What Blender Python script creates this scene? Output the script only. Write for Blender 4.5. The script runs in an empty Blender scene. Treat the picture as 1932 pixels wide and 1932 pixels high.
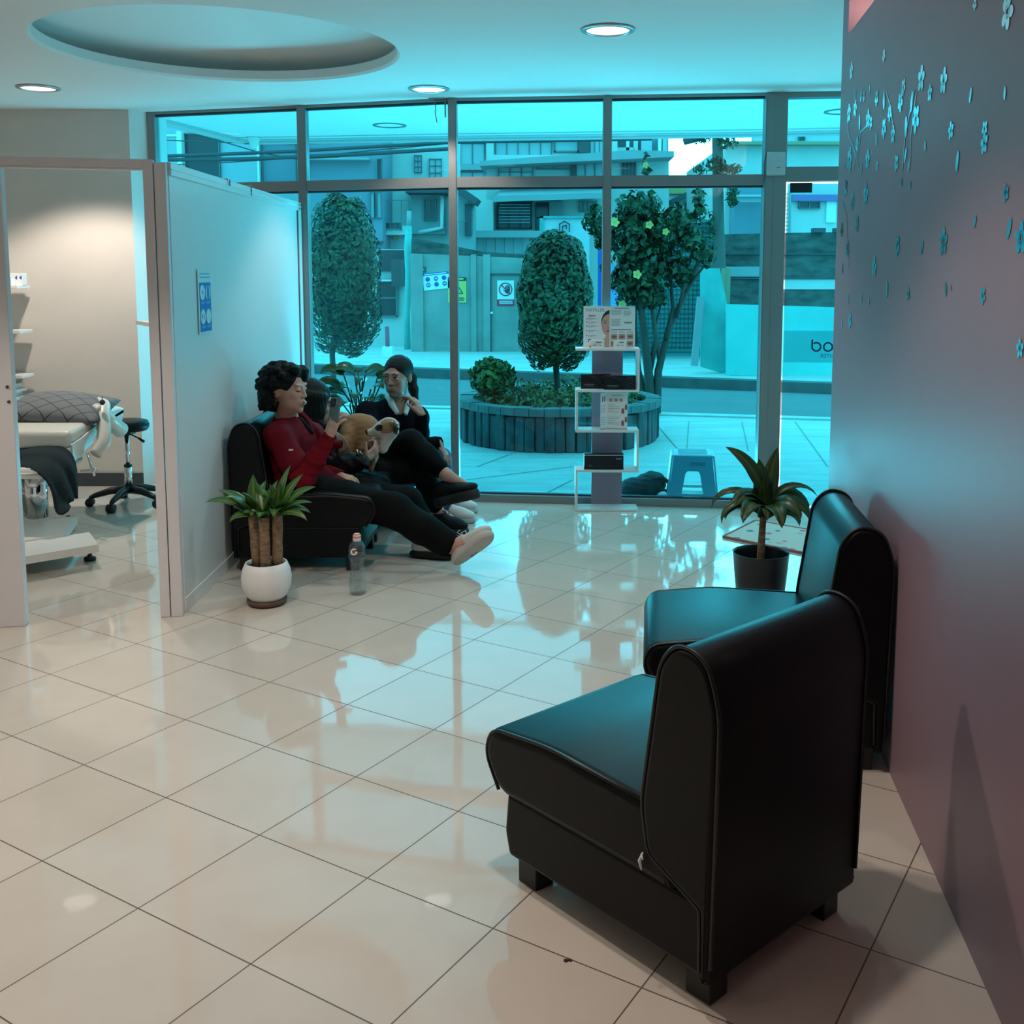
import bpy, bmesh, math, random
import numpy as np
from mathutils import Vector, Matrix

SC = bpy.context.scene
COL = SC.collection
PI = math.pi
rnd = random.Random(7)

# ---------------------------------------------------------------- camera
F, CX, CY, CH = 1956.246, 1031.868, 731.767, 1.38094
RC = np.array([[9.99999038e-01, 1.52180888e-04, 1.37862410e-03],
               [1.38699799e-03, -1.09719511e-01, -9.93961622e-01],
               [0.0, 9.93962578e-01, -1.09719616e-01]])
cam_d = bpy.data.cameras.new('camera')
cam = bpy.data.objects.new('camera', cam_d)
COL.objects.link(cam)
xa, ya, za = RC[0], -RC[1], -RC[2]
cam.matrix_world = Matrix(((xa[0], ya[0], za[0], 0), (xa[1], ya[1], za[1], 0), (xa[2], ya[2], za[2], CH), (0, 0, 0, 1)))
cam_d.sensor_width = 36.0
cam_d.lens = 36.0 * F / 1932.0
cam_d.shift_x = (966.0 - CX) / 1932.0
cam_d.shift_y = -(966.0 - CY) / 1932.0
cam_d.clip_start = 0.02
cam_d.clip_end = 500
SC.camera = cam

# ---------------------------------------------------------------- light and exposure
SC.view_settings.view_transform = 'Standard'
SC.view_settings.look = 'None'
SC.view_settings.gamma = 1.0
SC.view_settings.exposure = 0.0
SC.view_settings.use_curve_mapping = False
try:
    SC.cycles.use_denoising = True
    SC.cycles.max_bounces = 10
    SC.cycles.diffuse_bounces = 5
    SC.cycles.glossy_bounces = 4
    SC.cycles.transparent_max_bounces = 12
    SC.cycles.sample_clamp_indirect = 6.0
    SC.cycles.caustics_reflective = False
    SC.cycles.caustics_refractive = False
except Exception:
    pass
WORLD_STRENGTH = 3.0
world = bpy.data.worlds.new('overcast_sky')
SC.world = world
world.use_nodes = True
bg = world.node_tree.nodes['Background']
bg.inputs['Color'].default_value = (0.93, 0.98, 1.0, 1)
# overcast sky with an added bright patch low ahead, whitening the sky gap
_nt = world.node_tree
_tc = _nt.nodes.new('ShaderNodeTexCoord')
_dt = _nt.nodes.new('ShaderNodeVectorMath'); _dt.operation = 'DOT_PRODUCT'
_nv = _nt.nodes.new('ShaderNodeVectorMath'); _nv.operation = 'NORMALIZE'
_nt.links.new(_tc.outputs['Generated'], _nv.inputs[0]); _nt.links.new(_nv.outputs[0], _dt.inputs[0])
_dt.inputs[1].default_value = (0.142, 0.980, 0.135)
_mr = _nt.nodes.new('ShaderNodeMapRange'); _mr.interpolation_type = 'SMOOTHSTEP'
_mr.inputs['From Min'].default_value = 0.970; _mr.inputs['From Max'].default_value = 0.998
_mr.inputs['To Min'].default_value = WORLD_STRENGTH; _mr.inputs['To Max'].default_value = 26.0
_nt.links.new(_dt.outputs['Value'], _mr.inputs['Value']); _nt.links.new(_mr.outputs[0], bg.inputs['Strength'])
# added fill light low outside the glass, standing in for pavement bounce
_ld = bpy.data.lights.new('pavement_fill', 'AREA'); _ld.shape = 'RECTANGLE'; _ld.size = 4.0; _ld.size_y = 0.6; _ld.energy = 135.0; _ld.color = (0.95, 0.98, 1.0)
_lo = bpy.data.objects.new('pavement_fill', _ld); _lo.location = (0.25, 6.95, 0.085); _lo.rotation_euler = (PI + math.radians(13), 0, 0); COL.objects.link(_lo)
GLASS_TINT = (0.055, 0.66, 0.86)
DOWN_W = 26.0           # watts of one ceiling downlight
DOWN_C = (1.0, 0.88, 0.77)
COVE_W = 13.0
COVE_C = (1.0, 0.70, 0.63)

# ---------------------------------------------------------------- helpers
def ray(px, py):
    return RC.T @ np.array([(px - CX) / F, (py - CY) / F, 1.0])

def at(px, py, Y):
    w = ray(px, py)
    k = Y / w[1]
    return Vector((w[0] * k, Y, CH + w[2] * k))

def un(px, py, Z=0.0):
    w = ray(px, py)
    k = (Z - CH) / w[2]
    return Vector((w[0] * k, w[1] * k, Z))

def onplane(px, py, P, n):
    w = Vector(ray(px, py)); n = Vector(n); o = Vector((0, 0, CH))
    return o + w * (((Vector(P) - o).dot(n)) / w.dot(n))

MATS = {}
def mat(name, col, rough=0.5, metal=0.0, spec=0.5, bump=0.0, bscale=40.0, var=0.0, vscale=5.0, emit=None, estr=0.0, col2=None, coat=0.0, sub=0.0, stretch=(1, 1, 1), alpha=1.0, trans=0.0, ior=1.45):
    if name in MATS:
        return MATS[name]
    m = bpy.data.materials.new(name)
    m.use_nodes = True
    nt = m.node_tree
    b = nt.nodes['Principled BSDF']
    b.inputs['Base Color'].default_value = (*col, 1)
    b.inputs['Roughness'].default_value = rough
    b.inputs['Metallic'].default_value = metal
    b.inputs['Specular IOR Level'].default_value = spec
    b.inputs['Coat Weight'].default_value = coat
    b.inputs['Alpha'].default_value = alpha
    b.inputs['Transmission Weight'].default_value = trans
    b.inputs['IOR'].default_value = ior
    if sub:
        b.inputs['Subsurface Weight'].default_value = sub
        b.inputs['Subsurface Radius'].default_value = (0.012, 0.005, 0.003)
    if emit:
        b.inputs['Emission Color'].default_value = (*emit, 1)
        b.inputs['Emission Strength'].default_value = estr
    tc = nt.nodes.new('ShaderNodeTexCoord')
    mp = nt.nodes.new('ShaderNodeMapping')
    mp.inputs['Scale'].default_value = stretch
    nt.links.new(tc.outputs['Object'], mp.inputs['Vector'])
    if var or col2:
        n = nt.nodes.new('ShaderNodeTexNoise')
        n.inputs['Scale'].default_value = vscale
        n.inputs['Detail'].default_value = 6
        n.inputs['Roughness'].default_value = 0.6
        nt.links.new(mp.outputs[0], n.inputs['Vector'])
        r = nt.nodes.new('ShaderNodeValToRGB')
        c2 = col2 if col2 else tuple(max(0, c * (1 - var)) for c in col)
        r.color_ramp.elements[0].position = 0.35
        r.color_ramp.elements[1].position = 0.68
        r.color_ramp.elements[0].color = (*c2, 1)
        r.color_ramp.elements[1].color = (*col, 1)
        nt.links.new(n.outputs['Fac'], r.inputs['Fac'])
        nt.links.new(r.outputs['Color'], b.inputs['Base Color'])
    if bump:
        n2 = nt.nodes.new('ShaderNodeTexNoise')
        n2.inputs['Scale'].default_value = bscale
        n2.inputs['Detail'].default_value = 5
        nt.links.new(mp.outputs[0], n2.inputs['Vector'])
        bp = nt.nodes.new('ShaderNodeBump')
        bp.inputs['Strength'].default_value = bump
        bp.inputs['Distance'].default_value = 0.01
        nt.links.new(n2.outputs['Fac'], bp.inputs['Height'])
        nt.links.new(bp.outputs[0], b.inputs['Normal'])
    MATS[name] = m
    return m

def put(o, parent=None):
    COL.objects.link(o)
    if parent is not None:
        o.parent = parent
    return o

def tag(o, label=None, cat=None, group=None, kind=None):
    if label: o['label'] = label
    if cat: o['category'] = cat
    if group: o['group'] = group
    if kind: o['kind'] = kind
    return o

def thing(name, label, cat, loc=(0, 0, 0), rz=0.0, group=None):
    o = bpy.data.objects.new(name, None)
    o.empty_display_size = 0.05
    o.location = loc
    o.rotation_euler = (0, 0, rz)
    COL.objects.link(o)
    return tag(o, label, cat, group)

def obj(name, bm, m, parent=None, smooth=False, local=False):
    """link a bmesh as one mesh object; world coordinates are turned into the parent's unless local"""
    me = bpy.data.meshes.new(name)
    if parent is not None and not local:
        inv = world_matrix(parent).inverted()
        bm.transform(inv)
    bmesh.ops.recalc_face_normals(bm, faces=bm.faces)
    bm.to_mesh(me)
    bm.free()
    if smooth:
        me.polygons.foreach_set('use_smooth', [len(p.vertices) <= 6 for p in me.polygons])
    for mm in (m if isinstance(m, (list, tuple)) else [m]):
        me.materials.append(mm)
    o = bpy.data.objects.new(name, me)
    return put(o, parent)

def world_matrix(o):
    M = Matrix.LocRotScale(o.location, o.rotation_euler, o.scale)
    return world_matrix(o.parent) @ M if o.parent else M

def copy_tree(o, parent=None):
    c = o.copy()
    COL.objects.link(c)
    if parent is not None:
        c.parent = parent
    for ch in list(o.children):
        copy_tree(ch, c)
    return c

def NB():
    return bmesh.new()

def box(bm, x0, y0, z0, x1, y1, z1, bev=0.0, seg=2, M=None, mi=0):
    r = bmesh.ops.create_cube(bm, size=1.0)
    vs = r['verts']
    c = Vector(((x0 + x1) / 2, (y0 + y1) / 2, (z0 + z1) / 2))
    s = (abs(x1 - x0), abs(y1 - y0), abs(z1 - z0))
    for v in vs:
        v.co = Vector((v.co.x * s[0], v.co.y * s[1], v.co.z * s[2])) + c
    fs = set(f for v in vs for f in v.link_faces)
    if bev > 0:
        es = list(set(e for v in vs for e in v.link_edges))
        rr = bmesh.ops.bevel(bm, geom=es, offset=bev, segments=seg, affect='EDGES', profile=0.5)
        fs = set(rr['faces']) | set(f for f in fs if f.is_valid)
        vs = list(set(v for f in fs for v in f.verts))
    if M is not None:
        for v in vs: v.co = M @ v.co
    for f in fs:
        if f.is_valid: f.material_index = mi
    return vs

def obox(bm, p0, p1, w, h, up=(0, 0, 1), bev=0.0):
    """bar of section w (sideways) x h (up) from p0 to p1"""
    p0 = Vector(p0); p1 = Vector(p1)
    d = (p1 - p0); L = d.length; d.normalize()
    up = Vector(up)
    s = d.cross(up)
    if s.length < 1e-5: s = d.cross(Vector((1, 0, 0)))
    s.normalize(); u = s.cross(d)
    M = Matrix(((d.x, s.x, u.x, p0.x), (d.y, s.y, u.y, p0.y), (d.z, s.z, u.z, p0.z), (0, 0, 0, 1)))
    return box(bm, 0, -w / 2, -h / 2, L, w / 2, h / 2, bev=bev, M=M)

def tube(bm, pts, r, n=8, caps=True, mi=0):
    pts = [Vector(p) for p in pts]
    rs = r if isinstance(r, (list, tuple)) else [r] * len(pts)
    rings = []
    t = (pts[1] - pts[0]).normalized()
    ref = Vector((0, 0, 1)) if abs(t.z) < 0.9 else Vector((1, 0, 0))
    a = t.cross(ref).normalized()
    for i, p in enumerate(pts):
        if i == 0: t = pts[1] - pts[0]
        elif i == len(pts) - 1: t = pts[-1] - pts[-2]
        else: t = pts[i + 1] - pts[i - 1]
        t.normalize()
        a = (a - t * a.dot(t))
        if a.length < 1e-6: a = t.orthogonal()
        a.normalize()
        b = t.cross(a)
        rings.append([bm.verts.new(p + (a * math.cos(2 * PI * k / n) + b * math.sin(2 * PI * k / n)) * rs[i]) for k in range(n)])
    fs = []
    for i in range(len(rings) - 1):
        for k in range(n):
            fs.append(bm.faces.new((rings[i][k], rings[i][(k + 1) % n], rings[i + 1][(k + 1) % n], rings[i + 1][k])))
    if caps:
        fs.append(bm.faces.new(rings[0][::-1])); fs.append(bm.faces.new(rings[-1]))
    for f in fs:
        f.smooth = True; f.material_index = mi
    return rings

def spline(pts, n=6):
    """smooth path through the points"""
    P = [Vector(p) for p in pts]; P = [P[0] * 2 - P[1]] + P + [P[-1] * 2 - P[-2]]; out = []
    for i in range(1, len(P) - 2):
        for k in range(n):
            t = k / n; a, b, c, d = P[i - 1:i + 3]
            out.append(0.5 * ((2 * b) + (c - a) * t + (2 * a - 5 * b + 4 * c - d) * t * t + (3 * b - a - 3 * c + d) * t ** 3))
    return out + [P[-2]]
def ramp(vals, n=6):
    out = []
    for a, b in zip(vals, vals[1:]): out += [a + (b - a) * k / n for k in range(n)]
    return out + [vals[-1]]

def lathe(bm, prof, c=(0, 0, 0), n=32, mi=0, closed_top=False, closed_bot=True, wob=None):
    c = Vector(c)
    rings = []
    for (r, z) in prof:
        ring = []
        for k in range(n):
            rr = r * (1 + (wob(k, z) if wob else 0))
            ring.append(bm.verts.new(c + Vector((rr * math.cos(2 * PI * k / n), rr * math.sin(2 * PI * k / n), z))))
        rings.append(ring)
    for i in range(len(rings) - 1):
        for k in range(n):
            f = bm.faces.new((rings[i][k], rings[i][(k + 1) % n], rings[i + 1][(k + 1) % n], rings[i + 1][k]))
            f.smooth = True; f.material_index = mi
    if closed_bot:
        f = bm.faces.new(rings[0][::-1]); f.material_index = mi
    if closed_top:
        f = bm.faces.new(rings[-1]); f.material_index = mi
    return rings

def inset(poly, d):
    """outline moved inwards by d"""
    P = [Vector(p) for p in poly]; n = len(P)
    area = sum(P[i].x * P[(i + 1) % n].y - P[(i + 1) % n].x * P[i].y for i in range(n))
    sg = 1 if area > 0 else -1
    out = []
    for i in range(n):
        t = (P[(i + 1) % n] - P[i - 1]); t.normalize()
        out.append((P[i].x - t.y * d * sg, P[i].y + t.x * d * sg))
    return out

def prism(bm, poly, ax, bev=0.0, seg=3):
    """poly: list of (y,z); extruded along x from ax[0] to ax[1], the two ends rounded over by bev"""
    sl = []
    if bev:
        sl = [(ax[0] + bev * (1 - math.cos(PI / 2 * k / seg)), bev * (1 - math.sin(PI / 2 * k / seg))) for k in range(seg + 1)]
        sl += [(ax[1] - bev * (1 - math.cos(PI / 2 * k / seg)), bev * (1 - math.sin(PI / 2 * k / seg))) for k in range(seg, -1, -1)]
    else:
        sl = [(ax[0], 0), (ax[1], 0)]
    rings = [[bm.verts.new((x, y, z)) for y, z in (inset(poly, d) if d > 1e-6 else poly)] for x, d in sl]
    n = len(poly)
    bm.faces.new(rings[0][::-1]); bm.faces.new(rings[-1])
    for r0, r1 in zip(rings, rings[1:]):
        for i in range(n):
            bm.faces.new((r0[i], r0[(i + 1) % n], r1[(i + 1) % n], r1[i]))

def rounded(poly, r, n=5):
    """round the corners of a polygon; r scalar or list"""
    out = []
    N = len(poly)
    for i in range(N):
        p = Vector(poly[i]); a = Vector(poly[i - 1]); b = Vector(poly[(i + 1) % N])
        rr = r[i] if isinstance(r, (list, tuple)) else r
        if rr <= 0:
            out.append(tuple(p)); continue
        u = (a - p).normalized(); v = (b - p).normalized()
        rr = min(rr, (a - p).length * 0.49, (b - p).length * 0.49)
        p0 = p + u * rr; p1 = p + v * rr
        for k in range(n + 1):
            t = k / n
            out.append(tuple(p0 * (1 - t) ** 2 + p * 2 * t * (1 - t) + p1 * t * t))
    return out

def text_bm(bm, s, M, size, depth=0.0006, mi=0, mirror=False, bold=0.0, shear=0.0, align='LEFT'):
    cu = bpy.data.curves.new('writing', 'FONT')
    cu.body = s; cu.size = size; cu.extrude = depth; cu.offset = bold; cu.shear = shear
    cu.align_x = align
    cu.resolution_u = 3
    o = bpy.data.objects.new('writing', cu)
    COL.objects.link(o)
    dg = bpy.context.evaluated_depsgraph_get()
    dg.update()
    me = bpy.data.meshes.new_from_object(o.evaluated_get(dg))
    bpy.data.objects.remove(o); bpy.data.curves.remove(cu)
    n0 = len(bm.verts); f0 = len(bm.faces)
    bm.from_mesh(me)
    bpy.data.meshes.remove(me)
    bm.verts.ensure_lookup_table(); bm.faces.ensure_lookup_table()
    for v in bm.verts[n0:]:
        if mirror: v.co.x = -v.co.x
        v.co = M @ v.co
    for f in bm.faces[f0:]: f.material_index = mi

def frame_M(o, x, y):
    """matrix whose local x,y axes are the given world vectors"""
    x = Vector(x).normalized(); y = Vector(y); y = (y - x * y.dot(x)).normalized(); z = x.cross(y); o = Vector(o)
    return Matrix(((x.x, y.x, z.x, o.x), (x.y, y.y, z.y, o.y), (x.z, y.z, z.z, o.z), (0, 0, 0, 1)))

def disc(bm, M, r, h=0.001, n=24, r2=None, mi=0, sy=1.0, z0=0.0):
    """flat disc (or ring when r2) in the local xy plane of M"""
    out = []
    def ring(rr, z): return [bm.verts.new(M @ Vector((rr * math.cos(2 * PI * k / n), sy * rr * math.sin(2 * PI * k / n), z))) for k in range(n)]
    a = ring(r, z0 + h); b = ring(r, z0)
    fs = []
    if r2 is None:
        fs.append(bm.faces.new(a))
        fs.append(bm.faces.new(b[::-1]))
    else:
        c = ring(r2, z0 + h); d = ring(r2, z0)
        for k in range(n):
            j = (k + 1) % n
            fs.append(bm.faces.new((a[k], a[j], c[j], c[k])))
            fs.append(bm.faces.new((b[j], b[k], d[k], d[j])))
            fs.append(bm.faces.new((c[k], c[j], d[j], d[k])))
    for k in range(n):
        j = (k + 1) % n
        fs.append(bm.faces.new((b[k], b[j], a[j], a[k])))
    for f in fs: f.material_index = mi

def lbox(bm, M, x0, y0, x1, y1, h=0.001, z0=0.0, mi=0, rot=0.0):
    """thin plate in the local xy plane of M"""
    c = Vector(((x0 + x1) / 2, (y0 + y1) / 2, 0))
    MM = M @ Matrix.Translation(c) @ Matrix.Rotation(rot, 4, 'Z')
    w, hh = abs(x1 - x0) / 2, abs(y1 - y0) / 2
    return box(bm, -w, -hh, z0, w, hh, z0 + h, M=MM, mi=mi)

def lpoly(bm, M, pts, h=0.001, z0=0.0, mi=0):
    a = [bm.verts.new(M @ Vector((x, y, z0 + h))) for x, y in pts]
    b = [bm.verts.new(M @ Vector((x, y, z0))) for x, y in pts]
    fs = [bm.faces.new(a), bm.faces.new(b[::-1])]
    for k in range(len(pts)):
        j = (k + 1) % len(pts)
        fs.append(bm.faces.new((b[k], b[j], a[j], a[k])))
    for f in fs: f.material_index = mi

# ---------------------------------------------------------------- materials
M_white = mat('white_paint', (0.78, 0.77, 0.74), 0.55, bump=0.02, bscale=120)
M_ceil = mat('ceiling_paint', (0.80, 0.79, 0.77), 0.7, bump=0.02, bscale=90)
M_cabin = mat('cabin_wall_paint', (0.66, 0.61, 0.56), 0.5, var=0.06, vscale=2.0)
M_panel = mat('partition_laminate', (0.70, 0.69, 0.68), 0.32, spec=0.5)
M_pframe = mat('partition_frame_enamel', (0.68, 0.67, 0.69), 0.35)
M_alu = mat('window_aluminium', (0.26, 0.25, 0.25), 0.42, metal=0.35)
M_alud = mat('dark_gasket', (0.05, 0.06, 0.07), 0.5)
M_mauve = mat('mauve_wall_paint', (0.31, 0.20, 0.24), 0.42, var=0.08, vscale=1.2, bump=0.015, bscale=200)
M_decal = mat('silver_flower_decal', (0.78, 0.80, 0.82), 0.16, metal=1.0)
M_black = mat('black_leatherette', (0.0022, 0.0026, 0.0034), 0.40, spec=0.25, bump=0.06, bscale=320)
M_pipe = mat('black_piping', (0.008, 0.009, 0.011), 0.35)
M_foot = mat('black_wood_foot', (0.010, 0.009, 0.009), 0.35)
M_chrome = mat('chrome', (0.75, 0.75, 0.76), 0.08, metal=1.0)
M_blackpl = mat('black_plastic', (0.012, 0.012, 0.014), 0.38)
M_cream = mat('cream_vinyl', (0.72, 0.68, 0.60), 0.30, bump=0.02, bscale=60)
M_wmetal = mat('white_metal', (0.72, 0.70, 0.66), 0.3)
M_soil = mat('potting_soil', (0.03, 0.022, 0.016), 0.95, bump=0.6, bscale=90)
M_wlam = mat('white_laminate', (0.76, 0.73, 0.71), 0.35)
M_mauvelam = mat('mauve_laminate', (0.33, 0.23, 0.30), 0.4)
M_paper = mat('white_paper', (0.78, 0.78, 0.77), 0.5)
M_ink = mat('dark_ink', (0.06, 0.07, 0.08), 0.6)
M_inkgrey = mat('grey_ink', (0.33, 0.34, 0.35), 0.6)
M_red = mat('red_ink', (0.50, 0.04, 0.05), 0.5)
M_blue = mat('blue_ink', (0.02, 0.10, 0.42), 0.5)
M_skinprint = mat('printed_skin', (0.52, 0.31, 0.24), 0.5)
M_lipprint = mat('printed_lips', (0.36, 0.10, 0.10), 0.5)

def glass_mat(name, tint, gloss=0.06):
    m = bpy.data.materials.new(name)
    m.use_nodes = True
    nt = m.node_tree
    nt.nodes.clear()
    out = nt.nodes.new('ShaderNodeOutputMaterial')
    tr = nt.nodes.new('ShaderNodeBsdfTransparent'); tr.inputs[0].default_value = (*tint, 1)
    gl = nt.nodes.new('ShaderNodeBsdfGlossy'); gl.inputs['Color'].default_value = (0.9, 0.95, 1, 1); gl.inputs['Roughness'].default_value = 0.0
    mx = nt.nodes.new('ShaderNodeMixShader'); mx.inputs[0].default_value = gloss
    nt.links.new(tr.outputs[0], mx.inputs[1]); nt.links.new(gl.outputs[0], mx.inputs[2])
    nt.links.new(mx.outputs[0], out.inputs['Surface'])
    MATS[name] = m
    return m
M_glass = glass_mat('blue_tinted_glass', tuple(math.sqrt(c) for c in GLASS_TINT), 0.025)

# ================================================================ THE ROOM
CEIL = 2.40
MUL = [(-2.53, 6.80), (-1.505, 6.52), (-0.557, 6.25), (0.348, 6.148), (1.30, 6.045), (2.45, 5.92)]

# floor: polished beige tiles laid on the diagonal
def floor_mat():
    m = bpy.data.materials.new('polished_beige_tile')
    m.use_nodes = True
    nt = m.node_tree; L = nt.links
    b = nt.nodes['Principled BSDF']
    tc = nt.nodes.new('ShaderNodeTexCoord')
    mp = nt.nodes.new('ShaderNodeMapping'); mp.vector_type = 'TEXTURE'
    mp.inputs['Location'].default_value = (-0.41088, 2.24315, 0)
    mp.inputs['Rotation'].default_value = (0, 0, -0.55093)
    mp.inputs['Scale'].default_value = (0.35, 0.35, 1)
    L.new(tc.outputs['Object'], mp.inputs['Vector'])
    sep = nt.nodes.new('ShaderNodeSeparateXYZ'); L.new(mp.outputs[0], sep.inputs[0])
    def mth(op, a, bb=None):
        n = nt.nodes.new('ShaderNodeMath'); n.operation = op
        for i, v in enumerate((a, bb)):
            if v is None: continue
            if isinstance(v, (int, float)): n.inputs[i].default_value = v
            else: L.new(v, n.inputs[i])
        return n.outputs[0]
    ds = []
    for ax in ('X', 'Y'):
        f = mth('FRACT', sep.outputs[ax])
        ds.append(mth('ABSOLUTE', mth('SUBTRACT', f, 0.5)))
    d = mth('MAXIMUM', ds[0], ds[1])
    line = mth('GREATER_THAN', d, 0.4952)
    fl = nt.nodes.new('ShaderNodeVectorMath'); fl.operation = 'FLOOR'; L.new(mp.outputs[0], fl.inputs[0])
    wn = nt.nodes.new('ShaderNodeTexWhiteNoise'); wn.noise_dimensions = '2D'; L.new(fl.outputs[0], wn.inputs['Vector'])
    nz = nt.nodes.new('ShaderNodeTexNoise'); nz.inputs['Scale'].default_value = 7; nz.inputs['Detail'].default_value = 4
    L.new(tc.outputs['Object'], nz.inputs['Vector'])
    mixv = mth('ADD', mth('MULTIPLY', wn.outputs['Value'], 0.35), mth('MULTIPLY', nz.outputs['Fac'], 0.65))
    r = nt.nodes.new('ShaderNodeValToRGB')
    r.color_ramp.elements[0].color = (0.60, 0.525, 0.455, 1); r.color_ramp.elements[0].position = 0.25
    r.color_ramp.elements[1].color = (0.66, 0.585, 0.515, 1); r.color_ramp.elements[1].position = 0.75
    L.new(mixv, r.inputs['Fac'])
    mx = nt.nodes.new('ShaderNodeMix'); mx.data_type = 'RGBA'
    L.new(line, mx.inputs[0]); L.new(r.outputs['Color'], mx.inputs[6]); mx.inputs[7].default_value = (0.12, 0.085, 0.065, 1)
    L.new(mx.outputs[2], b.inputs['Base Color'])
    mr = nt.nodes.new('ShaderNodeMapRange'); L.new(line, mr.inputs['Value'])
    mr.inputs['To Min'].default_value = 0.045; mr.inputs['To Max'].default_value = 0.6
    L.new(mr.outputs[0], b.inputs['Roughness'])
    b.inputs['IOR'].default_value = 1.52
    bp = nt.nodes.new('ShaderNodeBump'); bp.inputs['Strength'].default_value = 0.012; bp.inputs['Distance'].default_value = 0.02
    nz2 = nt.nodes.new('ShaderNodeTexNoise'); nz2.inputs['Scale'].default_value = 9
    L.new(tc.outputs['Object'], nz2.inputs['Vector']); L.new(nz2.outputs['Fac'], bp.inputs['Height']); L.new(bp.outputs[0], b.inputs['Normal'])
    return m

bm = NB()
pts = [(-5, -2.2), (4.5, -2.2), (4.5, 5.75), MUL[5], MUL[4], MUL[3], MUL[2], MUL[1], MUL[0], (-5, 6.95)]
a = [bm.verts.new((x, y, 0)) for x, y in pts]; b_ = [bm.verts.new((x, y, -0.12)) for x, y in pts]
bm.faces.new(a); bm.faces.new(b_[::-1])
for k in range(len(pts)):
    j = (k + 1) % len(pts); bm.faces.new((b_[k], b_[j], a[j], a[k]))
tag(obj('floor', bm, floor_mat()), kind='structure')

# ceiling with a round cove
RCX, RCY, RR = -1.49, 4.90, 0.805
bm = NB()
angs = [2 * PI * k / 96 for k in range(96)]
bound = [(-5, -2.2), (4.5, -2.2), (4.5, 5.75), MUL[5], MUL[4], MUL[3], MUL[2], MUL[1], MUL[0], (-2.62, 6.95), (-5, 6.95)]
angs += [math.atan2(y - RCY, x - RCX) % (2 * PI) for x, y in bound]
angs = sorted(set(round(t, 5) for t in angs))
def hit(t):
    d = Vector((math.cos(t), math.sin(t))); best = None
    for i in range(len(bound)):
        p = Vector(bound[i]) - Vector((RCX, RCY)); q = Vector(bound[(i + 1) % len(bound)]) - Vector((RCX, RCY))
        e = q - p; den = d.x * e.y - d.y * e.x
        if abs(den) < 1e-9: continue
        k = (p.x * e.y - p.y * e.x) / den; u = (p.x * d.y - p.y * d.x) / den
        if k > 0 and -1e-4 <= u <= 1.0001 and (best is None or k < best): best = k
    return (RCX + d.x * best, RCY + d.y * best)
prof = [(None, CEIL), (RR, CEIL), (RR - 0.012, CEIL + 0.012), (RR - 0.012, CEIL + 0.055), (RR + 0.16, CEIL + 0.058), (RR + 0.15, CEIL + 0.085), (RR - 0.02, CEIL + 0.14), (RR * 0.7, CEIL + 0.20), (RR * 0.35, CEIL + 0.245), (0.001, CEIL + 0.255)]
rings = []
for r_, z in prof:
    ring = []
    for t in angs:
        if r_ is None: x, y = hit(t)
        else: x, y = RCX + r_ * math.cos(t), RCY + r_ * math.sin(t)
        ring.append(bm.verts.new((x, y, z)))
    rings.append(ring)
n = len(angs)
for i in range(len(rings) - 1):
    for k in range(n):
        f = bm.faces.new((rings[i][k], rings[i][(k + 1) % n], rings[i + 1][(k + 1) % n], rings[i + 1][k]))
        if i >= 5: f.smooth = True
# slab above
top = [bm.verts.new((x, y, CEIL + 0.30)) for x, y in bound]
bm.faces.new(top)
low = [bm.verts.new((x, y, CEIL)) for x, y in bound]
for k in range(len(bound)):
    j = (k + 1) % len(bound); bm.faces.new((low[k], low[j], top[j], top[k]))
tag(obj('ceiling', bm, M_ceil), kind='structure')

def plan_wall(name, pts, z0, z1, m, parent=None):
    bm = NB()
    a = [bm.verts.new((x, y, z0)) for x, y in pts]; b = [bm.verts.new((x, y, z1)) for x, y in pts]
    bm.faces.new(a[::-1]); bm.faces.new(b)
    for k in range(len(pts)):
        j = (k + 1) % len(pts); bm.faces.new((a[k], a[j], b[j], b[k]))
    return tag(obj(name, bm, m, parent), kind='structure' if parent is None else None)

WX = lambda y: 0.641 + 0.114 * y
# right mural wall with the lit slot above it
plan_wall('wall_right', [(WX(-2.2), -2.2), (WX(-2.2) + 0.30, -2.2), (WX(3.83) + 0.14, 3.83), (WX(3.83), 3.83)], 0, 2.233, M_mauve)
plan_wall('trim_1', [(WX(3.83), 3.83), (WX(3.83) + 0.30, 3.83), (WX(3.95) + 0.30, 3.95), (WX(3.95), 3.95)], 0, CEIL, M_mauve)
plan_wall('wall_right_upper', [(WX(-2.2) + 0.18, -2.2), (WX(-2.2) + 0.30, -2.2), (WX(3.83) + 0.28, 3.83), (WX(3.83) + 0.16, 3.83)], 2.233, CEIL, M_white)
plan_wall('wall_entry', [(WX(3.95) + 0.30, 3.83), (2.6, 3.83), (2.6, 5.95), (2.50, 5.95), (2.50, 3.95), (WX(3.95) + 0.30, 3.95)], 0, CEIL, M_white)
plan_wall('wall_rear', [(-5, -2.2), (4.5, -2.2), (4.5, -2.3), (-5, -2.3)], 0, CEIL, M_mauve)
plan_wall('wall_left', [(-5, -2.2), (-4.9, -2.2), (-4.9, 6.95), (-5, 6.95)], 0, CEIL, M_white)
plan_wall('wall_back', [(-4.9, 6.62), (-2.63, 6.66), (-2.63, 6.95), (-4.9, 6.95)], 0, CEIL, M_cabin)
plan_wall('trim_2', [(-2.63, 6.66), (-2.50, 6.83), (-2.50, 6.95), (-2.63, 6.95)], 0, CEIL, M_white)
plan_wall('baseboard_back', [(-4.9, 6.605), (-2.635, 6.645), (-2.63, 6.66), (-4.9, 6.62)], 0, 0.085, M_alud)

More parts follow.
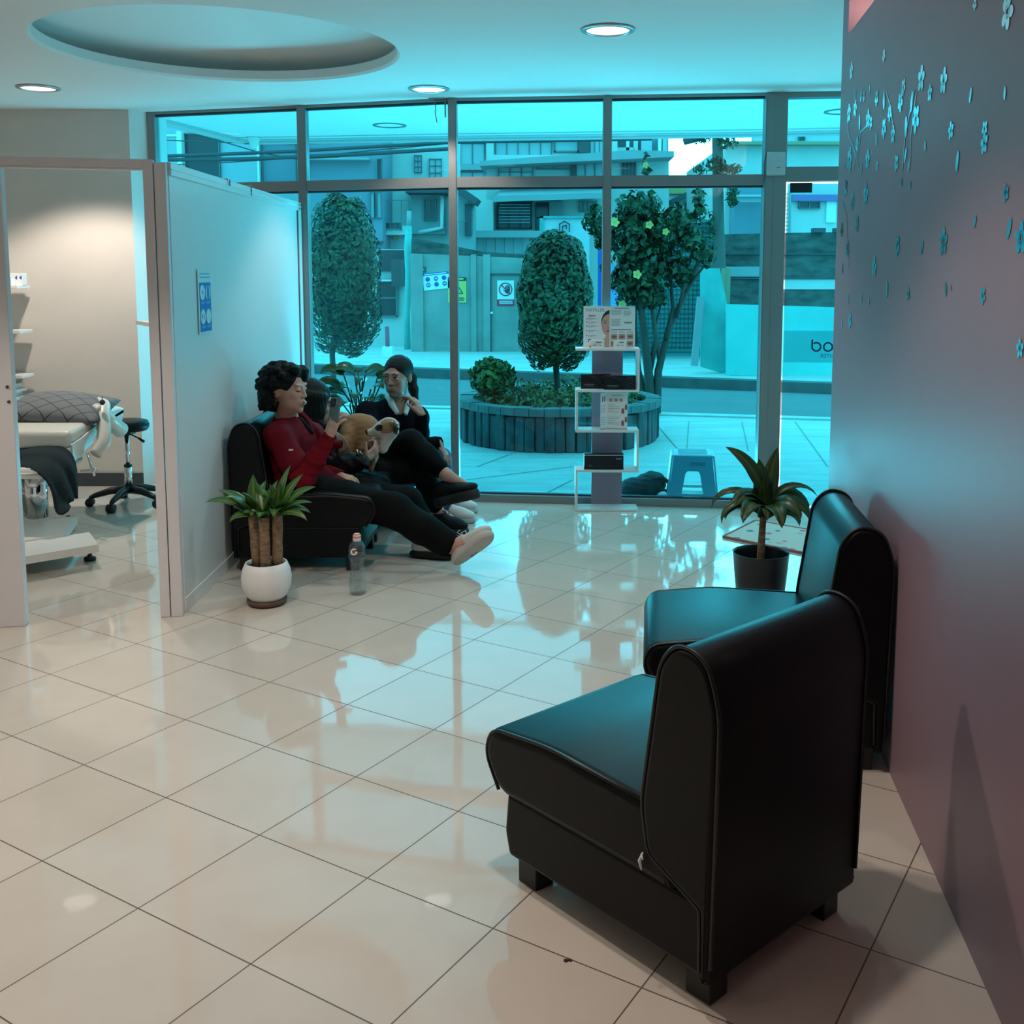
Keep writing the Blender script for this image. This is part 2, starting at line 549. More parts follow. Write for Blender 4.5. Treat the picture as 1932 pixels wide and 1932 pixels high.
# window bays: aluminium posts, rails, sill, tinted panes
def seg_bar(bm, a, b, z0, z1, d, off=0.0):
    a = Vector((a[0], a[1], 0)); b = Vector((b[0], b[1], 0))
    obox(bm, a + Vector((0, off, (z0 + z1) / 2)), b + Vector((0, off, (z0 + z1) / 2)), d, z1 - z0)
POSTW = [0.05, 0.055, 0.05, 0.05, 0.125, 0.06]
for i, (x, y) in enumerate(MUL):
    bm = NB(); w = POSTW[i]
    box(bm, x - w / 2, y - 0.045, 0, x + w / 2, y + 0.045, CEIL, bev=0.004)
    box(bm, x - w / 2 + 0.006, y - 0.05, 0.02, x + w / 2 - 0.006, y - 0.045, CEIL - 0.02)
    if i == 4:
        box(bm, x - 0.012, y - 0.052, 0.02, x + 0.012, y - 0.05, CEIL - 0.02)
    tag(obj('trim_%d' % (i + 3), bm, M_alu), kind='structure')
for i in range(4):
    a, b = MUL[i], MUL[i + 1]
    w = tag(bpy.data.objects.new('window_%d' % (i + 1), None), kind='structure'); COL.objects.link(w)
    bm = NB()
    seg_bar(bm, a, b, 1.885, 1.945, 0.075)
    seg_bar(bm, a, b, 0.0, 0.045, 0.10)
    seg_bar(bm, a, b, 2.385, 2.40, 0.075)
    obj('window_frame', bm, M_alu, w)
    bm = NB()
    seg_bar(bm, a, b, 2.372, 2.385, 0.03); seg_bar(bm, a, b, 1.873, 1.885, 0.03); seg_bar(bm, a, b, 0.045, 0.055, 0.03)
    obj('gasket', bm, M_alud, w)
    for nm, z0, z1 in (('upper_pane', 1.945, 2.372), ('lower_pane', 0.055, 1.873)):
        bm = NB(); seg_bar(bm, a, b, z0, z1, 0.008); obj(nm, bm, M_glass, w)
# entrance: transom over a frameless glass door
a, b = MUL[4], MUL[5]
w = tag(bpy.data.objects.new('window_5', None), kind='structure'); COL.objects.link(w)
bm = NB(); seg_bar(bm, a, b, 1.905, 1.985, 0.085); seg_bar(bm, a, b, 2.37, 2.40, 0.075); seg_bar(bm, a, b, 0.0, 0.012, 0.10); obj('window_frame', bm, M_alu, w)
bm = NB(); seg_bar(bm, a, b, 1.985, 2.37, 0.008); obj('upper_pane', bm, M_glass, w)
d = tag(bpy.data.objects.new('door_1', None), kind='structure'); COL.objects.link(d)
dv = (Vector((b[0], b[1], 0)) - Vector((a[0], a[1], 0))).normalized()
dp = lambda s: (a[0] + dv.x * s, a[1] + dv.y * s)
bm = NB(); seg_bar(bm, dp(0.079), dp(0.98), 0.02, 1.892, 0.010); obj('door_glass', bm, M_glass, d)
bm = NB(); seg_bar(bm, dp(0.094), dp(0.215), 1.843, 1.897, 0.03); seg_bar(bm, dp(0.094), dp(0.215), 0.014, 0.06, 0.03); obj('patch_fitting', bm, M_blackpl, d)
bm = NB(); seg_bar(bm, dp(0.080), dp(0.98), 0.868, 1.052, 0.0005, off=-0.0072)
Mstk = bpy.data.materials.new('translucent_grey_film'); Mstk.use_nodes = True
nt = Mstk.node_tree; nt.nodes.clear(); o_ = nt.nodes.new('ShaderNodeOutputMaterial'); t_ = nt.nodes.new('ShaderNodeBsdfTransparent'); t_.inputs[0].default_value = (0.80, 0.80, 0.82, 1); nt.links.new(t_.outputs[0], o_.inputs[0])
obj('sticker_band', bm, Mstk, d)
bm = NB()
lt = onplane(1530, 663.5, (a[0], a[1], 0), (-dv.y, dv.x, 0))
Mt = frame_M(lt, (dv.x, dv.y, 0), (0, 0, 1)) @ Matrix.Translation((0, 0, 0.0085))
# letters read from the street, so they are seen reversed from inside
def letter_ring(cx, cy, r0, r1, a0, a1, n=28):
    o = [(cx + r1 * math.cos(a0 + (a1 - a0) * k / n), cy + r1 * math.sin(a0 + (a1 - a0) * k / n)) for k in range(n + 1)]
    i_ = [(cx + r0 * math.cos(a0 + (a1 - a0) * k / n), cy + r0 * math.sin(a0 + (a1 - a0) * k / n)) for k in range(n + 1)]
    for k in range(n): lpoly(bm, Mt, [i_[k], o[k], o[k + 1], i_[k + 1]], h=0.0006)
letter_ring(0.029, 0.029, 0.0195, 0.029, -PI, PI * 0.75)
lbox(bm, Mt, 0.0, 0.028, 0.0095, 0.072, h=0.0006)
letter_ring(0.095, 0.029, 0.0195, 0.029, 0, 2 * PI)
letter_ring(0.161, 0.029, 0.0195, 0.029, 0, 2 * PI)
obj('sticker_lettering', bm, mat('navy_vinyl', (0.05, 0.03, 0.10), 0.5), d)
bm = NB()
text_bm(bm, 'CENTER', Mt @ Matrix.Translation((0.172, -0.034, 0)), 0.033, 0.0003, mirror=True)
obj('small_lettering', bm, mat('grey_blue_vinyl', (0.12, 0.16, 0.26), 0.5), d)

# ---------------------------------------------------------------- treatment cabin partition
PA = Vector((-1.471, 4.066, 0)); PB = Vector((-2.093, 3.937, 0))
pd = (PA - PB).normalized()          # along the cabin front, to the right
PT = 1.815
def pbar(bm, s0, s1, z0, z1, th=0.05, bev=0.003):
    """bar in the cabin's front plane, s measured leftwards from its right corner"""
    p0 = PA - pd * s0; p1 = PA - pd * s1
    mid = Vector((0, 0, (z0 + z1) / 2)); nn = Vector((-pd.y, pd.x, 0)) * (th / 2)
    obox(bm, p0 + mid + nn, p1 + mid + nn, th, z1 - z0, bev=bev)
d2 = tag(bpy.data.objects.new('door_2', None), kind='structure'); COL.objects.link(d2)
bm = NB(); pbar(bm, 0.048, 0.085, 0, PT, 0.055); obj('door_jamb', bm, M_pframe, d2)
bm = NB(); pbar(bm, 0.0, 0.044, 0, PT - 0.01, 0.05); obj('corner_post', bm, M_pframe, d2)
bm = NB(); pbar(bm, 0.085, 1.3, PT - 0.035, PT, 0.055); obj('door_header', bm, M_pframe, d2)
bm = NB(); pbar(bm, 0.083, 1.3, PT - 0.043, PT - 0.035, 0.03); obj('door_stop', bm, M_pframe, d2)
bm = NB(); pbar(bm, 0.588, 1.3, 0.0, PT - 0.04, 0.05); lp = obj('door_leaf_panel', bm, M_pframe, d2)
bm = NB()
for px_, py_ in ((14, 730), (17, 758)):
    q = onplane(px_, py_, PA, (pd.y, -pd.x, 0)); disc(bm, frame_M(q, pd, (0, 0, 1)), 0.006, 0.004, 10)
obj('screw_head', bm, M_alud, d2)
# side panel running back to the window
wl = tag(bpy.data.objects.new('wall_partition', None), kind='structure'); COL.objects.link(wl)
PE = Vector((-1.515, 6.46, 0))
q0 = PA + Vector((0.0, 0.05, 0))
def sbar(bm, t0, t1, z0, z1, th, off=0.0):
    p0 = q0.lerp(PE, t0); p1 = q0.lerp(PE, t1); mid = Vector((off, 0, (z0 + z1) / 2))
    obox(bm, p0 + mid, p1 + mid, th, z1 - z0, bev=0.002)
bm = NB(); sbar(bm, 0, 0.965, 0.0, PT - 0.05, 0.03, -0.022); obj('panel', bm, M_panel, wl)
bm = NB(); sbar(bm, 0, 1, PT - 0.055, PT - 0.005, 0.044, -0.02); sbar(bm, 0, 1, PT - 0.034, PT - 0.028, 0.048, -0.02); obj('top_rail', bm, M_panel, wl)
bm = NB(); sbar(bm, 0, 0.965, 0.0, 0.06, 0.036, -0.02); obj('skirting', bm, M_panel, wl)
bm = NB(); sbar(bm, 0.962, 0.968, 0, PT - 0.055, 0.034, -0.02); obj('panel_joint', bm, M_alud, wl)
bm = NB(); sbar(bm, 0.968, 1.0, 0.0, PT - 0.01, 0.044, -0.02); obj('end_post', bm, M_panel, wl)
bm = NB(); sbar(bm, 0.33, 0.345, PT - 0.03, PT + 0.002, 0.052, -0.02); sbar(bm, 0.50, 0.508, PT - 0.05, PT + 0.004, 0.05, -0.02); obj('rail_clip', bm, M_chrome, wl)
# downlights ------------------------------------------------------
M_lamp = mat('lit_lamp_reflector', (0.9, 0.88, 0.85), 0.3, emit=(1.0, 0.88, 0.80), estr=1.6)
M_trim = mat('downlight_trim', (0.55, 0.55, 0.56), 0.3, metal=0.6)
def make_downlight():
    t = thing('ceiling_downlight', 'x', 'ceiling light', (0, 0, CEIL))
    bm = NB(); lathe(bm, [(0.092, 0.0), (0.115, -0.002), (0.112, -0.007), (0.094, -0.010), (0.090, -0.002)], (0, 0, CEIL - 0.001), 40, closed_bot=False)
    obj('trim_ring', bm, M_trim, t)
    bm = NB(); lathe(bm, [(0.001, -0.0012), (0.05, -0.0015), (0.0925, -0.003)], (0, 0, CEIL - 0.0015), 40, closed_bot=False)
    obj('lamp_reflector', bm, M_lamp, t)
    return t
dl0 = make_downlight()
DL = [((0.254, 4.49), 'lit round downlight near the right wall, largest of the ceiling lights in view', 1.0),
      ((-0.658, 5.90), 'lit round downlight close to the window, above the seated women', 0.24),
      ((-2.818, 5.886), 'lit round downlight over the treatment cabin at the far left', 3.0),
      ((-3.1, 3.0), 'lit round downlight left of the reception, outside the frame', 0.8),
      ((-1.2, 2.6), 'lit round downlight over the open tiled floor, outside the frame', 1.35),
      ((-0.15, 2.1), 'lit round downlight above the foreground chair, outside the frame', 0.75),
      ((-2.4, 0.6), 'lit round downlight at the back of the room, outside the frame', 0.9)]
for i, ((x, y), lab, k) in enumerate(DL):
    t = dl0 if i == 0 else copy_tree(dl0)
    t.location = (x, y, CEIL)
    tag(t, lab, 'ceiling light', 'round ceiling downlights')
    ld = bpy.data.lights.new('downlight_beam', 'SPOT')
    ld.energy = DOWN_W * k; ld.color = DOWN_C; ld.spot_size = math.radians(112); ld.spot_blend = 0.35; ld.shadow_soft_size = 0.05
    lo = bpy.data.objects.new('downlight_beam', ld); lo.location = (0, 0, -0.03); lo.parent = t; COL.objects.link(lo)
# pink cove strip above the mural wall
ld = bpy.data.lights.new('cove_light', 'AREA'); ld.shape = 'RECTANGLE'; ld.size = 0.03; ld.size_y = 5.6; ld.energy = COVE_W; ld.color = COVE_C
lo = bpy.data.objects.new('cove_light', ld); lo.location = (WX(1.0) + 0.10, 1.0, 2.245); lo.rotation_euler = (PI, 0, -math.atan(0.114)); COL.objects.link(lo)

# silver flower decals on the mural wall ---------------------------
wn = Vector((1, -0.114, 0)).normalized(); wd = Vector((0.114, 1, 0)).normalized()
dec = thing('floral_wall_decal', 'scattered silver flower and leaf decals on the mauve wall', 'wall decal', (WX(3.0), 3.0, 1.6))
def wallpt(zx, zy):
    return onplane(zx / 2.761 + 1560, zy / 2.761, (0.641, 0, 0), (1, -0.114, 0)) - wn * 0.0012
def wall_len(zx, zy, h):
    return (wallpt(zx, zy - h / 2) - wallpt(zx, zy + h / 2)).length
fl = [(118,590,100),(150,565,90),(180,500,60),(195,500,60),(217,620,100),(232,640,75),(262,510,85),(300,670,110),(330,590,90),(347,700,95),(386,530,110),(402,455,90),(467,620,150),(120,830,130),(215,830,110),(365,850,90),(265,865,60),(540,485,90),(650,680,100),(826,670,90),(824,745,120),(495,410,140),(612,420,140),(610,1260,155),(425,1530,75),(815,1540,100),(935,1005,100),(1015,1240,180),(1010,1815,110),(370,1280,110),(110,1300,90),(135,1050,90),(205,1010,120),(122,1670,90),(80,1195,80),(160,1165,90),(250,1390,110),(945,60,190),(160,750,80),(300,290,70),(130,370,90),(775,20,70),(435,965,50),(390,950,50),(100,980,90)]
for (zx, zy, h) in fl:
    c = wallpt(zx, zy); s = wall_len(zx, zy, h) / 2
    M = frame_M(c, wd, (0, 0, 1))
    if M.col[2].to_3d().dot(wn) > 0: M = frame_M(c, -wd, (0, 0, 1))
    M = M @ Matrix.Rotation(rnd.uniform(0, 1.2), 4, 'Z')
    bm = NB()
    for k in range(5):
        a_ = 2 * PI * k / 5 + rnd.uniform(-0.1, 0.1)
        Mk = M @ Matrix.Rotation(a_, 4, 'Z') @ Matrix.Translation((s * 0.60, 0, 0))
        disc(bm, Mk, s * 0.40, 0.0006, 16, sy=0.80)
        lpoly(bm, M @ Matrix.Rotation(a_, 4, 'Z'), [(s * 0.16, -s * 0.10), (s * 0.4, -s * 0.2), (s * 0.4, s * 0.2), (s * 0.16, s * 0.10)], h=0.0006)
    obj('flower', bm, M_decal, dec)
lv = [(752,495,80,8),(931,485,70,0),(515,760,55,-5),(683,840,110,5),(260,725,65,-5),(498,1290,80,12),(315,1505,90,-4),(622,1505,80,-5),(648,1497,35,-12),(775,1155,70,12),(953,1190,120,12),(83,1400,60,-4),(115,1560,55,0),(182,1550,55,0),(80,1690,50,0),(222,1570,45,5),(173,640,85,-3),(182,880,60,8),(300,520,100,-4),(445,530,110,6),(415,660,110,-2),(412,810,85,14),(428,870,60,8),(125,870,60,0),(95,865,35,-8),(238,792,25,0),(150,490,50,0),(225,470,50,0)]
for (zx, zy, h, rot) in lv:
    c = wallpt(zx, zy); s = wall_len(zx, zy, h) / 2
    bm = NB()
    M = frame_M(c, -wd, (0, 0, 1)) @ Matrix.Rotation(math.radians(-rot * 2.2), 4, 'Z')
    lpoly(bm, M, [(s * 0.44 * math.sin(PI * k / 8), s * -math.cos(PI * k / 8)) for k in range(9)] + [(-s * 0.44 * math.sin(PI * k / 8), s * math.cos(PI * k / 8)) for k in range(1, 8)], h=0.0006)
    obj('leaf', bm, M_decal, dec)
for st in ([(108,600),(115,700),(155,810),(140,890)], [(178,690),(175,740),(158,810)], [(178,690),(215,650)], [(310,470),(335,560),(350,680)], [(460,470),(432,600),(410,720),(395,900)], [(470,480),(452,600),(440,720),(435,890)], [(155,810),(170,890)], [(85,1050),(105,1120),(118,1400)]):
    pts = [wallpt(*p) for p in st]
    bm = NB()
    for p, q in zip(pts, pts[1:]):
        obox(bm, p, q, 0.004, 0.0012, up=wn)
    obj('stem', bm, M_decal, dec)

# ================================================================ SLIPPER CHAIRS
def make_chair(label, group, with_tag=False, W=0.50):
    t = thing('slipper_chair', label, 'armchair', group=group)
    # base skirt
    bm = NB(); prism(bm, rounded([(0.015, 0.065), (0.585, 0.065), (0.600, 0.12), (0.590, 0.215), (0.015, 0.215)], 0.012), (0.008, W - 0.008), bev=0.012)
    obj('base', bm, M_black, t, smooth=True, local=True)
    # seat cushion with a domed front
    prof = rounded([(0.09, 0.205), (0.615, 0.205), (0.668, 0.29), (0.645, 0.352), (0.45, 0.374), (0.10, 0.360)], [0.01, 0.04, 0.06, 0.055, 0.06, 0.01], 6)
    bm = NB(); prism(bm, prof, (0.0, W), bev=0.022, seg=4)
    seat = obj('seat_cushion', bm, M_black, t, smooth=True, local=True)
    edge = [p for p in rounded([(0.620, 0.215), (0.668, 0.29), (0.645, 0.352), (0.45, 0.374), (0.13, 0.362)], [0, 0.06, 0.055, 0.06, 0], 6)]
    for x in (0.007, W - 0.007):
        bm = NB(); tube(bm, [(x, y - 0.004, z - 0.004) for y, z in edge], 0.0045, 6); obj('piping', bm, M_pipe, seat, local=True)
    # backrest slab
    prof = rounded([(0.0, 0.065), (0.022, 0.065), (0.024, 0.205), (0.155, 0.262), (0.172, 0.36), (0.128, 0.655), (0.085, 0.70), (0.02, 0.685), (-0.012, 0.60)], [0.003, 0.003, 0.008, 0.02, 0.03, 0.045, 0.05, 0.05, 0.05], 6)
    bm = NB(); prism(bm, prof, (-0.004, W + 0.004), bev=0.012, seg=3)
    back = obj('backrest', bm, M_black, t, smooth=True, local=True)
    edge = rounded([(0.024, 0.085), (0.026, 0.206), (0.156, 0.262), (0.174, 0.36), (0.130, 0.657), (0.086, 0.703), (0.02, 0.688), (-0.013, 0.60), (-0.002, 0.10)], [0, 0.008, 0.02, 0.03, 0.045, 0.05, 0.05, 0.05, 0], 6)
    for x in (0.002, W - 0.002):
        bm = NB(); tube(bm, [(x, y, z) for y, z in edge], 0.0045, 6); obj('piping', bm, M_pipe, back, local=True)
    for (x, y) in ((0.03, 0.02), (W - 0.085, 0.02), (0.03, 0.515), (W - 0.085, 0.515)):
        bm = NB(); box(bm, x, y, 0.0, x + 0.055, y + 0.06, 0.075, bev=0.003); obj('leg', bm, M_foot, t, local=True)
    if with_tag:
        bm = NB(); tube(bm, [(-0.006, 0.162, 0.262), (-0.010, 0.166, 0.245), (-0.009, 0.162, 0.228)], [0.0015, 0.004, 0.002], 5)
        tube(bm, [(-0.007, 0.165, 0.258), (-0.012, 0.156, 0.252)], 0.0015, 5)
        obj('torn_tag', bm, M_paper, t, local=True)
    return t
GR = 'black slipper chairs by the mauve wall'
GL = 'black slipper chairs along the cabin partition'
ch = make_chair('black leatherette slipper chair in the foreground seen from behind', GR, True)
ch.location = (0.301, 1.789, 0); ch.rotation_euler = (0, 0, math.atan2(0.294, 0.323))
LM = [(0.928, 2.735, math.atan2(1, 0.10), 'black leatherette slipper chair standing with its back against the mauve wall', GR),
      (-1.452, 5.19, -PI / 2, 'black leatherette slipper chair under the woman in burgundy scrubs', GL),
      (-1.452, 5.70, -PI / 2, 'black leatherette slipper chair under the woman holding the dog', GL),
      (-1.452, 6.21, -PI / 2, 'black leatherette slipper chair nearest the window, mostly hidden behind the women', GL)]
for (x, y, rz, lab, g) in LM:
    c = thing('slipper_chair', lab, 'armchair', (x, y, 0), rz, g)
    for part in ch.children:
        if part.name.startswith('torn_tag'): continue
        p = part.copy(); COL.objects.link(p); p.parent = c
        for sub in part.children:
            q = sub.copy(); COL.objects.link(q); q.parent = p

# ================================================================ PLANTS INDOORS
def leaf_mat(name, g1, g2, rough=0.35):
    """two greens: margin and central stripe, by a position across the leaf stored in UV"""
    m = bpy.data.materials.new(name); m.use_nodes = True
    nt = m.node_tree; b = nt.nodes['Principled BSDF']
    uv = nt.nodes.new('ShaderNodeUVMap'); sx = nt.nodes.new('ShaderNodeSeparateXYZ')
    nt.links.new(uv.outputs[0], sx.inputs[0])
    r = nt.nodes.new('ShaderNodeValToRGB')
    e = r.color_ramp.elements
    e[0].position = 0.12; e[0].color = (*g1, 1); e[1].position = 0.88; e[1].color = (*g1, 1)
    k = e.new(0.36); k.color = (*g1, 1); k = e.new(0.5); k.color = (*g2, 1); k = e.new(0.64); k.color = (*g1, 1)
    nt.links.new(sx.outputs[0], r.inputs[0]); nt.links.new(r.outputs[0], b.inputs['Base Color'])
    b.inputs['Roughness'].default_value = rough
    return m

def strap_leaf(bm, uvl, base, az, elev, L, W, droop, curl=0.0, n=9, fold=0.25, wave=0.0, roll=0.0):
    """strap leaf from base: azimuth, start elevation, length, width, droop (radians bent down along it)"""
    p = Vector(base); rows = []
    seg = L / (n - 1)
    for i in range(n):
        t = i / (n - 1)
        e = elev - droop * t ** 1.4
        a = az + curl * t
        d = Vector((math.cos(a) * math.cos(e), math.sin(a) * math.cos(e), math.sin(e)))
        side = Vector((-math.sin(a), math.cos(a), 0))
        up = side.cross(d) * -1
        side, up = side * math.cos(roll) + up * math.sin(roll), up * math.cos(roll) - side * math.sin(roll)
        w = W * 0.5 * (max(0.0, math.sin(PI * min(1, 0.10 + 0.90 * t) ** 0.85)) ** 0.8 + 0.10 * (1 - t)) * (1 if i < n - 1 else 0.05)
        ww = wave * math.sin(t * 14)
        row = []
        for k, s in enumerate((-1, -0.5, 0, 0.5, 1)):
            v = bm.verts.new(p + side * (w * s) + up * (abs(s) * w * fold + ww * s * w))
            row.append(v)
        rows.append(row)
        p = p + d * seg
    for i in range(n - 1):
        for k in range(4):
            f = bm.faces.new((rows[i][k], rows[i][k + 1], rows[i + 1][k + 1], rows[i + 1][k])); f.smooth = True
            for lp, (uu, vv) in zip(f.loops, ((k, i), (k + 1, i), (k + 1, i + 1), (k, i + 1))):
                lp[uvl].uv = (uu / 4, vv / (n - 1))
def roll_to_view(az):
    """leaves growing sideways twist to show their upper face to the open side of the room"""
    c = math.cos(math.radians(az))
    return (1.0 if c > 0 else -1.0) * abs(c) ** 1.5 * 0.95
def finish_leaves(name, bm, m, parent):
    me = bpy.data.meshes.new(name); bm.transform(world_matrix(parent).inverted()); bm.to_mesh(me); bm.free()
    me.materials.append(m); o = bpy.data.objects.new(name, me); put(o, parent)
    sol = o.modifiers.new('thickness', 'SOLIDIFY'); sol.thickness = 0.0012
    return o

M_ldrac = leaf_mat('dracaena_leaf', (0.035, 0.125, 0.025), (0.19, 0.26, 0.04))
M_ldrac2 = leaf_mat('dark_dracaena_leaf', (0.022, 0.065, 0.02), (0.13, 0.14, 0.02))
M_lspath = mat('glossy_dark_leaf', (0.018, 0.07, 0.022), 0.3)
M_cane = mat('cane_bark', (0.30, 0.20, 0.12), 0.85, col2=(0.15, 0.09, 0.05), vscale=30, bump=0.5, bscale=45, stretch=(1, 1, 3))
M_bark = mat('grey_bark', (0.12, 0.10, 0.085), 0.9, var=0.4, vscale=12, bump=0.4, bscale=30, stretch=(1, 1, 0.2))

# white round pot with three canes
PX, PY = -1.175, 4.235
t = thing('potted_dracaena', 'three-caned dracaena in a round white pot in front of the left chair', 'plant', (PX, PY, 0))
bm = NB(); lathe(bm, [(0.070, 0.024), (0.086, 0.045), (0.101, 0.085), (0.1035, 0.115), (0.098, 0.150), (0.086, 0.178), (0.081, 0.180), (0.078, 0.176), (0.080, 0.160)], (PX, PY, 0), 44)
pot = obj('pot', bm, mat('white_glazed_pot', (0.74, 0.74, 0.73), 0.45, bump=0.03, bscale=120), t)
bm = NB(); lathe(bm, [(0.066, 0.0), (0.080, 0.006), (0.082, 0.024), (0.070, 0.026)], (PX, PY, 0), 36, closed_top=True); obj('saucer', bm, mat('brown_saucer', (0.10, 0.055, 0.04), 0.5), t)
bm = NB(); lathe(bm, [(0.001, 0.160), (0.079, 0.158)], (PX, PY, 0), 30, closed_bot=False); obj('soil', bm, M_soil, t)
canes = [(-0.040, 0.010, 0.385, -0.010), (0.004, -0.020, 0.375, -0.002), (0.046, 0.006, 0.395, 0.006)]
bmf = NB(); uvl = bmf.loops.layers.uv.new('UVMap')
for (dx, dy, h, lean) in canes:
    bm = NB(); n = 7
    tube(bm, [(PX + dx + lean * k / n, PY + dy, 0.158 + (h - 0.158) * k / n) for k in range(n + 1)], [0.0215 + 0.0012 * math.sin(k * 2.1 + dx * 90) for k in range(n + 1)], 16)
    obj('cane', bm, M_cane, t)
tips = [(PX - 0.048, PY + 0.01, 0.385), (PX + 0.003, PY - 0.015, 0.38), (PX + 0.05, PY + 0.004, 0.392)]
# (tip, azimuth deg (0 = right, 90 = away), elevation, length, width, droop)
LV = [(0, 188, 42, 0.215, 0.040, 1.15), (0, 205, 20, 0.11, 0.034, 1.5), (0, 170, 55, 0.19, 0.042, 1.0), (0, 100, 83, 0.175, 0.048, 0.15), (0, 225, 62, 0.17, 0.045, 1.2),
      (0, 280, 40, 0.10, 0.032, 1.4), (0, 150, 35, 0.13, 0.036, 1.3), (0, 60, 70, 0.16, 0.04, 0.5), (0, 250, 70, 0.12, 0.04, 0.6),
      (1, 270, 55, 0.10, 0.045, 2.0), (1, 215, 68, 0.16, 0.045, 0.8), (1, 330, 72, 0.15, 0.04, 0.5), (1, 45, 75, 0.17, 0.045, 0.4), (1, 130, 70, 0.17, 0.042, 0.7), (1, 180, 45, 0.10, 0.03, 1.5),
      (2, 12, 52, 0.205, 0.042, 0.85), (2, 350, 38, 0.17, 0.034, 0.9), (2, 335, 22, 0.16, 0.032, 1.35), (2, 30, 65, 0.20, 0.04, 0.5), (2, 60, 78, 0.215, 0.034, 0.55), (2, 5, 30, 0.15, 0.030, 1.5),
      (2, 280, 50, 0.105, 0.048, 2.1), (2, 300, 74, 0.16, 0.042, 0.4), (2, 200, 72, 0.14, 0.04, 0.6), (2, 315, 55, 0.15, 0.038, 0.8), (2, 250, 80, 0.15, 0.04, 0.4)]
for (k, az, el, L, W, dr) in LV:
    strap_leaf(bmf, uvl, Vector(tips[k]) - Vector((0, 0, 0.012)), math.radians(az), math.radians(el), L, W * 1.12, dr, curl=rnd.uniform(-0.25, 0.25), roll=roll_to_view(az) * rnd.uniform(0.3, 0.9))
finish_leaves('foliage', bmf, M_ldrac, t)

# dark pot by the right chairs
QX, QY = 0.868, 4.10
t = thing('potted_dracaena', 'single-stemmed drooping dracaena in a black pot beyond the right chairs', 'plant', (QX, QY, 0))
bm = NB(); lathe(bm, [(0.083, 0.0), (0.088, 0.004), (0.098, 0.10), (0.106, 0.18), (0.1125, 0.258), (0.1145, 0.262), (0.1115, 0.262), (0.108, 0.25), (0.103, 0.205)], (QX, QY, 0), 48)
obj('pot', bm, mat('black_pot', (0.008, 0.010, 0.014), 0.30), t)
bm = NB(); lathe(bm, [(0.001, 0.206), (0.1035, 0.205)], (QX, QY, 0), 36, closed_bot=False); obj('soil', bm, M_soil, t)
bm = NB(); tube(bm, [(QX - 0.002, QY, 0.20), (QX, QY, 0.28), (QX + 0.003, QY, 0.36), (QX + 0.006, QY, 0.42)], [0.0165, 0.015, 0.0135, 0.013], 14); obj('stem', bm, M_cane, t)
bmf = NB(); uvl = bmf.loops.layers.uv.new('UVMap'); T = Vector((QX + 0.006, QY, 0.405))
LV = [(118, 84, 0.25, 0.085, 0.25, 0.0), (30, 80, 0.31, 0.078, 0.20, 0.00), (165, 70, 0.27, 0.060, 1.0, 0.09), (250, 80, 0.16, 0.06, 0.35, 0.02), (290, 82, 0.20, 0.07, 0.2, 0.0),
      (182, 58, 0.34, 0.036, 2.7, 0.02), (200, 52, 0.31, 0.040, 2.8, 0.0), (212, 66, 0.24, 0.066, 2.5, 0.02), (190, 40, 0.25, 0.060, 2.2, 0.02), (238, 56, 0.29, 0.080, 2.6, 0.0), (170, 46, 0.24, 0.030, 2.6, 0.0), (205, 62, 0.22, 0.060, 2.4, 0.04),
      (352, 66, 0.33, 0.036, 2.3, 0.02), (8, 50, 0.28, 0.080, 2.4, 0.02), (335, 54, 0.29, 0.070, 2.6, 0.0), (318, 58, 0.28, 0.074, 2.6, 0.0), (288, 52, 0.28, 0.085, 2.6, 0.0), (265, 60, 0.22, 0.06, 2.6, 0.0), (25, 40, 0.24, 0.06, 2.1, 0.0), (60, 45, 0.22, 0.06, 2.2, 0.0), (120, 45, 0.22, 0.06, 2.2, 0.0), (345, 40, 0.22, 0.066, 2.4, 0.0)]
LV = [(az, el, L * (0.84 if dr > 1.5 else 0.95), W * 0.95, dr, dz) for (az, el, L, W, dr, dz) in LV]
for (az, el, L, W, dr, dz) in LV:
    strap_leaf(bmf, uvl, T + Vector((0, 0, dz)), math.radians(az), math.radians(el), L, W, dr, curl=rnd.uniform(-0.3, 0.3), n=11, wave=0.12, roll=roll_to_view(az) * rnd.uniform(0.5, 1.0))
finish_leaves('foliage', bmf, M_ldrac2, t)

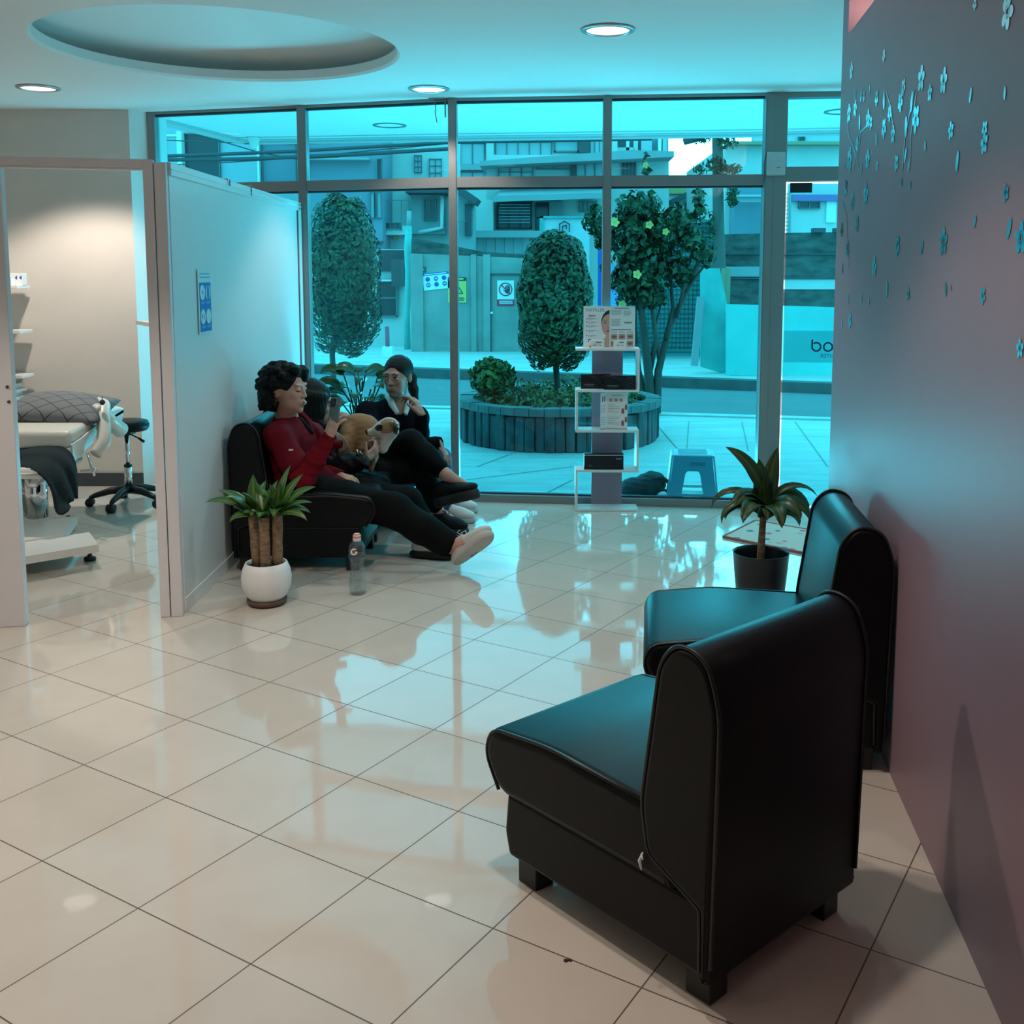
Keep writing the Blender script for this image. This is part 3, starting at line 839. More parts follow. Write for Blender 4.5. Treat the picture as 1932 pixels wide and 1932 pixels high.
# leafy plant in the corner behind the seated women
SX, SY = -1.13, 6.305
t = thing('potted_peace_lily', 'dark leafy plant with arching leaves between the seated women, against the window', 'plant', (SX, SY, 0))
bm = NB(); lathe(bm, [(0.065, 0.0), (0.08, 0.26), (0.085, 0.27), (0.075, 0.26)], (SX, SY, 0), 30, closed_top=True); obj('pot', bm, mat('black_pot', (0, 0, 0)), t)
bmf = NB(); uvl = bmf.loops.layers.uv.new('UVMap')
for (px, py, dx, az, L, dr, W) in [(648,705,0,185,0.16,1.9,0.05),(668,702,0,200,0.13,1.6,0.07),(690,705,0,340,0.14,1.3,0.06),(712,712,0,5,0.15,1.0,0.06),(640,728,0,195,0.16,2.0,0.05),(662,735,0,230,0.12,1.8,0.06),(700,735,0,320,0.15,1.6,0.06),(684,720,0,270,0.14,2.2,0.06),(652,745,0,210,0.15,1.8,0.055),(672,750,0,280,0.16,2.0,0.065),(720,722,0,350,0.13,1.5,0.055),(690,755,0,300,0.13,1.9,0.06),(705,758,0,330,0.12,1.8,0.055),(660,765,0,250,0.13,2.0,0.06),(676,703,0,90,0.13,1.6,0.06),(645,760,0,190,0.12,2.0,0.05)]:
    e = at(px, py, SY + rnd.uniform(-0.08, 0.02))
    b0 = Vector((SX + rnd.uniform(-0.04, 0.04), SY + rnd.uniform(-0.04, 0.04), 0.26))
    m1 = b0.lerp(e, 0.55) + Vector(((e.x - b0.x) * -0.18, 0, 0.05))
    tube(bmf, [b0, m1, e], 0.005, 6)
    strap_leaf(bmf, uvl, e, math.radians(az), math.radians(38), L, W * 1.15, dr, curl=rnd.uniform(-0.3, 0.3), roll=roll_to_view(az) * rnd.uniform(0.8, 1.2))
finish_leaves('foliage', bmf, M_lspath, t)

# ================================================================ SPORTS BOTTLE
BX, BY = -0.818, 4.37
t = thing('water_bottle', 'clear plastic sports drink bottle half full of water on the tiled floor', 'bottle', (BX, BY, 0))
prof = [(0.030, 0.0), (0.036, 0.006), (0.0375, 0.03), (0.0365, 0.06), (0.032, 0.10), (0.0305, 0.125), (0.031, 0.148), (0.0365, 0.152), (0.0385, 0.165), (0.0385, 0.195), (0.035, 0.216), (0.024, 0.231), (0.016, 0.236)]
bm = NB(); lathe(bm, prof, (BX, BY, 0), 32, wob=lambda k, z: 0.018 * math.sin(k * PI / 4) * (1 if z < 0.05 else 0)); obj('bottle_body', bm, glass_mat('clear_plastic_wall', (0.93, 0.94, 0.94), 0.10), t)
bm = NB(); lathe(bm, [(0.028, 0.003), (0.034, 0.008), (0.0355, 0.03), (0.0345, 0.06), (0.0305, 0.098)], (BX, BY, 0), 32, closed_top=True); obj('water', bm, glass_mat('drinking_water', (0.86, 0.89, 0.90), 0.07), t)
bm = NB(); lathe(bm, [(0.0165, 0.234), (0.0175, 0.237), (0.0175, 0.258), (0.014, 0.264), (0.012, 0.266)], (BX, BY, 0), 28, closed_top=True)
cap = obj('cap', bm, mat('milky_cap', (0.72, 0.70, 0.70), 0.4), t)
bm = NB(); lathe(bm, [(0.0178, 0.249), (0.0178, 0.256), (0.0142, 0.2645), (0.0125, 0.2665)], (BX, BY, 0), 28, closed_bot=False); obj('cap_insert', bm, mat('coral_plastic', (0.80, 0.20, 0.13), 0.4), cap)
# round label mark with a letter, facing the camera
bm = NB()
Mg = frame_M((BX - 0.006, BY - 0.0392, 0.196), (1, 0.12, 0), (0, 0, 1))
def ring_arc(bm, M, r0, r1, a0, a1, mi, n=20, sy=1.0, h=0.0008):
    for k in range(n):
        u = a0 + (a1 - a0) * k / n; w = a0 + (a1 - a0) * (k + 1) / n
        lpoly(bm, M, [(r0 * math.cos(u), sy * r0 * math.sin(u)), (r1 * math.cos(u), sy * r1 * math.sin(u)), (r1 * math.cos(w), sy * r1 * math.sin(w)), (r0 * math.cos(w), sy * r0 * math.sin(w))], h=h, mi=mi)
ring_arc(bm, Mg, 0.0085, 0.0150, math.radians(48), math.radians(352), 0)
lbox(bm, Mg, 0.002, -0.004, 0.0145, 0.001, 0.0008, mi=0)
lpoly(bm, Mg, [(-0.003, 0.008), (0.004, 0.009), (0.001, 0.002), (0.005, 0.001), (-0.004, -0.009), (-0.001, -0.001), (-0.005, -0.001)], h=0.0016, mi=1)
obj('label_mark', bm, [M_paper, M_red], t)
bm = NB(); lathe(bm, [(0.0388, 0.168), (0.0388, 0.172)], (BX, BY, 0), 32, closed_bot=False); obj('label_band', bm, M_ink, t)

# terracotta cup standing beside the black pot
c = un(1386, 1140); t = NB(); lathe(t, [(0.012, 0), (0.014, 0.002), (0.0145, 0.045), (0.016, 0.047), (0.016, 0.052), (0.012, 0.052)], (c.x, c.y, 0), 20, closed_top=True)
tag(obj('terracotta_cup', t, mat('terracotta', (0.42, 0.17, 0.10), 0.7)), 'small terracotta cup on the floor beside the black pot', 'cup')

# floor mat at the door
q = [un(1365, 1015), un(1535, 1050), un(1600, 1015), un(1425, 985)]
Mm = bpy.data.materials.new('floral_mat'); Mm.use_nodes = True
nt = Mm.node_tree; pb = nt.nodes['Principled BSDF']; pb.inputs['Roughness'].default_value = 0.9
tc = nt.nodes.new('ShaderNodeTexCoord')
vo = nt.nodes.new('ShaderNodeTexVoronoi'); vo.inputs['Scale'].default_value = 20
nt.links.new(tc.outputs['Object'], vo.inputs['Vector'])
sp = nt.nodes.new('ShaderNodeSeparateColor'); nt.links.new(vo.outputs['Color'], sp.inputs[0])
rp = nt.nodes.new('ShaderNodeValToRGB'); rp.color_ramp.interpolation = 'CONSTANT'
e = rp.color_ramp.elements; e[0].color = (0.66, 0.58, 0.50, 1); e[1].position = 0.45; e[1].color = (0.62, 0.20, 0.22, 1)
k = e.new(0.62); k.color = (0.66, 0.58, 0.50, 1); k = e.new(0.78); k.color = (0.10, 0.22, 0.30, 1); k = e.new(0.90); k.color = (0.70, 0.36, 0.34, 1)
nt.links.new(sp.outputs[0], rp.inputs[0])
mr = nt.nodes.new('ShaderNodeMath'); mr.operation = 'LESS_THAN'; mr.inputs[1].default_value = 0.40; nt.links.new(vo.outputs['Distance'], mr.inputs[0])
mx = nt.nodes.new('ShaderNodeMix'); mx.data_type = 'RGBA'; mx.inputs[6].default_value = (0.66, 0.58, 0.50, 1)
nt.links.new(mr.outputs[0], mx.inputs[0]); nt.links.new(rp.outputs[0], mx.inputs[7]); nt.links.new(mx.outputs[2], pb.inputs['Base Color'])
bm = NB()
a_ = [bm.verts.new(p + Vector((0, 0, 0.010))) for p in q]; b_ = [bm.verts.new(p) for p in q]
bm.faces.new(a_); bm.faces.new(b_[::-1])
for k in range(4): bm.faces.new((b_[k], b_[(k + 1) % 4], a_[(k + 1) % 4], a_[k]))
ctr = sum(q, Vector()) / 4
t = thing('door_mat', 'pale floor mat with red and blue flowers in front of the glass door', 'mat', ctr)
obj('mat_top', bm, Mm, t)
bm = NB()
for k in range(4): obox(bm, q[k] + Vector((0, 0, 0.006)), q[(k + 1) % 4] + Vector((0, 0, 0.006)), 0.012, 0.013)
obj('mat_border', bm, mat('brick_red_cloth', (0.38, 0.13, 0.11), 0.9), t)

# ================================================================ DISPLAY STAND
DXL, DXR = un(1088, 958).x, un(1199, 961).x
DY0, DY1 = 5.93, 6.075
t = thing('display_stand', 'white zigzag display shelf on a mauve backboard in front of the window', 'shelf', (0.345, 5.98, 0))
def dz(py): return at(1140, py, 5.95).z
def dx(px): return at(px, 800, 5.95).x
zs = [0.009, dz(886), dz(811), dz(735), dz(657)]
th = 0.013
bm = NB()
xl, xr = dx(1088), dx(1203)
def board(z, x0, x1): box(bm, x0, DY0, z - th, x1, DY1, z)
def side(x, z0, z1): box(bm, x - th / 2, DY0, z0, x + th / 2, DY1, z1 - th)
zs[0] = 0.014
for i, z in enumerate(zs): board(z, xl - th / 2, xr + th / 2)
side(xl, zs[0], zs[1]); side(xr, zs[1], zs[2]); side(xl, zs[2], zs[3]); side(xr, zs[3], zs[4])
obj('zigzag_shelf', bm, M_wlam, t)
bm = NB(); box(bm, dx(1118), DY1 - 0.006, 0.012, dx(1177), DY1 + 0.012, zs[4] - th, bev=0.001); obj('backboard', bm, M_mauvelam, t)
# open leaflet board on top
tp = at(1100, 578, 6.0)
def folded(name, label, cat, pxl, pxm, pxr, ytop, ybot, zb, Y, ym, group=None):
    """two-panel upright folder: left panel recedes from the fold"""
    o = thing(name, label, cat, (at(pxm, ybot, Y).x, Y, zb), 0, group)
    return o
zt = zs[4]
Lx, Mx_, Rx = at(1101, 620, 6.0).x, at(1150, 620, 5.97).x, at(1198, 620, 6.0).x
H = at(1150, 578, 5.97).z - zt
t = thing('brochure_board', 'large open brochure with half a woman\'s face standing on the top shelf', 'brochure', (Mx_, 5.98, zt))
ML = frame_M((Lx, 6.02, zt), (Mx_ - Lx, -0.045, 0), (0, 0, 1)); wL = math.hypot(Mx_ - Lx, 0.045)
MR = frame_M((Mx_, 5.975, zt), (Rx - Mx_, 0.03, 0), (0, 0, 1)); wR = math.hypot(Rx - Mx_, 0.03)
bm = NB(); lbox(bm, ML, 0, 0, wL, H, 0.0012); obj('left_panel', bm, mat('pale_blue_print', (0.66, 0.72, 0.74), 0.5), t)
bm = NB(); lbox(bm, MR, 0, 0, wR, H, 0.0012); obj('right_panel', bm, M_paper, t)
def U(w): return w * wL
z0 = 0.0014
bm = NB(); text_bm(bm, 'NATILLER', ML @ Matrix.Translation((U(0.10), H * 0.875, z0)), H * 0.105, 0.0002); obj('brochure_title', bm, mat('teal_ink', (0.10, 0.24, 0.27), 0.6), t)
bm = NB()
for k, yy in enumerate((0.775, 0.755)): lbox(bm, ML, U(0.20), H * yy, U(0.46), H * (yy + 0.010), 0.0003, z0)
for k, yy in enumerate((0.70, 0.61, 0.52, 0.41, 0.29)):
    disc(bm, ML @ Matrix.Translation((U(0.13), H * yy, z0)), H * 0.014, 0.0003, 10)
    for j in range(3): lbox(bm, ML, U(0.18), H * (yy + 0.008 - 0.018 * j), U(0.18 + (0.30, 0.38, 0.20)[j]), H * (yy + 0.014 - 0.018 * j), 0.0003, z0, mi=1)
disc(bm, ML @ Matrix.Translation((U(0.25), H * 0.165, z0)), H * 0.045, 0.0003, 18)
obj('printed_lines', bm, [M_ink, M_inkgrey], t)
# half face: hair, face, neck, features
bm = NB()
lpoly(bm, ML, [(U(1.0), H * 0.91), (U(0.88), H * 0.885), (U(0.76), H * 0.80), (U(0.69), H * 0.68), (U(0.685), H * 0.55), (U(0.72), H * 0.58), (U(0.80), H * 0.70), (U(1.0), H * 0.80)], 0.0003, z0)
obj('printed_hair', bm, mat('printed_black_hair', (0.02, 0.02, 0.025), 0.5), t)
bm = NB()
lpoly(bm, ML, [(U(1.0), H * 0.82), (U(0.86), H * 0.79), (U(0.755), H * 0.72), (U(0.70), H * 0.60), (U(0.705), H * 0.48), (U(0.76), H * 0.38), (U(0.84), H * 0.315), (U(0.90), H * 0.30), (U(1.0), H * 0.295)], 0.0003, z0 + 0.0002)
lpoly(bm, ML, [(U(0.88), H * 0.33), (U(1.0), H * 0.33), (U(1.0), 0.004), (U(0.62), 0.004), (U(0.66), H * 0.16), (U(0.84), H * 0.24)], 0.0003, z0)
obj('printed_face', bm, M_skinprint, t)
bm = NB()
lpoly(bm, ML, [(U(0.74), H * 0.645), (U(0.83), H * 0.668), (U(0.92), H * 0.645), (U(0.83), H * 0.654)], 0.0003, z0 + 0.0006)
lpoly(bm, ML, [(U(0.765), H * 0.600), (U(0.83), H * 0.622), (U(0.90), H * 0.600), (U(0.83), H * 0.590)], 0.0003, z0 + 0.0006)
lpoly(bm, ML, [(U(0.92), H * 0.480), (U(0.96), H * 0.495), (U(1.0), H * 0.480), (U(0.96), H * 0.472)], 0.0003, z0 + 0.0006)
obj('printed_eye', bm, M_ink, t)
bm = NB(); lpoly(bm, ML, [(U(0.86), H * 0.410), (U(0.95), H * 0.435), (U(1.0), H * 0.432), (U(1.0), H * 0.375), (U(0.94), H * 0.380)], 0.0003, z0 + 0.0006); obj('printed_lips', bm, M_lipprint, t)
bm = NB(); V = lambda w: w * wR
lbox(bm, MR, V(0.18), H * 0.945, V(0.75), H * 0.96, 0.0003, z0)
for (x0, x1, y0, y1) in ((0.06, 0.48, 0.79, 0.90), (0.54, 0.86, 0.77, 0.88), (0.06, 0.46, 0.52, 0.69), (0.58, 0.88, 0.56, 0.60)):
    yy = y1
    while yy > y0:
        lbox(bm, MR, V(x0), H * yy, V(x1 - 0.05 * ((yy * 100) % 3) / 2), H * (yy + 0.008), 0.0003, z0, mi=1); yy -= 0.020
lbox(bm, MR, V(0.56), H * 0.605, V(0.88), H * 0.622, 0.0003, z0); lbox(bm, MR, V(0.05), H * 0.435, V(0.85), H * 0.447, 0.0003, z0)
for k in range(3):
    for j in range(3): lbox(bm, MR, V(0.06 + 0.31 * k), H * (0.40 - 0.02 * j), V(0.30 + 0.31 * k), H * (0.408 - 0.02 * j), 0.0003, z0, mi=1)
obj('printed_lines', bm, [M_ink, M_inkgrey], t)
for k, (yb, yt) in enumerate(((0.20, 0.335), (0.20, 0.335), (0.20, 0.335), (0.03, 0.17), (0.03, 0.17))):
    x0 = (0.05, 0.36, 0.68, 0.05, 0.68)[k]
    bm = NB(); lbox(bm, MR, V(x0), H * yb, V(x0 + 0.26), H * yt, 0.0003, z0); ph = obj('printed_photo', bm, M_skinprint, t)
    bm = NB(); ym = (yb + yt) / 2
    lpoly(bm, MR, [(V(x0 + 0.02), H * ym), (V(x0 + 0.10), H * (ym + 0.035)), (V(x0 + 0.13), H * (ym + 0.028)), (V(x0 + 0.16), H * (ym + 0.035)), (V(x0 + 0.25), H * ym), (V(x0 + 0.13), H * (ym - 0.04))], 0.0003, z0 + 0.0004); obj('printed_mouth', bm, M_lipprint, ph)
# small white cartons in front of it
def carton(name, label, cat, pxl, pxr, ytop, Y, zb, dpt, m, group=None, rz=0.0):
    x0, x1 = at(pxl, 700, Y).x, at(pxr, 700, Y).x; h = at(pxl, ytop, Y).z - zb
    o = thing(name, label, cat, ((x0 + x1) / 2, Y + dpt / 2, zb), rz, group)
    bm = NB(); w = (x1 - x0) / 2; box(bm, -w, -dpt / 2, 0, w, dpt / 2, h, bev=0.0012); b = obj('carton_body', bm, m, o, local=True)
    return o, w, h
def front_M(dpt): return Matrix(((1, 0, 0, 0), (0, 0, -1, -dpt / 2 - 0.0004), (0, 1, 0, 0), (0, 0, 0, 1)))
for (lab, pl, pr_) in (('small white carton with black print, left one in front of the brochure', 1111, 1140), ('small white carton with black print, right one in front of the brochure', 1157, 1181)):
    o, w, h = carton('product_carton', lab, 'box', pl, pr_, 642, 5.945, zs[4], 0.022, M_paper, 'white cartons on the top shelf')
    bm = NB(); Mf = front_M(0.022)
    lbox(bm, Mf, -w * 0.1, h * 0.70, w * 0.65, h * 0.80, 0.0003); lbox(bm, Mf, -w * 0.5, h * 0.28, 0, h * 0.35, 0.0003); lbox(bm, Mf, w * 0.35, h * 0.28, w * 0.6, h * 0.35, 0.0003)
    for j in range(2): lbox(bm, Mf, -w * 0.5, h * (0.55 - 0.1 * j), w * 0.5, h * (0.57 - 0.1 * j), 0.0003, mi=1)
    if pl == 1111: disc(bm, Mf @ Matrix.Translation((-w * 0.85, h * 0.25, 0)), 0.006, 0.0004, 12, mi=2)
    obj('carton_print', bm, [M_ink, M_inkgrey, mat('orange_ink', (0.75, 0.20, 0.04), 0.5)], o, local=True)
# black cartons
M_bcart = mat('black_carton', (0.008, 0.010, 0.014), 0.35)
M_gold = mat('faint_grey_foil', (0.10, 0.13, 0.15), 0.4)
M_steel = mat('pale_foil', (0.45, 0.50, 0.54), 0.35)
for (lab, pl, pr_, yt, Y, zb, g, ln) in (('long black carton with fine lines lying behind on the second shelf', 1096, 1152, 706, 5.99, zs[3], 'black cartons on the stand', 0),
                                  ('long black carton with fine lines lying in front on the second shelf', 1140, 1200, 709, 5.94, zs[3], 'black cartons on the stand', 1),
                                  ('black carton with a pale stripe on the lowest raised shelf', 1103, 1178, 856, 5.95, zs[1], 'black cartons on the stand', 2)):
    o, w, h = carton('product_carton', lab, 'box', pl, pr_, yt, Y, zb, 0.045 if ln else 0.04, M_bcart, g)
    dpt = 0.045 if ln else 0.04
    bm = NB(); Mf = front_M(dpt)
    if ln < 2:
        for (x0, y0, x1, y1) in ((-0.6, 0.95, 0.9, 0.35), (-0.9, 1.0, 1.0, 0.62), (0.3, 0.05, 0.95, 0.75), (0.1, 0.5, 0.9, 0.05)):
            p = Vector((x0 * w, y0 * h)); q_ = Vector((x1 * w, y1 * h)); d_ = (q_ - p); a_ = math.atan2(d_.y, d_.x); c_ = (p + q_) / 2
            lbox(bm, Mf, c_.x - d_.length / 2, c_.y - 0.0005, c_.x + d_.length / 2, c_.y + 0.0005, 0.0003, rot=a_)
        lbox(bm, Mf, -w * 0.8, h * 0.26, -w * 0.1, h * 0.33, 0.0003); lbox(bm, Mf, -w * 0.7, h * 0.17, -w * 0.15, h * 0.21, 0.0003); lbox(bm, Mf, w * 0.45, h * 0.82, w * 0.85, h * 0.86, 0.0003)
        obj('carton_print', bm, M_gold, o, local=True)
    else:
        lbox(bm, Mf, -w, h * 0.885, w, h * 0.925, 0.0004); lbox(bm, Mf, w * 0.62, h * 0.66, w * 0.90, h * 0.70, 0.0004)
        lpoly(bm, Mf, [(-w * 0.78, h * 0.26), (-w * 0.70, h * 0.20), (-w * 0.58, h * 0.30), (-w * 0.69, h * 0.23)], 0.0004)
        obj('carton_print', bm, M_steel, o, local=True)
# folded leaflet on the middle shelf
zt = zs[2]; Lx, Mx_, Rx = at(1132, 770, 6.0).x, at(1144, 770, 5.98).x, at(1184, 770, 5.96).x; H = at(1150, 741, 5.98).z - zt
t = thing('product_leaflet', 'folded white leaflet with red ampoules standing on the middle shelf', 'leaflet', (Mx_, 5.98, zt))
ML = frame_M((Lx, 5.955, zt), (Mx_ - Lx, 0.035, 0), (0, 0, 1)); wL = math.hypot(Mx_ - Lx, 0.035)
MR = frame_M((Mx_, 5.99, zt), (Rx - Mx_, -0.02, 0), (0, 0, 1)); wR = math.hypot(Rx - Mx_, 0.02)
bm = NB(); lbox(bm, ML, 0, 0, wL, H, 0.001); obj('left_panel', bm, M_paper, t)
bm = NB(); lbox(bm, MR, 0, 0, wR, H, 0.001); obj('right_panel', bm, M_paper, t)
bm = NB(); z0 = 0.0012
for M_, w_ in ((ML, wL), (MR, wR)): lbox(bm, M_, 0, 0, w_, 0.003, 0.0003, z0, mi=0)
for x, y in ((0.25, 0.75), (0.6, 0.76)): lbox(bm, ML, wL * x, H * y, wL * (x + 0.18), H * (y + 0.15), 0.0003, z0, mi=1)
for x in (0.22, 0.46, 0.70): disc(bm, MR @ Matrix.Translation((wR * x, H * 0.80, z0)), wR * 0.085, 0.0003, 14, mi=2)
for x, y in ((0.78, 0.43), (0.78, 0.10), (0.94, 0.54), (0.94, 0.20)):
    lbox(bm, MR, wR * (x - 0.06), H * y, wR * min(0.99, x + 0.07), H * (y + 0.12), 0.0003, z0, mi=1); lbox(bm, MR, wR * (x - 0.025), H * (y + 0.12), wR * (x + 0.03), H * (y + 0.155), 0.0003, z0, mi=1)
for k in range(12):
    yy = 0.66 - 0.048 * k
    if 5 <= k <= 6: continue
    lbox(bm, MR, wR * 0.08, H * yy, wR * (0.62 if k % 3 else 0.40), H * (yy + 0.012), 0.0003, z0, mi=3)
    lbox(bm, ML, wL * 0.1, H * yy, wL * 0.85, H * (yy + 0.012), 0.0003, z0, mi=3)
lbox(bm, MR, wR * 0.25, H * 0.92, wR * 0.8, H * 0.935, 0.0003, z0, mi=3)
obj('leaflet_print', bm, [M_red, M_lipprint, M_skinprint, M_inkgrey], t)

# ================================================================ SMALL WALL THINGS
# blue hygiene notice on the partition
def part_pt(px, py): return onplane(px, py, (-1.478, 4.2, 0), (PE.y - q0.y, -(PE.x - q0.x), 0)) 
c0 = part_pt(375, 631); c1 = part_pt(399, 627); c2 = part_pt(368, 509)
t = thing('hygiene_notice', 'blue and white notice with four round pictograms on the white partition', 'sign', c0)
sn = Vector((PE.y - q0.y, -(PE.x - q0.x), 0)).normalized()
xd = (c1 - c0); xd.z = 0
Wn = xd.length; Hn = (c2 - c0).length
Mn = frame_M(c0 + sn * 0.001, xd, (0, 0, 1))
bm = NB(); lbox(bm, Mn, 0, 0, Wn, Hn, 0.003); obj('sign_board', bm, mat('sign_white', (0.60, 0.66, 0.68), 0.4), t)
bm = NB(); lbox(bm, Mn, Wn * 0.08, Hn * 0.03, Wn * 0.97, Hn * 0.80, 0.0004, 0.003); obj('sign_field', bm, mat('sign_blue', (0.015, 0.12, 0.45), 0.4), t)
bm = NB()
for x in (0.31, 0.74):
    for y in (0.645, 0.265):
        disc(bm, Mn @ Matrix.Translation((Wn * x, Hn * y, 0.0036)), Wn * 0.19, 0.0004, 24, sy=Hn * 0.118 / (Wn * 0.19), mi=0)
        for j in range(2): lbox(bm, Mn, Wn * (x - 0.15), Hn * (y - 0.155 - 0.022 * j), Wn * (x + 0.15), Hn * (y - 0.142 - 0.022 * j), 0.0004, 0.0036, mi=2)
disc(bm, Mn @ Matrix.Translation((Wn * 0.74, Hn * 0.645, 0.004)), Wn * 0.09, 0.0004, 16, sy=2.2, mi=1)
lbox(bm, Mn, Wn * 0.27, Hn * 0.635, Wn * 0.37, Hn * 0.665, 0.0004, 0.004, mi=1, rot=-0.6)
lbox(bm, Mn, Wn * 0.22, Hn * 0.24, Wn * 0.27, Hn * 0.31, 0.0004, 0.004, mi=1); lbox(bm, Mn, Wn * 0.36, Hn * 0.23, Wn * 0.40, Hn * 0.30, 0.0004, 0.004, mi=1)
for y in (0.87, 0.925): lbox(bm, Mn, Wn * 0.14, Hn * y, Wn * 0.90, Hn * (y + 0.022), 0.0004, 0.0032, mi=2)
obj('sign_pictogram', bm, [mat('sign_white', (0, 0, 0)), mat('sign_blue', (0, 0, 0)), mat('sign_grey_blue', (0.16, 0.36, 0.52), 0.4)], t)
# white access reader on the window post
q = at(1464, 309, 5.985)
t = thing('access_reader', 'white rounded plastic box on the window post beside the door', 'device', q)
bm = NB(); box(bm, q.x - 0.054, 5.972, q.z - 0.066, q.x + 0.054, 5.996, q.z + 0.066, bev=0.010, seg=3); obj('housing', bm, mat('device_grey', (0.50, 0.53, 0.54), 0.4), t, smooth=True)
bm = NB(); box(bm, q.x + 0.002, 5.9705, q.z - 0.024, q.x + 0.022, 5.9725, q.z - 0.021); obj('slot', bm, M_alud, t)
bm = NB(); tube(bm, [(q.x - 0.056, 5.985, q.z + 0.06), (q.x - 0.066, 5.985, q.z), (q.x - 0.064, 5.985, q.z - 0.08), (q.x - 0.07, 5.99, q.z - 0.10)], 0.0025, 6); obj('cable', bm, M_alud, t)
# ceiling hook with a dangling wire
q = un(825, 185, CEIL)
t = thing('ceiling_bracket', 'small dangling metal bracket and wire on the ceiling by the window', 'bracket', q)
bm = NB(); box(bm, q.x - 0.05, q.y - 0.01, CEIL - 0.006, q.x + 0.05, q.y + 0.01, CEIL); obj('plate', bm, M_alu, t)
bm = NB(); tube(bm, [(q.x - 0.012, q.y, CEIL - 0.005), (q.x - 0.010, q.y, CEIL - 0.06), (q.x - 0.013, q.y, CEIL - 0.085), (q.x - 0.003, q.y, CEIL - 0.14)], 0.003, 6); obj('wire', bm, M_alu, t)
bm = NB(); box(bm, q.x + 0.042, q.y - 0.006, CEIL - 0.11, q.x + 0.05, q.y + 0.006, CEIL - 0.005); obj('hanger', bm, M_alu, t)
# debris on the floor
q = un(1072, 1813); bm = NB()
for k in range(3): lathe(bm, [(0.002, 0), (0.005 - k * 0.001, 0.002), (0.002, 0.004)], (q.x + 0.005 * (k - 1), q.y + 0.002 * (k % 2), 0), 8, closed_top=True)
tag(obj('floor_crumb', bm, mat('crumb', (0.08, 0.05, 0.04), 0.9)), 'tiny dark crumb on the tile joint left of the foreground chair', 'crumb')

# ================================================================ TREATMENT CABIN
# round trolley stool
sx, sy = -2.50, 6.10
t = thing('rolling_stool', 'black round rolling stool with five castors in the treatment cabin', 'stool', (sx, sy, 0))
bm = NB(); lathe(bm, [(0.08, 0.445), (0.115, 0.45), (0.128, 0.465), (0.13, 0.485), (0.122, 0.505), (0.10, 0.512), (0.001, 0.515)], (sx, sy, 0), 40); obj('seat', bm, M_black, t)
bm = NB(); box(bm, sx - 0.04, sy - 0.04, 0.425, sx + 0.04, sy + 0.04, 0.447, bev=0.004); obj('seat_plate', bm, M_blackpl, t)
bm = NB(); tube(bm, [(sx + 0.03, sy - 0.02, 0.43), (sx + 0.075, sy - 0.04, 0.415), (sx + 0.10, sy - 0.05, 0.405)], 0.004, 8); tube(bm, [(sx + 0.088, sy - 0.045, 0.41), (sx + 0.125, sy - 0.06, 0.392)], [0.006, 0.009], 10); obj('lever', bm, M_blackpl, t)
bm = NB(); tube(bm, [(sx, sy, 0.20), (sx, sy, 0.43)], 0.0135, 16); tube(bm, [(sx, sy, 0.10), (sx, sy, 0.235)], 0.022, 18); obj('gas_lift', bm, M_chrome, t)
bm = NB(); tube(bm, [(sx, sy, 0.232), (sx, sy, 0.244)], 0.0235, 18); obj('lift_collar', bm, M_blackpl, t)
for k in range(5):
    a_ = math.radians(-95 + 72 * k); d_ = Vector((math.cos(a_), math.sin(a_), 0)); c_ = Vector((sx, sy, 0))
    bm = NB(); tube(bm, [c_ + Vector((0, 0, 0.095)), c_ + d_ * 0.10 + Vector((0, 0, 0.09)), c_ + d_ * 0.19 + Vector((0, 0, 0.065)), c_ + d_ * 0.215 + Vector((0, 0, 0.055))], [0.026, 0.022, 0.016, 0.012], 10); lg = obj('leg', bm, M_blackpl, t)
    bm = NB()
    for s in (-1, 1):
        sd = Vector((-d_.y, d_.x, 0)) * 0.012 * s; cc = c_ + d_ * 0.22 + Vector((0, 0, 0.0255)) + sd
        tube(bm, [cc - sd.normalized() * 0.009, cc + sd.normalized() * 0.009], 0.0255, 16)
    tube(bm, [c_ + d_ * 0.217 + Vector((0, 0, 0.026)), c_ + d_ * 0.217 + Vector((0, 0, 0.06))], 0.009, 8)
    obj('castor', bm, M_blackpl, lg)

# treatment couch seen from its foot
t = thing('treatment_couch', 'cream vinyl treatment couch on a chrome pedestal in the cabin', 'treatment bed', (-2.75, 5.3, 0))
zb = 0.105
cA_, cB_ = un(186, 1027, zb), un(146, 975, zb)
cL_ = (un(47, 1050, zb) - cA_).normalized()
cF_ = cA_.lerp(cB_, 0.42)
bm = NB()
lpoly(bm, Matrix.Translation((0, 0, 0.068)), [(p.x, p.y) for p in (cA_, cF_, cF_ + cL_ * 1.1, cA_ + cL_ * 1.1)], 0.037)
lpoly(bm, Matrix.Translation((0, 0, 0.068)), [(p.x, p.y) for p in (cF_ + cL_ * 0.12, cB_, cB_ + cL_ * 0.9, cF_ + cL_ * 1.0)], 0.045)
obj('base_plate', bm, M_wmetal, t)
for (px, py) in ((170, 1057), (130, 998), (75, 1066)):
    q = un(px, py); bm = NB()
    if px == 75: q = un(170, 1057) + cL_ * 0.95
    lathe(bm, [(0.026, 0.0), (0.028, 0.004), (0.028, 0.016), (0.012, 0.022), (0.010, 0.03), (0.010, 0.075)], q, 20, closed_top=True); obj('levelling_foot', bm, M_blackpl, t)
pz = at(62, 905, 5.32).z
q = un(62, 1002, zb); q = Vector((-2.66, 5.34, zb))
bm = NB(); tube(bm, [(q.x - 0.015, 5.34, zb), (q.x - 0.015, 5.34, 0.36)], 0.055, 26); tube(bm, [(q.x - 0.11, 5.36, zb), (q.x - 0.11, 5.36, 0.36)], 0.045, 24); obj('pedestal', bm, M_chrome, t)
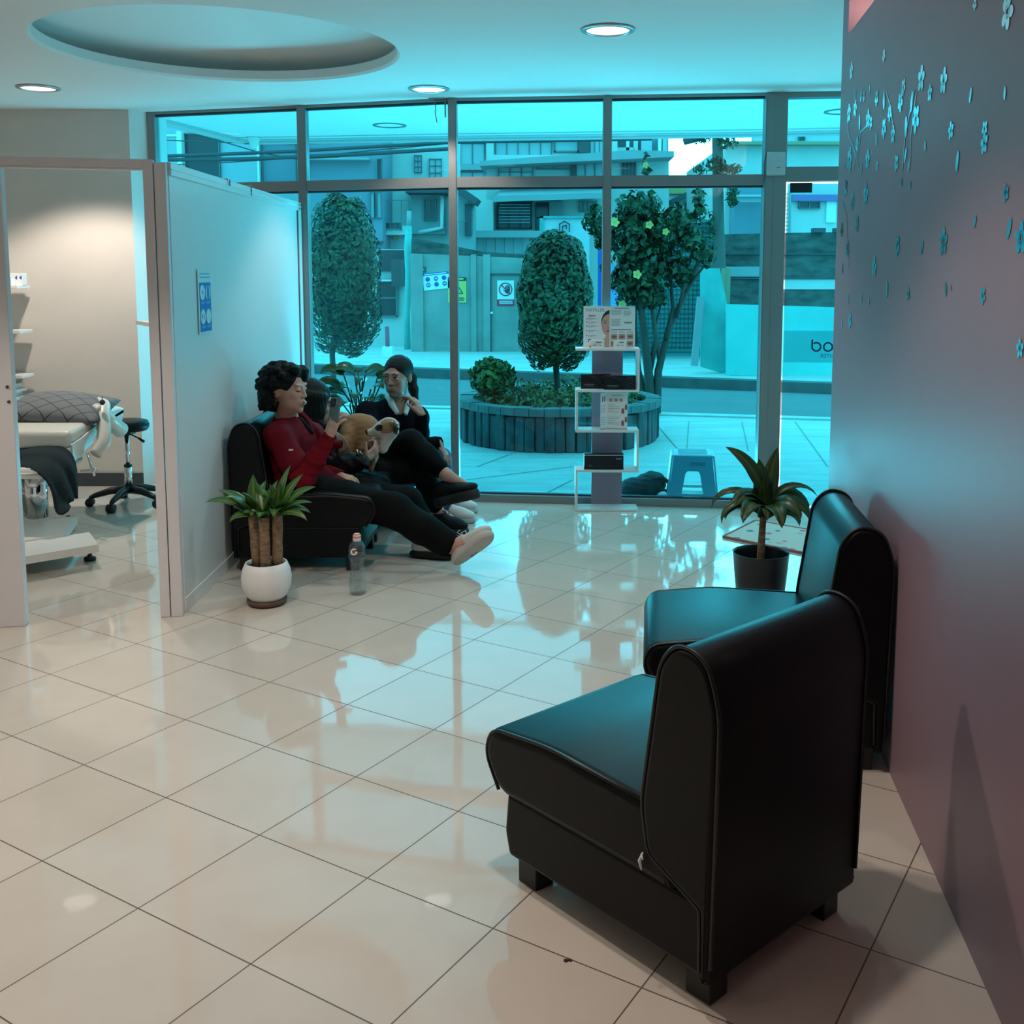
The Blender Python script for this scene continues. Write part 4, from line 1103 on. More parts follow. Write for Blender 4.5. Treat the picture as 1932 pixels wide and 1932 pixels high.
bm = NB(); box(bm, q.x - 0.25, 5.12, 0.352, q.x + 0.07, 5.60, 0.362); tube(bm, [(q.x - 0.10, 5.20, 0.27), (q.x - 0.03, 5.17, 0.15)], 0.007, 8); obj('lift_frame', bm, M_chrome, t)
sz = at(60, 880, 5.1)
bm = NB(); box(bm, -3.2, 5.02, 0.365, at(84, 900, 5.05).x, 5.5, at(40, 882, 5.05).z, bev=0.03, seg=4); obj('leg_rest_pad', bm, M_cream, t, smooth=True)
# main mattress slab, a little dished, with the raised side bolster
bm = NB()
xr = at(165, 800, 5.5).x
prof = rounded([(5.28, 0.475), (5.95, 0.475), (6.02, 0.60), (5.90, 0.625), (5.30, 0.565)], 0.03, 5)
prism(bm, prof, (-3.4, xr), bev=0.03, seg=4); obj('mattress', bm, M_cream, t, smooth=True)
e0, e1 = at(200, 768, 5.66), at(180, 842, 5.42)
bm = NB(); tube(bm, spline([(e0.x - 0.10, 5.74, e0.z + 0.03), (e0.x - 0.03, 5.70, e0.z + 0.010), (e0.x, 5.62, e0.z - 0.03), (e1.x + 0.01, 5.50, 0.485), (e1.x - 0.01, 5.44, 0.42)]), ramp([0.018, 0.032, 0.036, 0.037, 0.030]), 20); obj('side_bolster', bm, M_cream, t)
bm = NB(); lpoly(bm, frame_M((xr + 0.003, 5.32, 0.0), (0, 1, 0), (0, 0, 1)), [(-0.04, 0.40), (0.20, 0.47), (0.26, 0.56), (0.10, 0.52), (-0.04, 0.50)], 0.012); obj('side_cover', bm, M_wmetal, t)
q1 = at(165, 855, 5.4); q2 = at(178, 898, 5.36)
bm = NB(); tube(bm, [q1, q2], 0.007, 8); tube(bm, [at(152, 888, 5.4), at(180, 886, 5.36)], 0.006, 8); tube(bm, [at(176, 886, 5.36), at(181, 886, 5.36)], 0.010, 10); obj('release_lever', bm, M_chrome, t)
bm = NB(); tube(bm, [at(180, 770, 5.60) + Vector((0, 0, 0.0)), at(228, 812, 5.82)], [0.03, 0.045], 14); obj('arm_pad', bm, M_cream, t)
# pillow with a diamond weave
def pillow_mat():
    m = bpy.data.materials.new('diamond_grey_weave'); m.use_nodes = True
    nt = m.node_tree; L = nt.links; b = nt.nodes['Principled BSDF']; b.inputs['Roughness'].default_value = 0.8
    uv = nt.nodes.new('ShaderNodeUVMap'); mp = nt.nodes.new('ShaderNodeMapping'); mp.inputs['Scale'].default_value = (6, 6, 1); mp.inputs['Rotation'].default_value = (0, 0, PI / 4)
    L.new(uv.outputs[0], mp.inputs[0]); s = nt.nodes.new('ShaderNodeSeparateXYZ'); L.new(mp.outputs[0], s.inputs[0])
    def mth(op, a, v):
        n = nt.nodes.new('ShaderNodeMath'); n.operation = op
        for i, q in enumerate((a, v)):
            if q is None: continue
            if isinstance(q, float): n.inputs[i].default_value = q
            else: L.new(q, n.inputs[i])
        return n.outputs[0]
    dd = [mth('ABSOLUTE', mth('SUBTRACT', mth('FRACT', s.outputs[a], None), 0.5), None) for a in ('X', 'Y')]
    g = mth('GREATER_THAN', mth('MAXIMUM', dd[0], dd[1]), 0.465)
    mx = nt.nodes.new('ShaderNodeMix'); mx.data_type = 'RGBA'; mx.inputs[6].default_value = (0.17, 0.175, 0.185, 1); mx.inputs[7].default_value = (0.045, 0.047, 0.055, 1)
    L.new(g, mx.inputs[0]); L.new(mx.outputs[2], b.inputs['Base Color'])
    return m
pc = at(116, 765, 5.66)
t = thing('cushion', 'grey cushion with a diamond weave and corner pompoms lying on the couch', 'cushion', pc)
N = 18; bm = NB(); uvl = bm.loops.layers.uv.new('UVMap')
ca, sa = math.cos(-0.12), math.sin(-0.12)
def pil(u, v, s):
    x = (u - 0.5) * 0.52; y = (v - 0.5) * 0.38
    hgt = 0.072 * (max(0, math.sin(PI * u) * math.sin(PI * v))) ** 0.45
    k = 1 - 0.10 * (math.sin(PI * u) if abs(v - .5) > .45 else 0) 
    return Vector((pc.x + x, pc.y + y * 0.9, pc.z - 0.035 + y * 0.22 + 0.06 * (0.5 - u) * 0.6 + s * hgt + 0.02))
vs = {}
for s in (1, -1):
    for i in range(N + 1):
        for j in range(N + 1):
            edge = i in (0, N) or j in (0, N)
            key = (i, j, 0 if edge else s)
            if key not in vs: vs[key] = bm.verts.new(pil(i / N, j / N, s))
    for i in range(N):
        for j in range(N):
            ks = [(i, j), (i + 1, j), (i + 1, j + 1), (i, j + 1)]
            vv = [vs[(a, b, 0 if a in (0, N) or b in (0, N) else s)] for a, b in ks]
            try: f = bm.faces.new(vv if s > 0 else vv[::-1])
            except ValueError: continue
            f.smooth = True
            kk = ks if s > 0 else ks[::-1]
            for lp, (a, b) in zip(f.loops, kk): lp[uvl].uv = (a / N, b / N)
obj('cushion_cover', bm, pillow_mat(), t)
for (px, py) in ((193, 759), (147, 797)):
    q = at(px, py, 5.58); bm = NB(); lathe(bm, [(0.001, -0.016), (0.011, -0.011), (0.016, 0), (0.011, 0.011), (0.001, 0.016)], q, 14, closed_bot=False); tube(bm, [q, q + Vector((-0.004, 0.01, 0.03))], 0.0025, 6)
    obj('pompom', bm, mat('dark_grey_wool', (0.05, 0.052, 0.06), 0.95), t)
# dark blanket draped over the foot end
M_blank = mat('dark_teal_fleece', (0.010, 0.022, 0.026), 0.95, bump=0.8, bscale=160)
bm = NB(); R_ = []
cols = 16
path = [(30, 842, 5.42, 0), (60, 838, 5.36, 0), (95, 836, 5.32, 0), (122, 843, 5.28, 0), (140, 858, 5.24, 0), (148, 885, 5.22, 0), (150, 915, 5.2, 0), (148, 940, 5.2, 0)]
low = [(30, 880, 5.08), (55, 882, 5.05), (80, 892, 5.0), (95, 915, 4.98), (100, 940, 4.97), (104, 958, 4.97), (112, 968, 4.97), (125, 968, 4.98)]
for k in range(len(path)):
    a_ = at(*path[k][:3]); b_ = at(*low[k]); row = []
    for j in range(cols):
        u = j / (cols - 1)
        p = a_.lerp(b_, u) + Vector((0.010 * math.sin(u * 17 + k * 0.9), -0.012 * math.sin(u * 14 + k), 0.022 * math.sin(PI * u)))
        row.append(bm.verts.new(p))
    R_.append(row)
for i in range(len(R_) - 1):
    for j in range(cols - 1):
        f = bm.faces.new((R_[i][j], R_[i][j + 1], R_[i + 1][j + 1], R_[i + 1][j])); f.smooth = True
o = obj('blanket', bm, M_blank); tag(o, 'dark fleece blanket draped over the foot of the treatment couch', 'blanket')
md = o.modifiers.new('subdivision', 'SUBSURF'); md.levels = 1; md.render_levels = 1
md = o.modifiers.new('thickness', 'SOLIDIFY'); md.thickness = 0.014
# wall shelves at the left of the cabin
for (lab, py, w) in (('white wall shelf carrying boxes, topmost of three in the cabin', 541, 45), ('empty white wall shelf, middle of three in the cabin', 625, 50), ('white wall shelf over a small rack, lowest of three in the cabin', 709, 54)):
    xr = at(w, py, 6.52).x; z = at(30, py, 6.5).z
    bm = NB(); box(bm, -4.0, 6.44, z - 0.012, xr, 6.60, z + 0.008, bev=0.002)
    tag(obj('wall_shelf', bm, M_wlam), lab, 'shelf', 'wall shelves in the cabin')
z = at(30, 541, 6.5).z + 0.008
for (lab, a_, b_, yt, dpt, y0, blue) in (('small white box with blue triangles on the topmost cabin shelf', 19, 42, 515, 0.06, 6.50, True), ('small white box at the front of the topmost cabin shelf', 5, 21, 523, 0.05, 6.446, False)):
    x0, x1 = at(a_, 530, y0).x, at(b_, 530, y0).x; h = at(a_, yt, y0).z - z
    o = thing('medicine_box', lab, 'box', ((x0 + x1) / 2, y0 + dpt / 2, z), 0, 'boxes on the cabin shelf')
    bm = NB(); box(bm, x0, y0, z, x1, y0 + dpt, z + h, bev=0.001); obj('carton_body', bm, M_paper, o)
    bm = NB(); Mf = frame_M((x0, y0 - 0.0002, z), (1, 0, 0), (0, 0, 1))
    w_ = x1 - x0
    if blue:
        for cx in (0.50, 0.86): lpoly(bm, Mf, [(w_ * (cx - 0.12), h * 0.62), (w_ * (cx + 0.10), h * 0.45), (w_ * (cx + 0.10), h * 0.80)], 0.0006)
    else: lbox(bm, Mf, w_ * 0.5, h * 0.3, w_ * 0.9, h * 0.6, 0.0006)
    obj('carton_print', bm, M_blue if blue else M_inkgrey, o)
bm = NB()
for py in (734, 748): z = at(25, py, 6.5).z; box(bm, -3.9, 6.46, z - 0.02, at(36, py, 6.5).x, 6.60, z)
box(bm, at(27, 740, 6.5).x - 0.01, 6.46, at(25, 760, 6.5).z, at(27, 740, 6.5).x, 6.6, at(25, 725, 6.5).z)
tag(obj('letter_rack', bm, M_wlam), 'small white rack below the lowest cabin shelf beside the cushion', 'rack')
# curtain-roll end and cream shelf edge near the post
q = at(290, 394, 5.4)
bm = NB(); tube(bm, [q, q + Vector((0.50, -0.02, 0.0))], 0.030, 22); t_ = obj('roller_tube', bm, M_wlam); tag(t_, 'white roller tube end sticking out behind the cabin door post', 'roller')
a_, b_ = at(256, 612, 5.6), at(318, 622, 4.9)
t = thing('cabin_shelf', 'cream glass-edged shelf beside the cabin window', 'shelf', a_)
bm = NB(); lpoly(bm, frame_M((0, 0, a_.z), (1, 0, 0), (0, 1, 0)), [(a_.x, a_.y), (a_.x + 0.03, a_.y - 0.04), (b_.x + 0.04, b_.y), (-1.52, b_.y + 0.05), (-1.52, b_.y + 0.4), (a_.x + 0.30, a_.y + 0.12)], 0.020); obj('shelf_board', bm, M_cream, t)
# cardboard parcel and cable at the window end of the cabin
q = un(322, 935); o = thing('cardboard_box', 'narrow brown box standing by the cabin window behind the post', 'box', (q.x, q.y, 0))
bm = NB(); box(bm, q.x - 0.035, q.y, 0, q.x + 0.20, q.y + 0.14, at(318, 858, q.y).z, bev=0.002); obj('carton_body', bm, mat('kraft_board', (0.34, 0.27, 0.24), 0.8), o)
bm = NB(); box(bm, q.x - 0.036, q.y - 0.001, at(318, 862, q.y).z, q.x + 0.201, q.y + 0.141, at(318, 856, q.y).z); obj('lid', bm, M_paper, o)

# ================================================================ SCULPTING FIELD (smooth unions of rounded shapes, one skin)
class Field:
    def __init__(s, lo, hi, h):
        s.lo = np.array(lo, np.float32); s.h = h
        s.n = np.ceil((np.array(hi) - np.array(lo)) / h).astype(int) + 1
        s.D = np.full(s.n, 0.08, np.float32)
    def _sl(s, lo, hi):
        a = np.clip(np.floor((np.array(lo) - s.lo) / s.h).astype(int), 0, s.n - 1)
        b = np.clip(np.ceil((np.array(hi) - s.lo) / s.h).astype(int) + 1, 1, s.n)
        if np.any(b <= a): return None
        sl = tuple(slice(i, j) for i, j in zip(a, b))
        g = [s.lo[k] + s.h * np.arange(a[k], b[k], dtype=np.float32) for k in range(3)]
        return sl, g[0][:, None, None], g[1][None, :, None], g[2][None, None, :]
    def _mix(s, sl, d, k, sub):
        D = s.D[sl]
        if sub:
            e = -d
            hh = np.maximum(k - np.abs(D - e), 0) / max(k, 1e-6)
            s.D[sl] = np.maximum(D, e) + hh * hh * k * 0.25
        else:
            hh = np.maximum(k - np.abs(D - d), 0) / max(k, 1e-6)
            s.D[sl] = np.minimum(D, d) - hh * hh * k * 0.25
    def cap(s, p, q, r0, r1=None, k=0.02, sub=False):
        if r1 is None: r1 = r0
        p = np.array(p, np.float32); q = np.array(q, np.float32)
        m = max(r0, r1) + 0.035 + k
        S = s._sl(np.minimum(p, q) - m, np.maximum(p, q) + m)
        if S is None: return
        sl, X, Y, Z = S
        v = q - p; L2 = float(v @ v) + 1e-12
        t = np.clip(((X - p[0]) * v[0] + (Y - p[1]) * v[1] + (Z - p[2]) * v[2]) / L2, 0, 1)
        d = np.sqrt((X - p[0] - t * v[0]) ** 2 + (Y - p[1] - t * v[1]) ** 2 + (Z - p[2] - t * v[2]) ** 2) - (r0 + (r1 - r0) * t)
        s._mix(sl, d, k, sub)
    def chain(s, pts, rs, k=0.02):
        for i in range(len(pts) - 1): s.cap(pts[i], pts[i + 1], rs[i], rs[i + 1], k)
    def ell(s, c, r, R=None, k=0.02, sub=False):
        c = np.array(c, np.float32); r = np.array(r, np.float32)
        R = np.eye(3, dtype=np.float32) if R is None else np.array(R, np.float32)
        ext = np.sqrt(((R * r[None, :]) ** 2).sum(1)) + 0.035 + k
        S = s._sl(c - ext, c + ext)
        if S is None: return
        sl, X, Y, Z = S
        u = [((X - c[0]) * R[0, i] + (Y - c[1]) * R[1, i] + (Z - c[2]) * R[2, i]) for i in range(3)]
        k0 = np.sqrt((u[0] / r[0]) ** 2 + (u[1] / r[1]) ** 2 + (u[2] / r[2]) ** 2)
        k1 = np.sqrt((u[0] / r[0] ** 2) ** 2 + (u[1] / r[1] ** 2) ** 2 + (u[2] / r[2] ** 2) ** 2) + 1e-9
        s._mix(sl, k0 * (k0 - 1) / k1, k, sub)
    def half(s, p, n, k=0.004):
        """cut away everything on the side the normal points to"""
        n = np.array(n, np.float32); n = n / np.linalg.norm(n)
        g = [s.lo[i] + s.h * np.arange(s.n[i], dtype=np.float32) for i in range(3)]
        d = (g[0][:, None, None] - p[0]) * n[0] + (g[1][None, :, None] - p[1]) * n[1] + (g[2][None, None, :] - p[2]) * n[2]
        s.D = np.maximum(s.D, d)
    def ripple(s, amp, scale, seed=0):
        g = [s.lo[i] + s.h * np.arange(s.n[i], dtype=np.float32) for i in range(3)]
        r = np.random.RandomState(seed)
        for o in range(3):
            f = scale * (1.7 ** o); v = r.normal(size=(2, 3)); v /= np.linalg.norm(v, axis=1)[:, None]; ph = r.uniform(0, 6.28, 2)
            a = np.sin(f * (g[0][:, None, None] * v[0, 0] + g[1][None, :, None] * v[0, 1] + g[2][None, None, :] * v[0, 2]) + ph[0])
            b = np.sin(f * 0.8 * (g[0][:, None, None] * v[1, 0] + g[1][None, :, None] * v[1, 1] + g[2][None, None, :] * v[1, 2]) + ph[1])
            s.D += (amp / (1.5 ** o) * a * b).astype(np.float32)
    def mesh(s, name):
        D = s.D; h = s.h
        S = D < 0
        n = np.array(D.shape) - 1
        cnt = np.zeros(n, np.int8)
        for dx in (0, 1):
            for dy in (0, 1):
                for dz_ in (0, 1):
                    cnt += S[dx:n[0] + dx, dy:n[1] + dy, dz_:n[2] + dz_]
        cells = np.argwhere((cnt > 0) & (cnt < 8))
        vid = np.full(n, -1, np.int32)
        vid[cells[:, 0], cells[:, 1], cells[:, 2]] = np.arange(len(cells))
        co = np.array([(a, b, c) for a in (0, 1) for b in (0, 1) for c in (0, 1)])
        vals = np.stack([D[cells[:, 0] + o[0], cells[:, 1] + o[1], cells[:, 2] + o[2]] for o in co], 1)
        acc = np.zeros((len(cells), 3)); num = np.zeros(len(cells))
        for i in range(8):
            for j in range(i + 1, 8):
                if np.abs(co[i] - co[j]).sum() != 1: continue
                a, b = vals[:, i], vals[:, j]
                m = (a < 0) != (b < 0)
                t = np.where(m, a / np.where(m, a - b, 1), 0)
                acc += np.where(m[:, None], co[i] + t[:, None] * (co[j] - co[i]), 0); num += m
        V = s.lo + h * (cells + acc / num[:, None])
        quads = []
        for ax in range(3):
            o = [(1, 2), (2, 0), (0, 1)][ax]
            A = np.moveaxis(S, ax, 0)
            ch = A[:-1] != A[1:]
            ch = np.moveaxis(ch, 0, ax)
            e = np.argwhere(ch)
            ok = np.ones(len(e), bool)
            for q in o: ok &= (e[:, q] >= 1) & (e[:, q] < n[q])
            e = e[ok]
            inside = S[e[:, 0], e[:, 1], e[:, 2]]
            def cell(da, db):
                f = e.copy(); f[:, o[0]] -= da; f[:, o[1]] -= db
                return vid[f[:, 0], f[:, 1], f[:, 2]]
            q4 = np.stack([cell(1, 1), cell(0, 1), cell(0, 0), cell(1, 0)], 1)
            q4[~inside] = q4[~inside][:, ::-1]
            quads.append(q4)
        Q = np.concatenate(quads)
        me = bpy.data.meshes.new(name)
        me.vertices.add(len(V)); me.vertices.foreach_set('co', V.astype(np.float32).ravel())
        me.loops.add(len(Q) * 4); me.loops.foreach_set('vertex_index', Q.astype(np.int32).ravel())
        me.polygons.add(len(Q)); me.polygons.foreach_set('loop_start', np.arange(0, len(Q) * 4, 4, dtype=np.int32))
        me.polygons.foreach_set('loop_total', np.full(len(Q), 4, np.int32))
        me.polygons.foreach_set('use_smooth', np.ones(len(Q), bool))
        me.update(calc_edges=True); me.validate()
        return me
    def obj(s, name, m, parent=None):
        me = s.mesh(name)
        if parent is not None: me.transform(world_matrix(parent).inverted())
        me.materials.append(m)
        return put(bpy.data.objects.new(name, me), parent)

# ================================================================ OUTDOORS
M_pave = mat('pale_paving', (0.66, 0.65, 0.63), 0.7, col2=(0.50, 0.49, 0.47), vscale=3.0, stretch=(0.5, 2.6, 1))
M_road = mat('asphalt', (0.20, 0.21, 0.22), 0.85, var=0.15, vscale=2.0, stretch=(0.3, 2, 1), bump=0.1, bscale=80)
M_kerbl = mat('pale_kerb', (0.62, 0.61, 0.58), 0.8, var=0.2, vscale=4)
M_kerbd = mat('dark_kerb', (0.13, 0.14, 0.14), 0.85, var=0.3, vscale=5)
M_walk = mat('far_sidewalk', (0.55, 0.55, 0.53), 0.85, var=0.2, vscale=2.5, stretch=(0.5, 2, 1))
M_stone = mat('planter_stone', (0.15, 0.16, 0.165), 0.9, col2=(0.05, 0.056, 0.06), vscale=9, bump=0.7, bscale=20, stretch=(1, 1, 0.25))
M_cap = mat('planter_cap', (0.20, 0.22, 0.22), 0.85, var=0.3, vscale=8, bump=0.4, bscale=25)
M_gate = mat('weathered_sheet', (0.40, 0.37, 0.34), 0.8, col2=(0.25, 0.25, 0.24), vscale=1.6, bump=0.1, bscale=20)
M_turq = mat('turquoise_sheeting', (0.10, 0.52, 0.50), 0.6, var=0.25, vscale=3, bump=0.5, bscale=5)
M_turqd = mat('turquoise_net', (0.08, 0.40, 0.40), 0.8, var=0.3, vscale=2.0)
M_bw = mat('pale_render', (0.62, 0.62, 0.60), 0.9, var=0.12, vscale=1.0)
M_bg = mat('blue_grey_render', (0.22, 0.27, 0.33), 0.9, var=0.10, vscale=0.6)
M_bm = mat('mid_grey_render', (0.36, 0.38, 0.39), 0.9, var=0.12, vscale=0.8)
M_bd = mat('dark_trim', (0.07, 0.08, 0.09), 0.7)
M_win = mat('window_dark', (0.035, 0.05, 0.06), 0.15)
M_winl = mat('window_reflecting', (0.42, 0.47, 0.50), 0.25)
M_wframe = mat('window_frame_grey', (0.16, 0.18, 0.19), 0.6)
M_oldw = mat('old_masonry', (0.15, 0.145, 0.135), 0.95, col2=(0.05, 0.05, 0.048), vscale=3.5, bump=0.8, bscale=9, stretch=(1, 1, 2.2))

def ext(p, q, t): return p + (q - p) * t
n0, n1 = un(720, 768), un(1560, 793)
NL, NR = ext(n0, n1, -6), ext(n0, n1, 5)
f0, f1 = un(640, 698), un(1330, 724)
FL, FR = ext(f0, f1, -6), ext(f0, f1, 5)
def slab(name, pts, z0, z1, m):
    bm = NB()
    a = [bm.verts.new((p[0], p[1], z1)) for p in pts]; b = [bm.verts.new((p[0], p[1], z0)) for p in pts]
    bm.faces.new(a); bm.faces.new(b[::-1])
    for k in range(len(pts)): bm.faces.new((b[k], b[(k + 1) % len(pts)], a[(k + 1) % len(pts)], a[k]))
    return tag(obj(name, bm, m), kind='structure')
slab('pavement', [(-14, 7.0), (-5, 6.95), MUL[0], MUL[1], MUL[2], MUL[3], MUL[4], MUL[5], (4.5, 5.75), (14, 5.2), NR, NL], -0.14, -0.004, M_pave)
# joints between paving slabs
bm = NB()
for (p, q) in (((1230, 790), (1290, 860)), ((1300, 795), (1296, 850)), ((1500, 795), (1562, 880)), ((1400, 795), (1412, 850)), ((880, 905), (1080, 880)), ((1080, 905), (1010, 940)), ((900, 880), (980, 850))):
    a_, b_ = un(*p), un(*q); obox(bm, a_, b_, 0.007, 0.002)
tag(obj('trim_9', bm, mat('joint_grey', (0.36, 0.36, 0.35), 0.9)), kind='structure')
kd = (NR - NL).normalized(); kn = Vector((-kd.y, kd.x, 0))
slab('kerb_near', [NL, NR, NR + kn * 0.16, NL + kn * 0.16], -0.14, 0.012, M_kerbl)
slab('street', [NL + kn * 0.16, NR + kn * 0.16, FR, FL], -0.16, -0.07, M_road)
fd = (FR - FL).normalized(); fn = Vector((-fd.y, fd.x, 0))
slab('kerb_far', [FL, FR, FR + fn * 0.22, FL + fn * 0.22], -0.16, 0.06, M_kerbd)
slab('sidewalk', [FL + fn * 0.22, FR + fn * 0.22, (40, 60), (-40, 60)], -0.16, 0.05, M_walk)
# overhang above the shop window
E = [un(225, 195, 2.43), un(300, 224, 2.43), un(455, 263, 2.43), un(860, 256, 2.43), un(1450, 248, 2.43), un(1640, 244, 2.43)]
E[0] = ext(E[1], E[2], -1.2); E.append(ext(E[4], E[5], 6))
slab('ceiling_overhang', [(p.x, p.y) for p in E] + [(9, 5.2), (4.5, 5.75)] + MUL[::-1] + [(-5, 6.95)], 2.43, 2.9, mat('soffit_paint', (0.82, 0.82, 0.81), 0.7))
bm = NB()
for p, q in zip(E, E[1:]):
    obox(bm, p + Vector((0, 0.03, -0.004)), q + Vector((0, 0.03, -0.004)), 0.06, 0.012)
    obox(bm, p + Vector((0, -0.12, -0.002)), q + Vector((0, -0.12, -0.002)), 0.03, 0.008)
    obox(bm, p + Vector((0, 0.10, -0.012)), q + Vector((0, 0.10, -0.012)), 0.10, 0.025)
tag(obj('trim_10', bm, mat('soffit_moulding', (0.55, 0.56, 0.56), 0.7)), kind='structure')
for (px, py, lab) in ((1590, 210, 'round recessed light ring in the overhang outside the door'), (735, 236, 'round recessed light ring in the overhang outside the left window')):
    q = un(px, py, 2.43); bm = NB(); disc(bm, Matrix.Translation(q) @ Matrix.Rotation(PI, 4, 'X'), 0.12, 0.006, 30, r2=0.10)
    tag(obj('soffit_light', bm, M_alu), lab, 'ceiling light', 'recessed lights in the overhang')
q = un(479, 259, 2.43); t = thing('dome_lamp', 'small white cone lamp hanging under the overhang outside the left window', 'lamp', q)
bm = NB(); lathe(bm, [(0.012, -0.085), (0.028, -0.06), (0.040, -0.03), (0.048, -0.003)], q, 20); obj('lamp_cone', bm, M_white, t)
bm = NB(); lathe(bm, [(0.05, -0.004), (0.058, -0.002), (0.058, 0.0)], q, 20); obj('lamp_base', bm, M_bm, t)

# planter ---------------------------------------------------------
CXp, CYp, RP = 0.105, 8.76, 0.835
HP = at(1055, 772, CYp - RP).z
t = thing('stone_planter', 'large round planter ringed with upright stone slabs on the pavement', 'planter', (CXp, CYp, 0))
ns = 64
bm = NB()
for k in range(ns):
    a0 = 2 * PI * k / ns; w = RP * 2 * PI / ns
    r = RP + rnd.uniform(-0.012, 0.018); h = HP - 0.055 + rnd.uniform(-0.02, 0.004)
    M = Matrix.Translation((CXp, CYp, 0)) @ Matrix.Rotation(a0, 4, 'Z') @ Matrix.Translation((r - 0.05, 0, 0)) @ Matrix.Rotation(rnd.uniform(-0.02, 0.02), 4, 'X')
    vs = box(bm, 0, -w * rnd.uniform(0.40, 0.52), -0.004, 0.055, w * rnd.uniform(0.40, 0.52), h, bev=0.012, seg=2, M=M)
obj('stone_slabs', bm, M_stone, t, smooth=False)
bm = NB(); nc = 44
for k in range(nc):
    a0 = 2 * PI * k / nc; a1 = 2 * PI * (k + 0.95) / nc
    ro, ri = RP + 0.025, RP - 0.10
    pts = [(ri * math.cos(a0), ri * math.sin(a0)), (ro * math.cos(a0), ro * math.sin(a0)), (ro * math.cos(a1), ro * math.sin(a1)), (ri * math.cos(a1), ri * math.sin(a1))]
    lpoly(bm, Matrix.Translation((CXp, CYp, HP - 0.06)), pts, 0.06 + rnd.uniform(-0.004, 0.004))
obj('cap_stones', bm, M_cap, t)
bm = NB(); lathe(bm, [(RP - 0.05, 0.0), (RP - 0.10, HP - 0.05), (RP * 0.5, HP - 0.03), (0.001, HP - 0.02)], (CXp, CYp, 0), 40, closed_bot=False); obj('soil', bm, M_soil, t)

# foliage ----------------------------------------------------------
M_lf = {}
def fol_mat(name, a, b, rough=0.4):
    m = bpy.data.materials.new(name); m.use_nodes = True
    nt = m.node_tree; bs = nt.nodes['Principled BSDF']; bs.inputs['Roughness'].default_value = rough
    at_ = nt.nodes.new('ShaderNodeAttribute'); at_.attribute_name = 'shade'
    r = nt.nodes.new('ShaderNodeValToRGB'); r.color_ramp.elements[0].color = (*a, 1); r.color_ramp.elements[1].color = (*b, 1)
    nt.links.new(at_.outputs['Fac'], r.inputs[0]); nt.links.new(r.outputs[0], bs.inputs['Base Color'])
    return m
def leaves(name, spots, size, m, parent, seed=1, outward=None, aspect=0.5):
    """spots: array of centres; every leaf a folded four-triangle blade, tone (leaf age) varying leaf to leaf"""
    r = np.random.RandomState(seed); P = np.array(spots); N = len(P)
    d = r.normal(size=(N, 3)); 
    if outward is not None: d = d * 0.75 + np.array(outward)
    d /= np.linalg.norm(d, axis=1)[:, None] + 1e-9
    u = np.cross(d, r.normal(size=(N, 3))); u /= np.linalg.norm(u, axis=1)[:, None] + 1e-9
    w = np.cross(d, u); L = size * r.uniform(0.65, 1.25, N)[:, None]
    a = P - u * L * 0.5; c = P + u * L * 0.5
    b = P + w * L * aspect * 0.5 + d * L * 0.10; e = P - w * L * aspect * 0.5 + d * L * 0.10
    V = np.stack([a, b, c, e], 1).reshape(-1, 3) - np.array(world_matrix(parent).translation)
    me = bpy.data.meshes.new(name)
    idx = np.arange(N)[:, None] * 4
    T = np.concatenate([idx + np.array([0, 1, 2]), idx + np.array([0, 2, 3])], 1).reshape(-1, 3)
    me.from_pydata([tuple(v) for v in V], [], [tuple(t_) for t_ in T])
    at_ = me.attributes.new('shade', 'FLOAT', 'POINT'); at_.data.foreach_set('value', np.repeat(r.uniform(0, 1, N) ** 1.5, 4).astype(np.float32))
    me.materials.append(m)
    return put(bpy.data.objects.new(name, me), parent)
def shell_pts(c, r, n, seed, p=2.0, depth=0.35, lump=0.08):
    rr = np.random.RandomState(seed)
    d = rr.normal(size=(n, 3)); d /= np.linalg.norm(d, axis=1)[:, None]
    q = (np.abs(d) ** p).sum(1) ** (-1 / p)
    k = 1 - depth * rr.uniform(0, 1, n) ** 1.6
    k *= 1 + lump * np.sin(d[:, 0] * 7 + seed) * np.sin(d[:, 2] * 9 + 2 * seed)
    return np.array(c) + d * (q * k)[:, None] * np.array(r), d
M_top = fol_mat('topiary_leaf', (0.010, 0.040, 0.016), (0.060, 0.13, 0.045))
M_hib = fol_mat('hibiscus_leaf', (0.008, 0.032, 0.012), (0.045, 0.11, 0.035))
M_bush = fol_mat('variegated_leaf', (0.03, 0.085, 0.025), (0.26, 0.24, 0.05))
def core(name, c, r, m, parent, p=2.0):
    bm = NB(); bmesh.ops.create_icosphere(bm, subdivisions=3, radius=1)
    for v in bm.verts:
        d = v.co.normalized(); q = (abs(d.x) ** p + abs(d.y) ** p + abs(d.z) ** p) ** (-1 / p)
        v.co = Vector((c[0] + d.x * q * r[0], c[1] + d.y * q * r[1], c[2] + d.z * q * r[2]))
    return obj(name, bm, m, parent, smooth=True)
M_core = mat('inner_twigs', (0.018, 0.030, 0.014), 0.95)
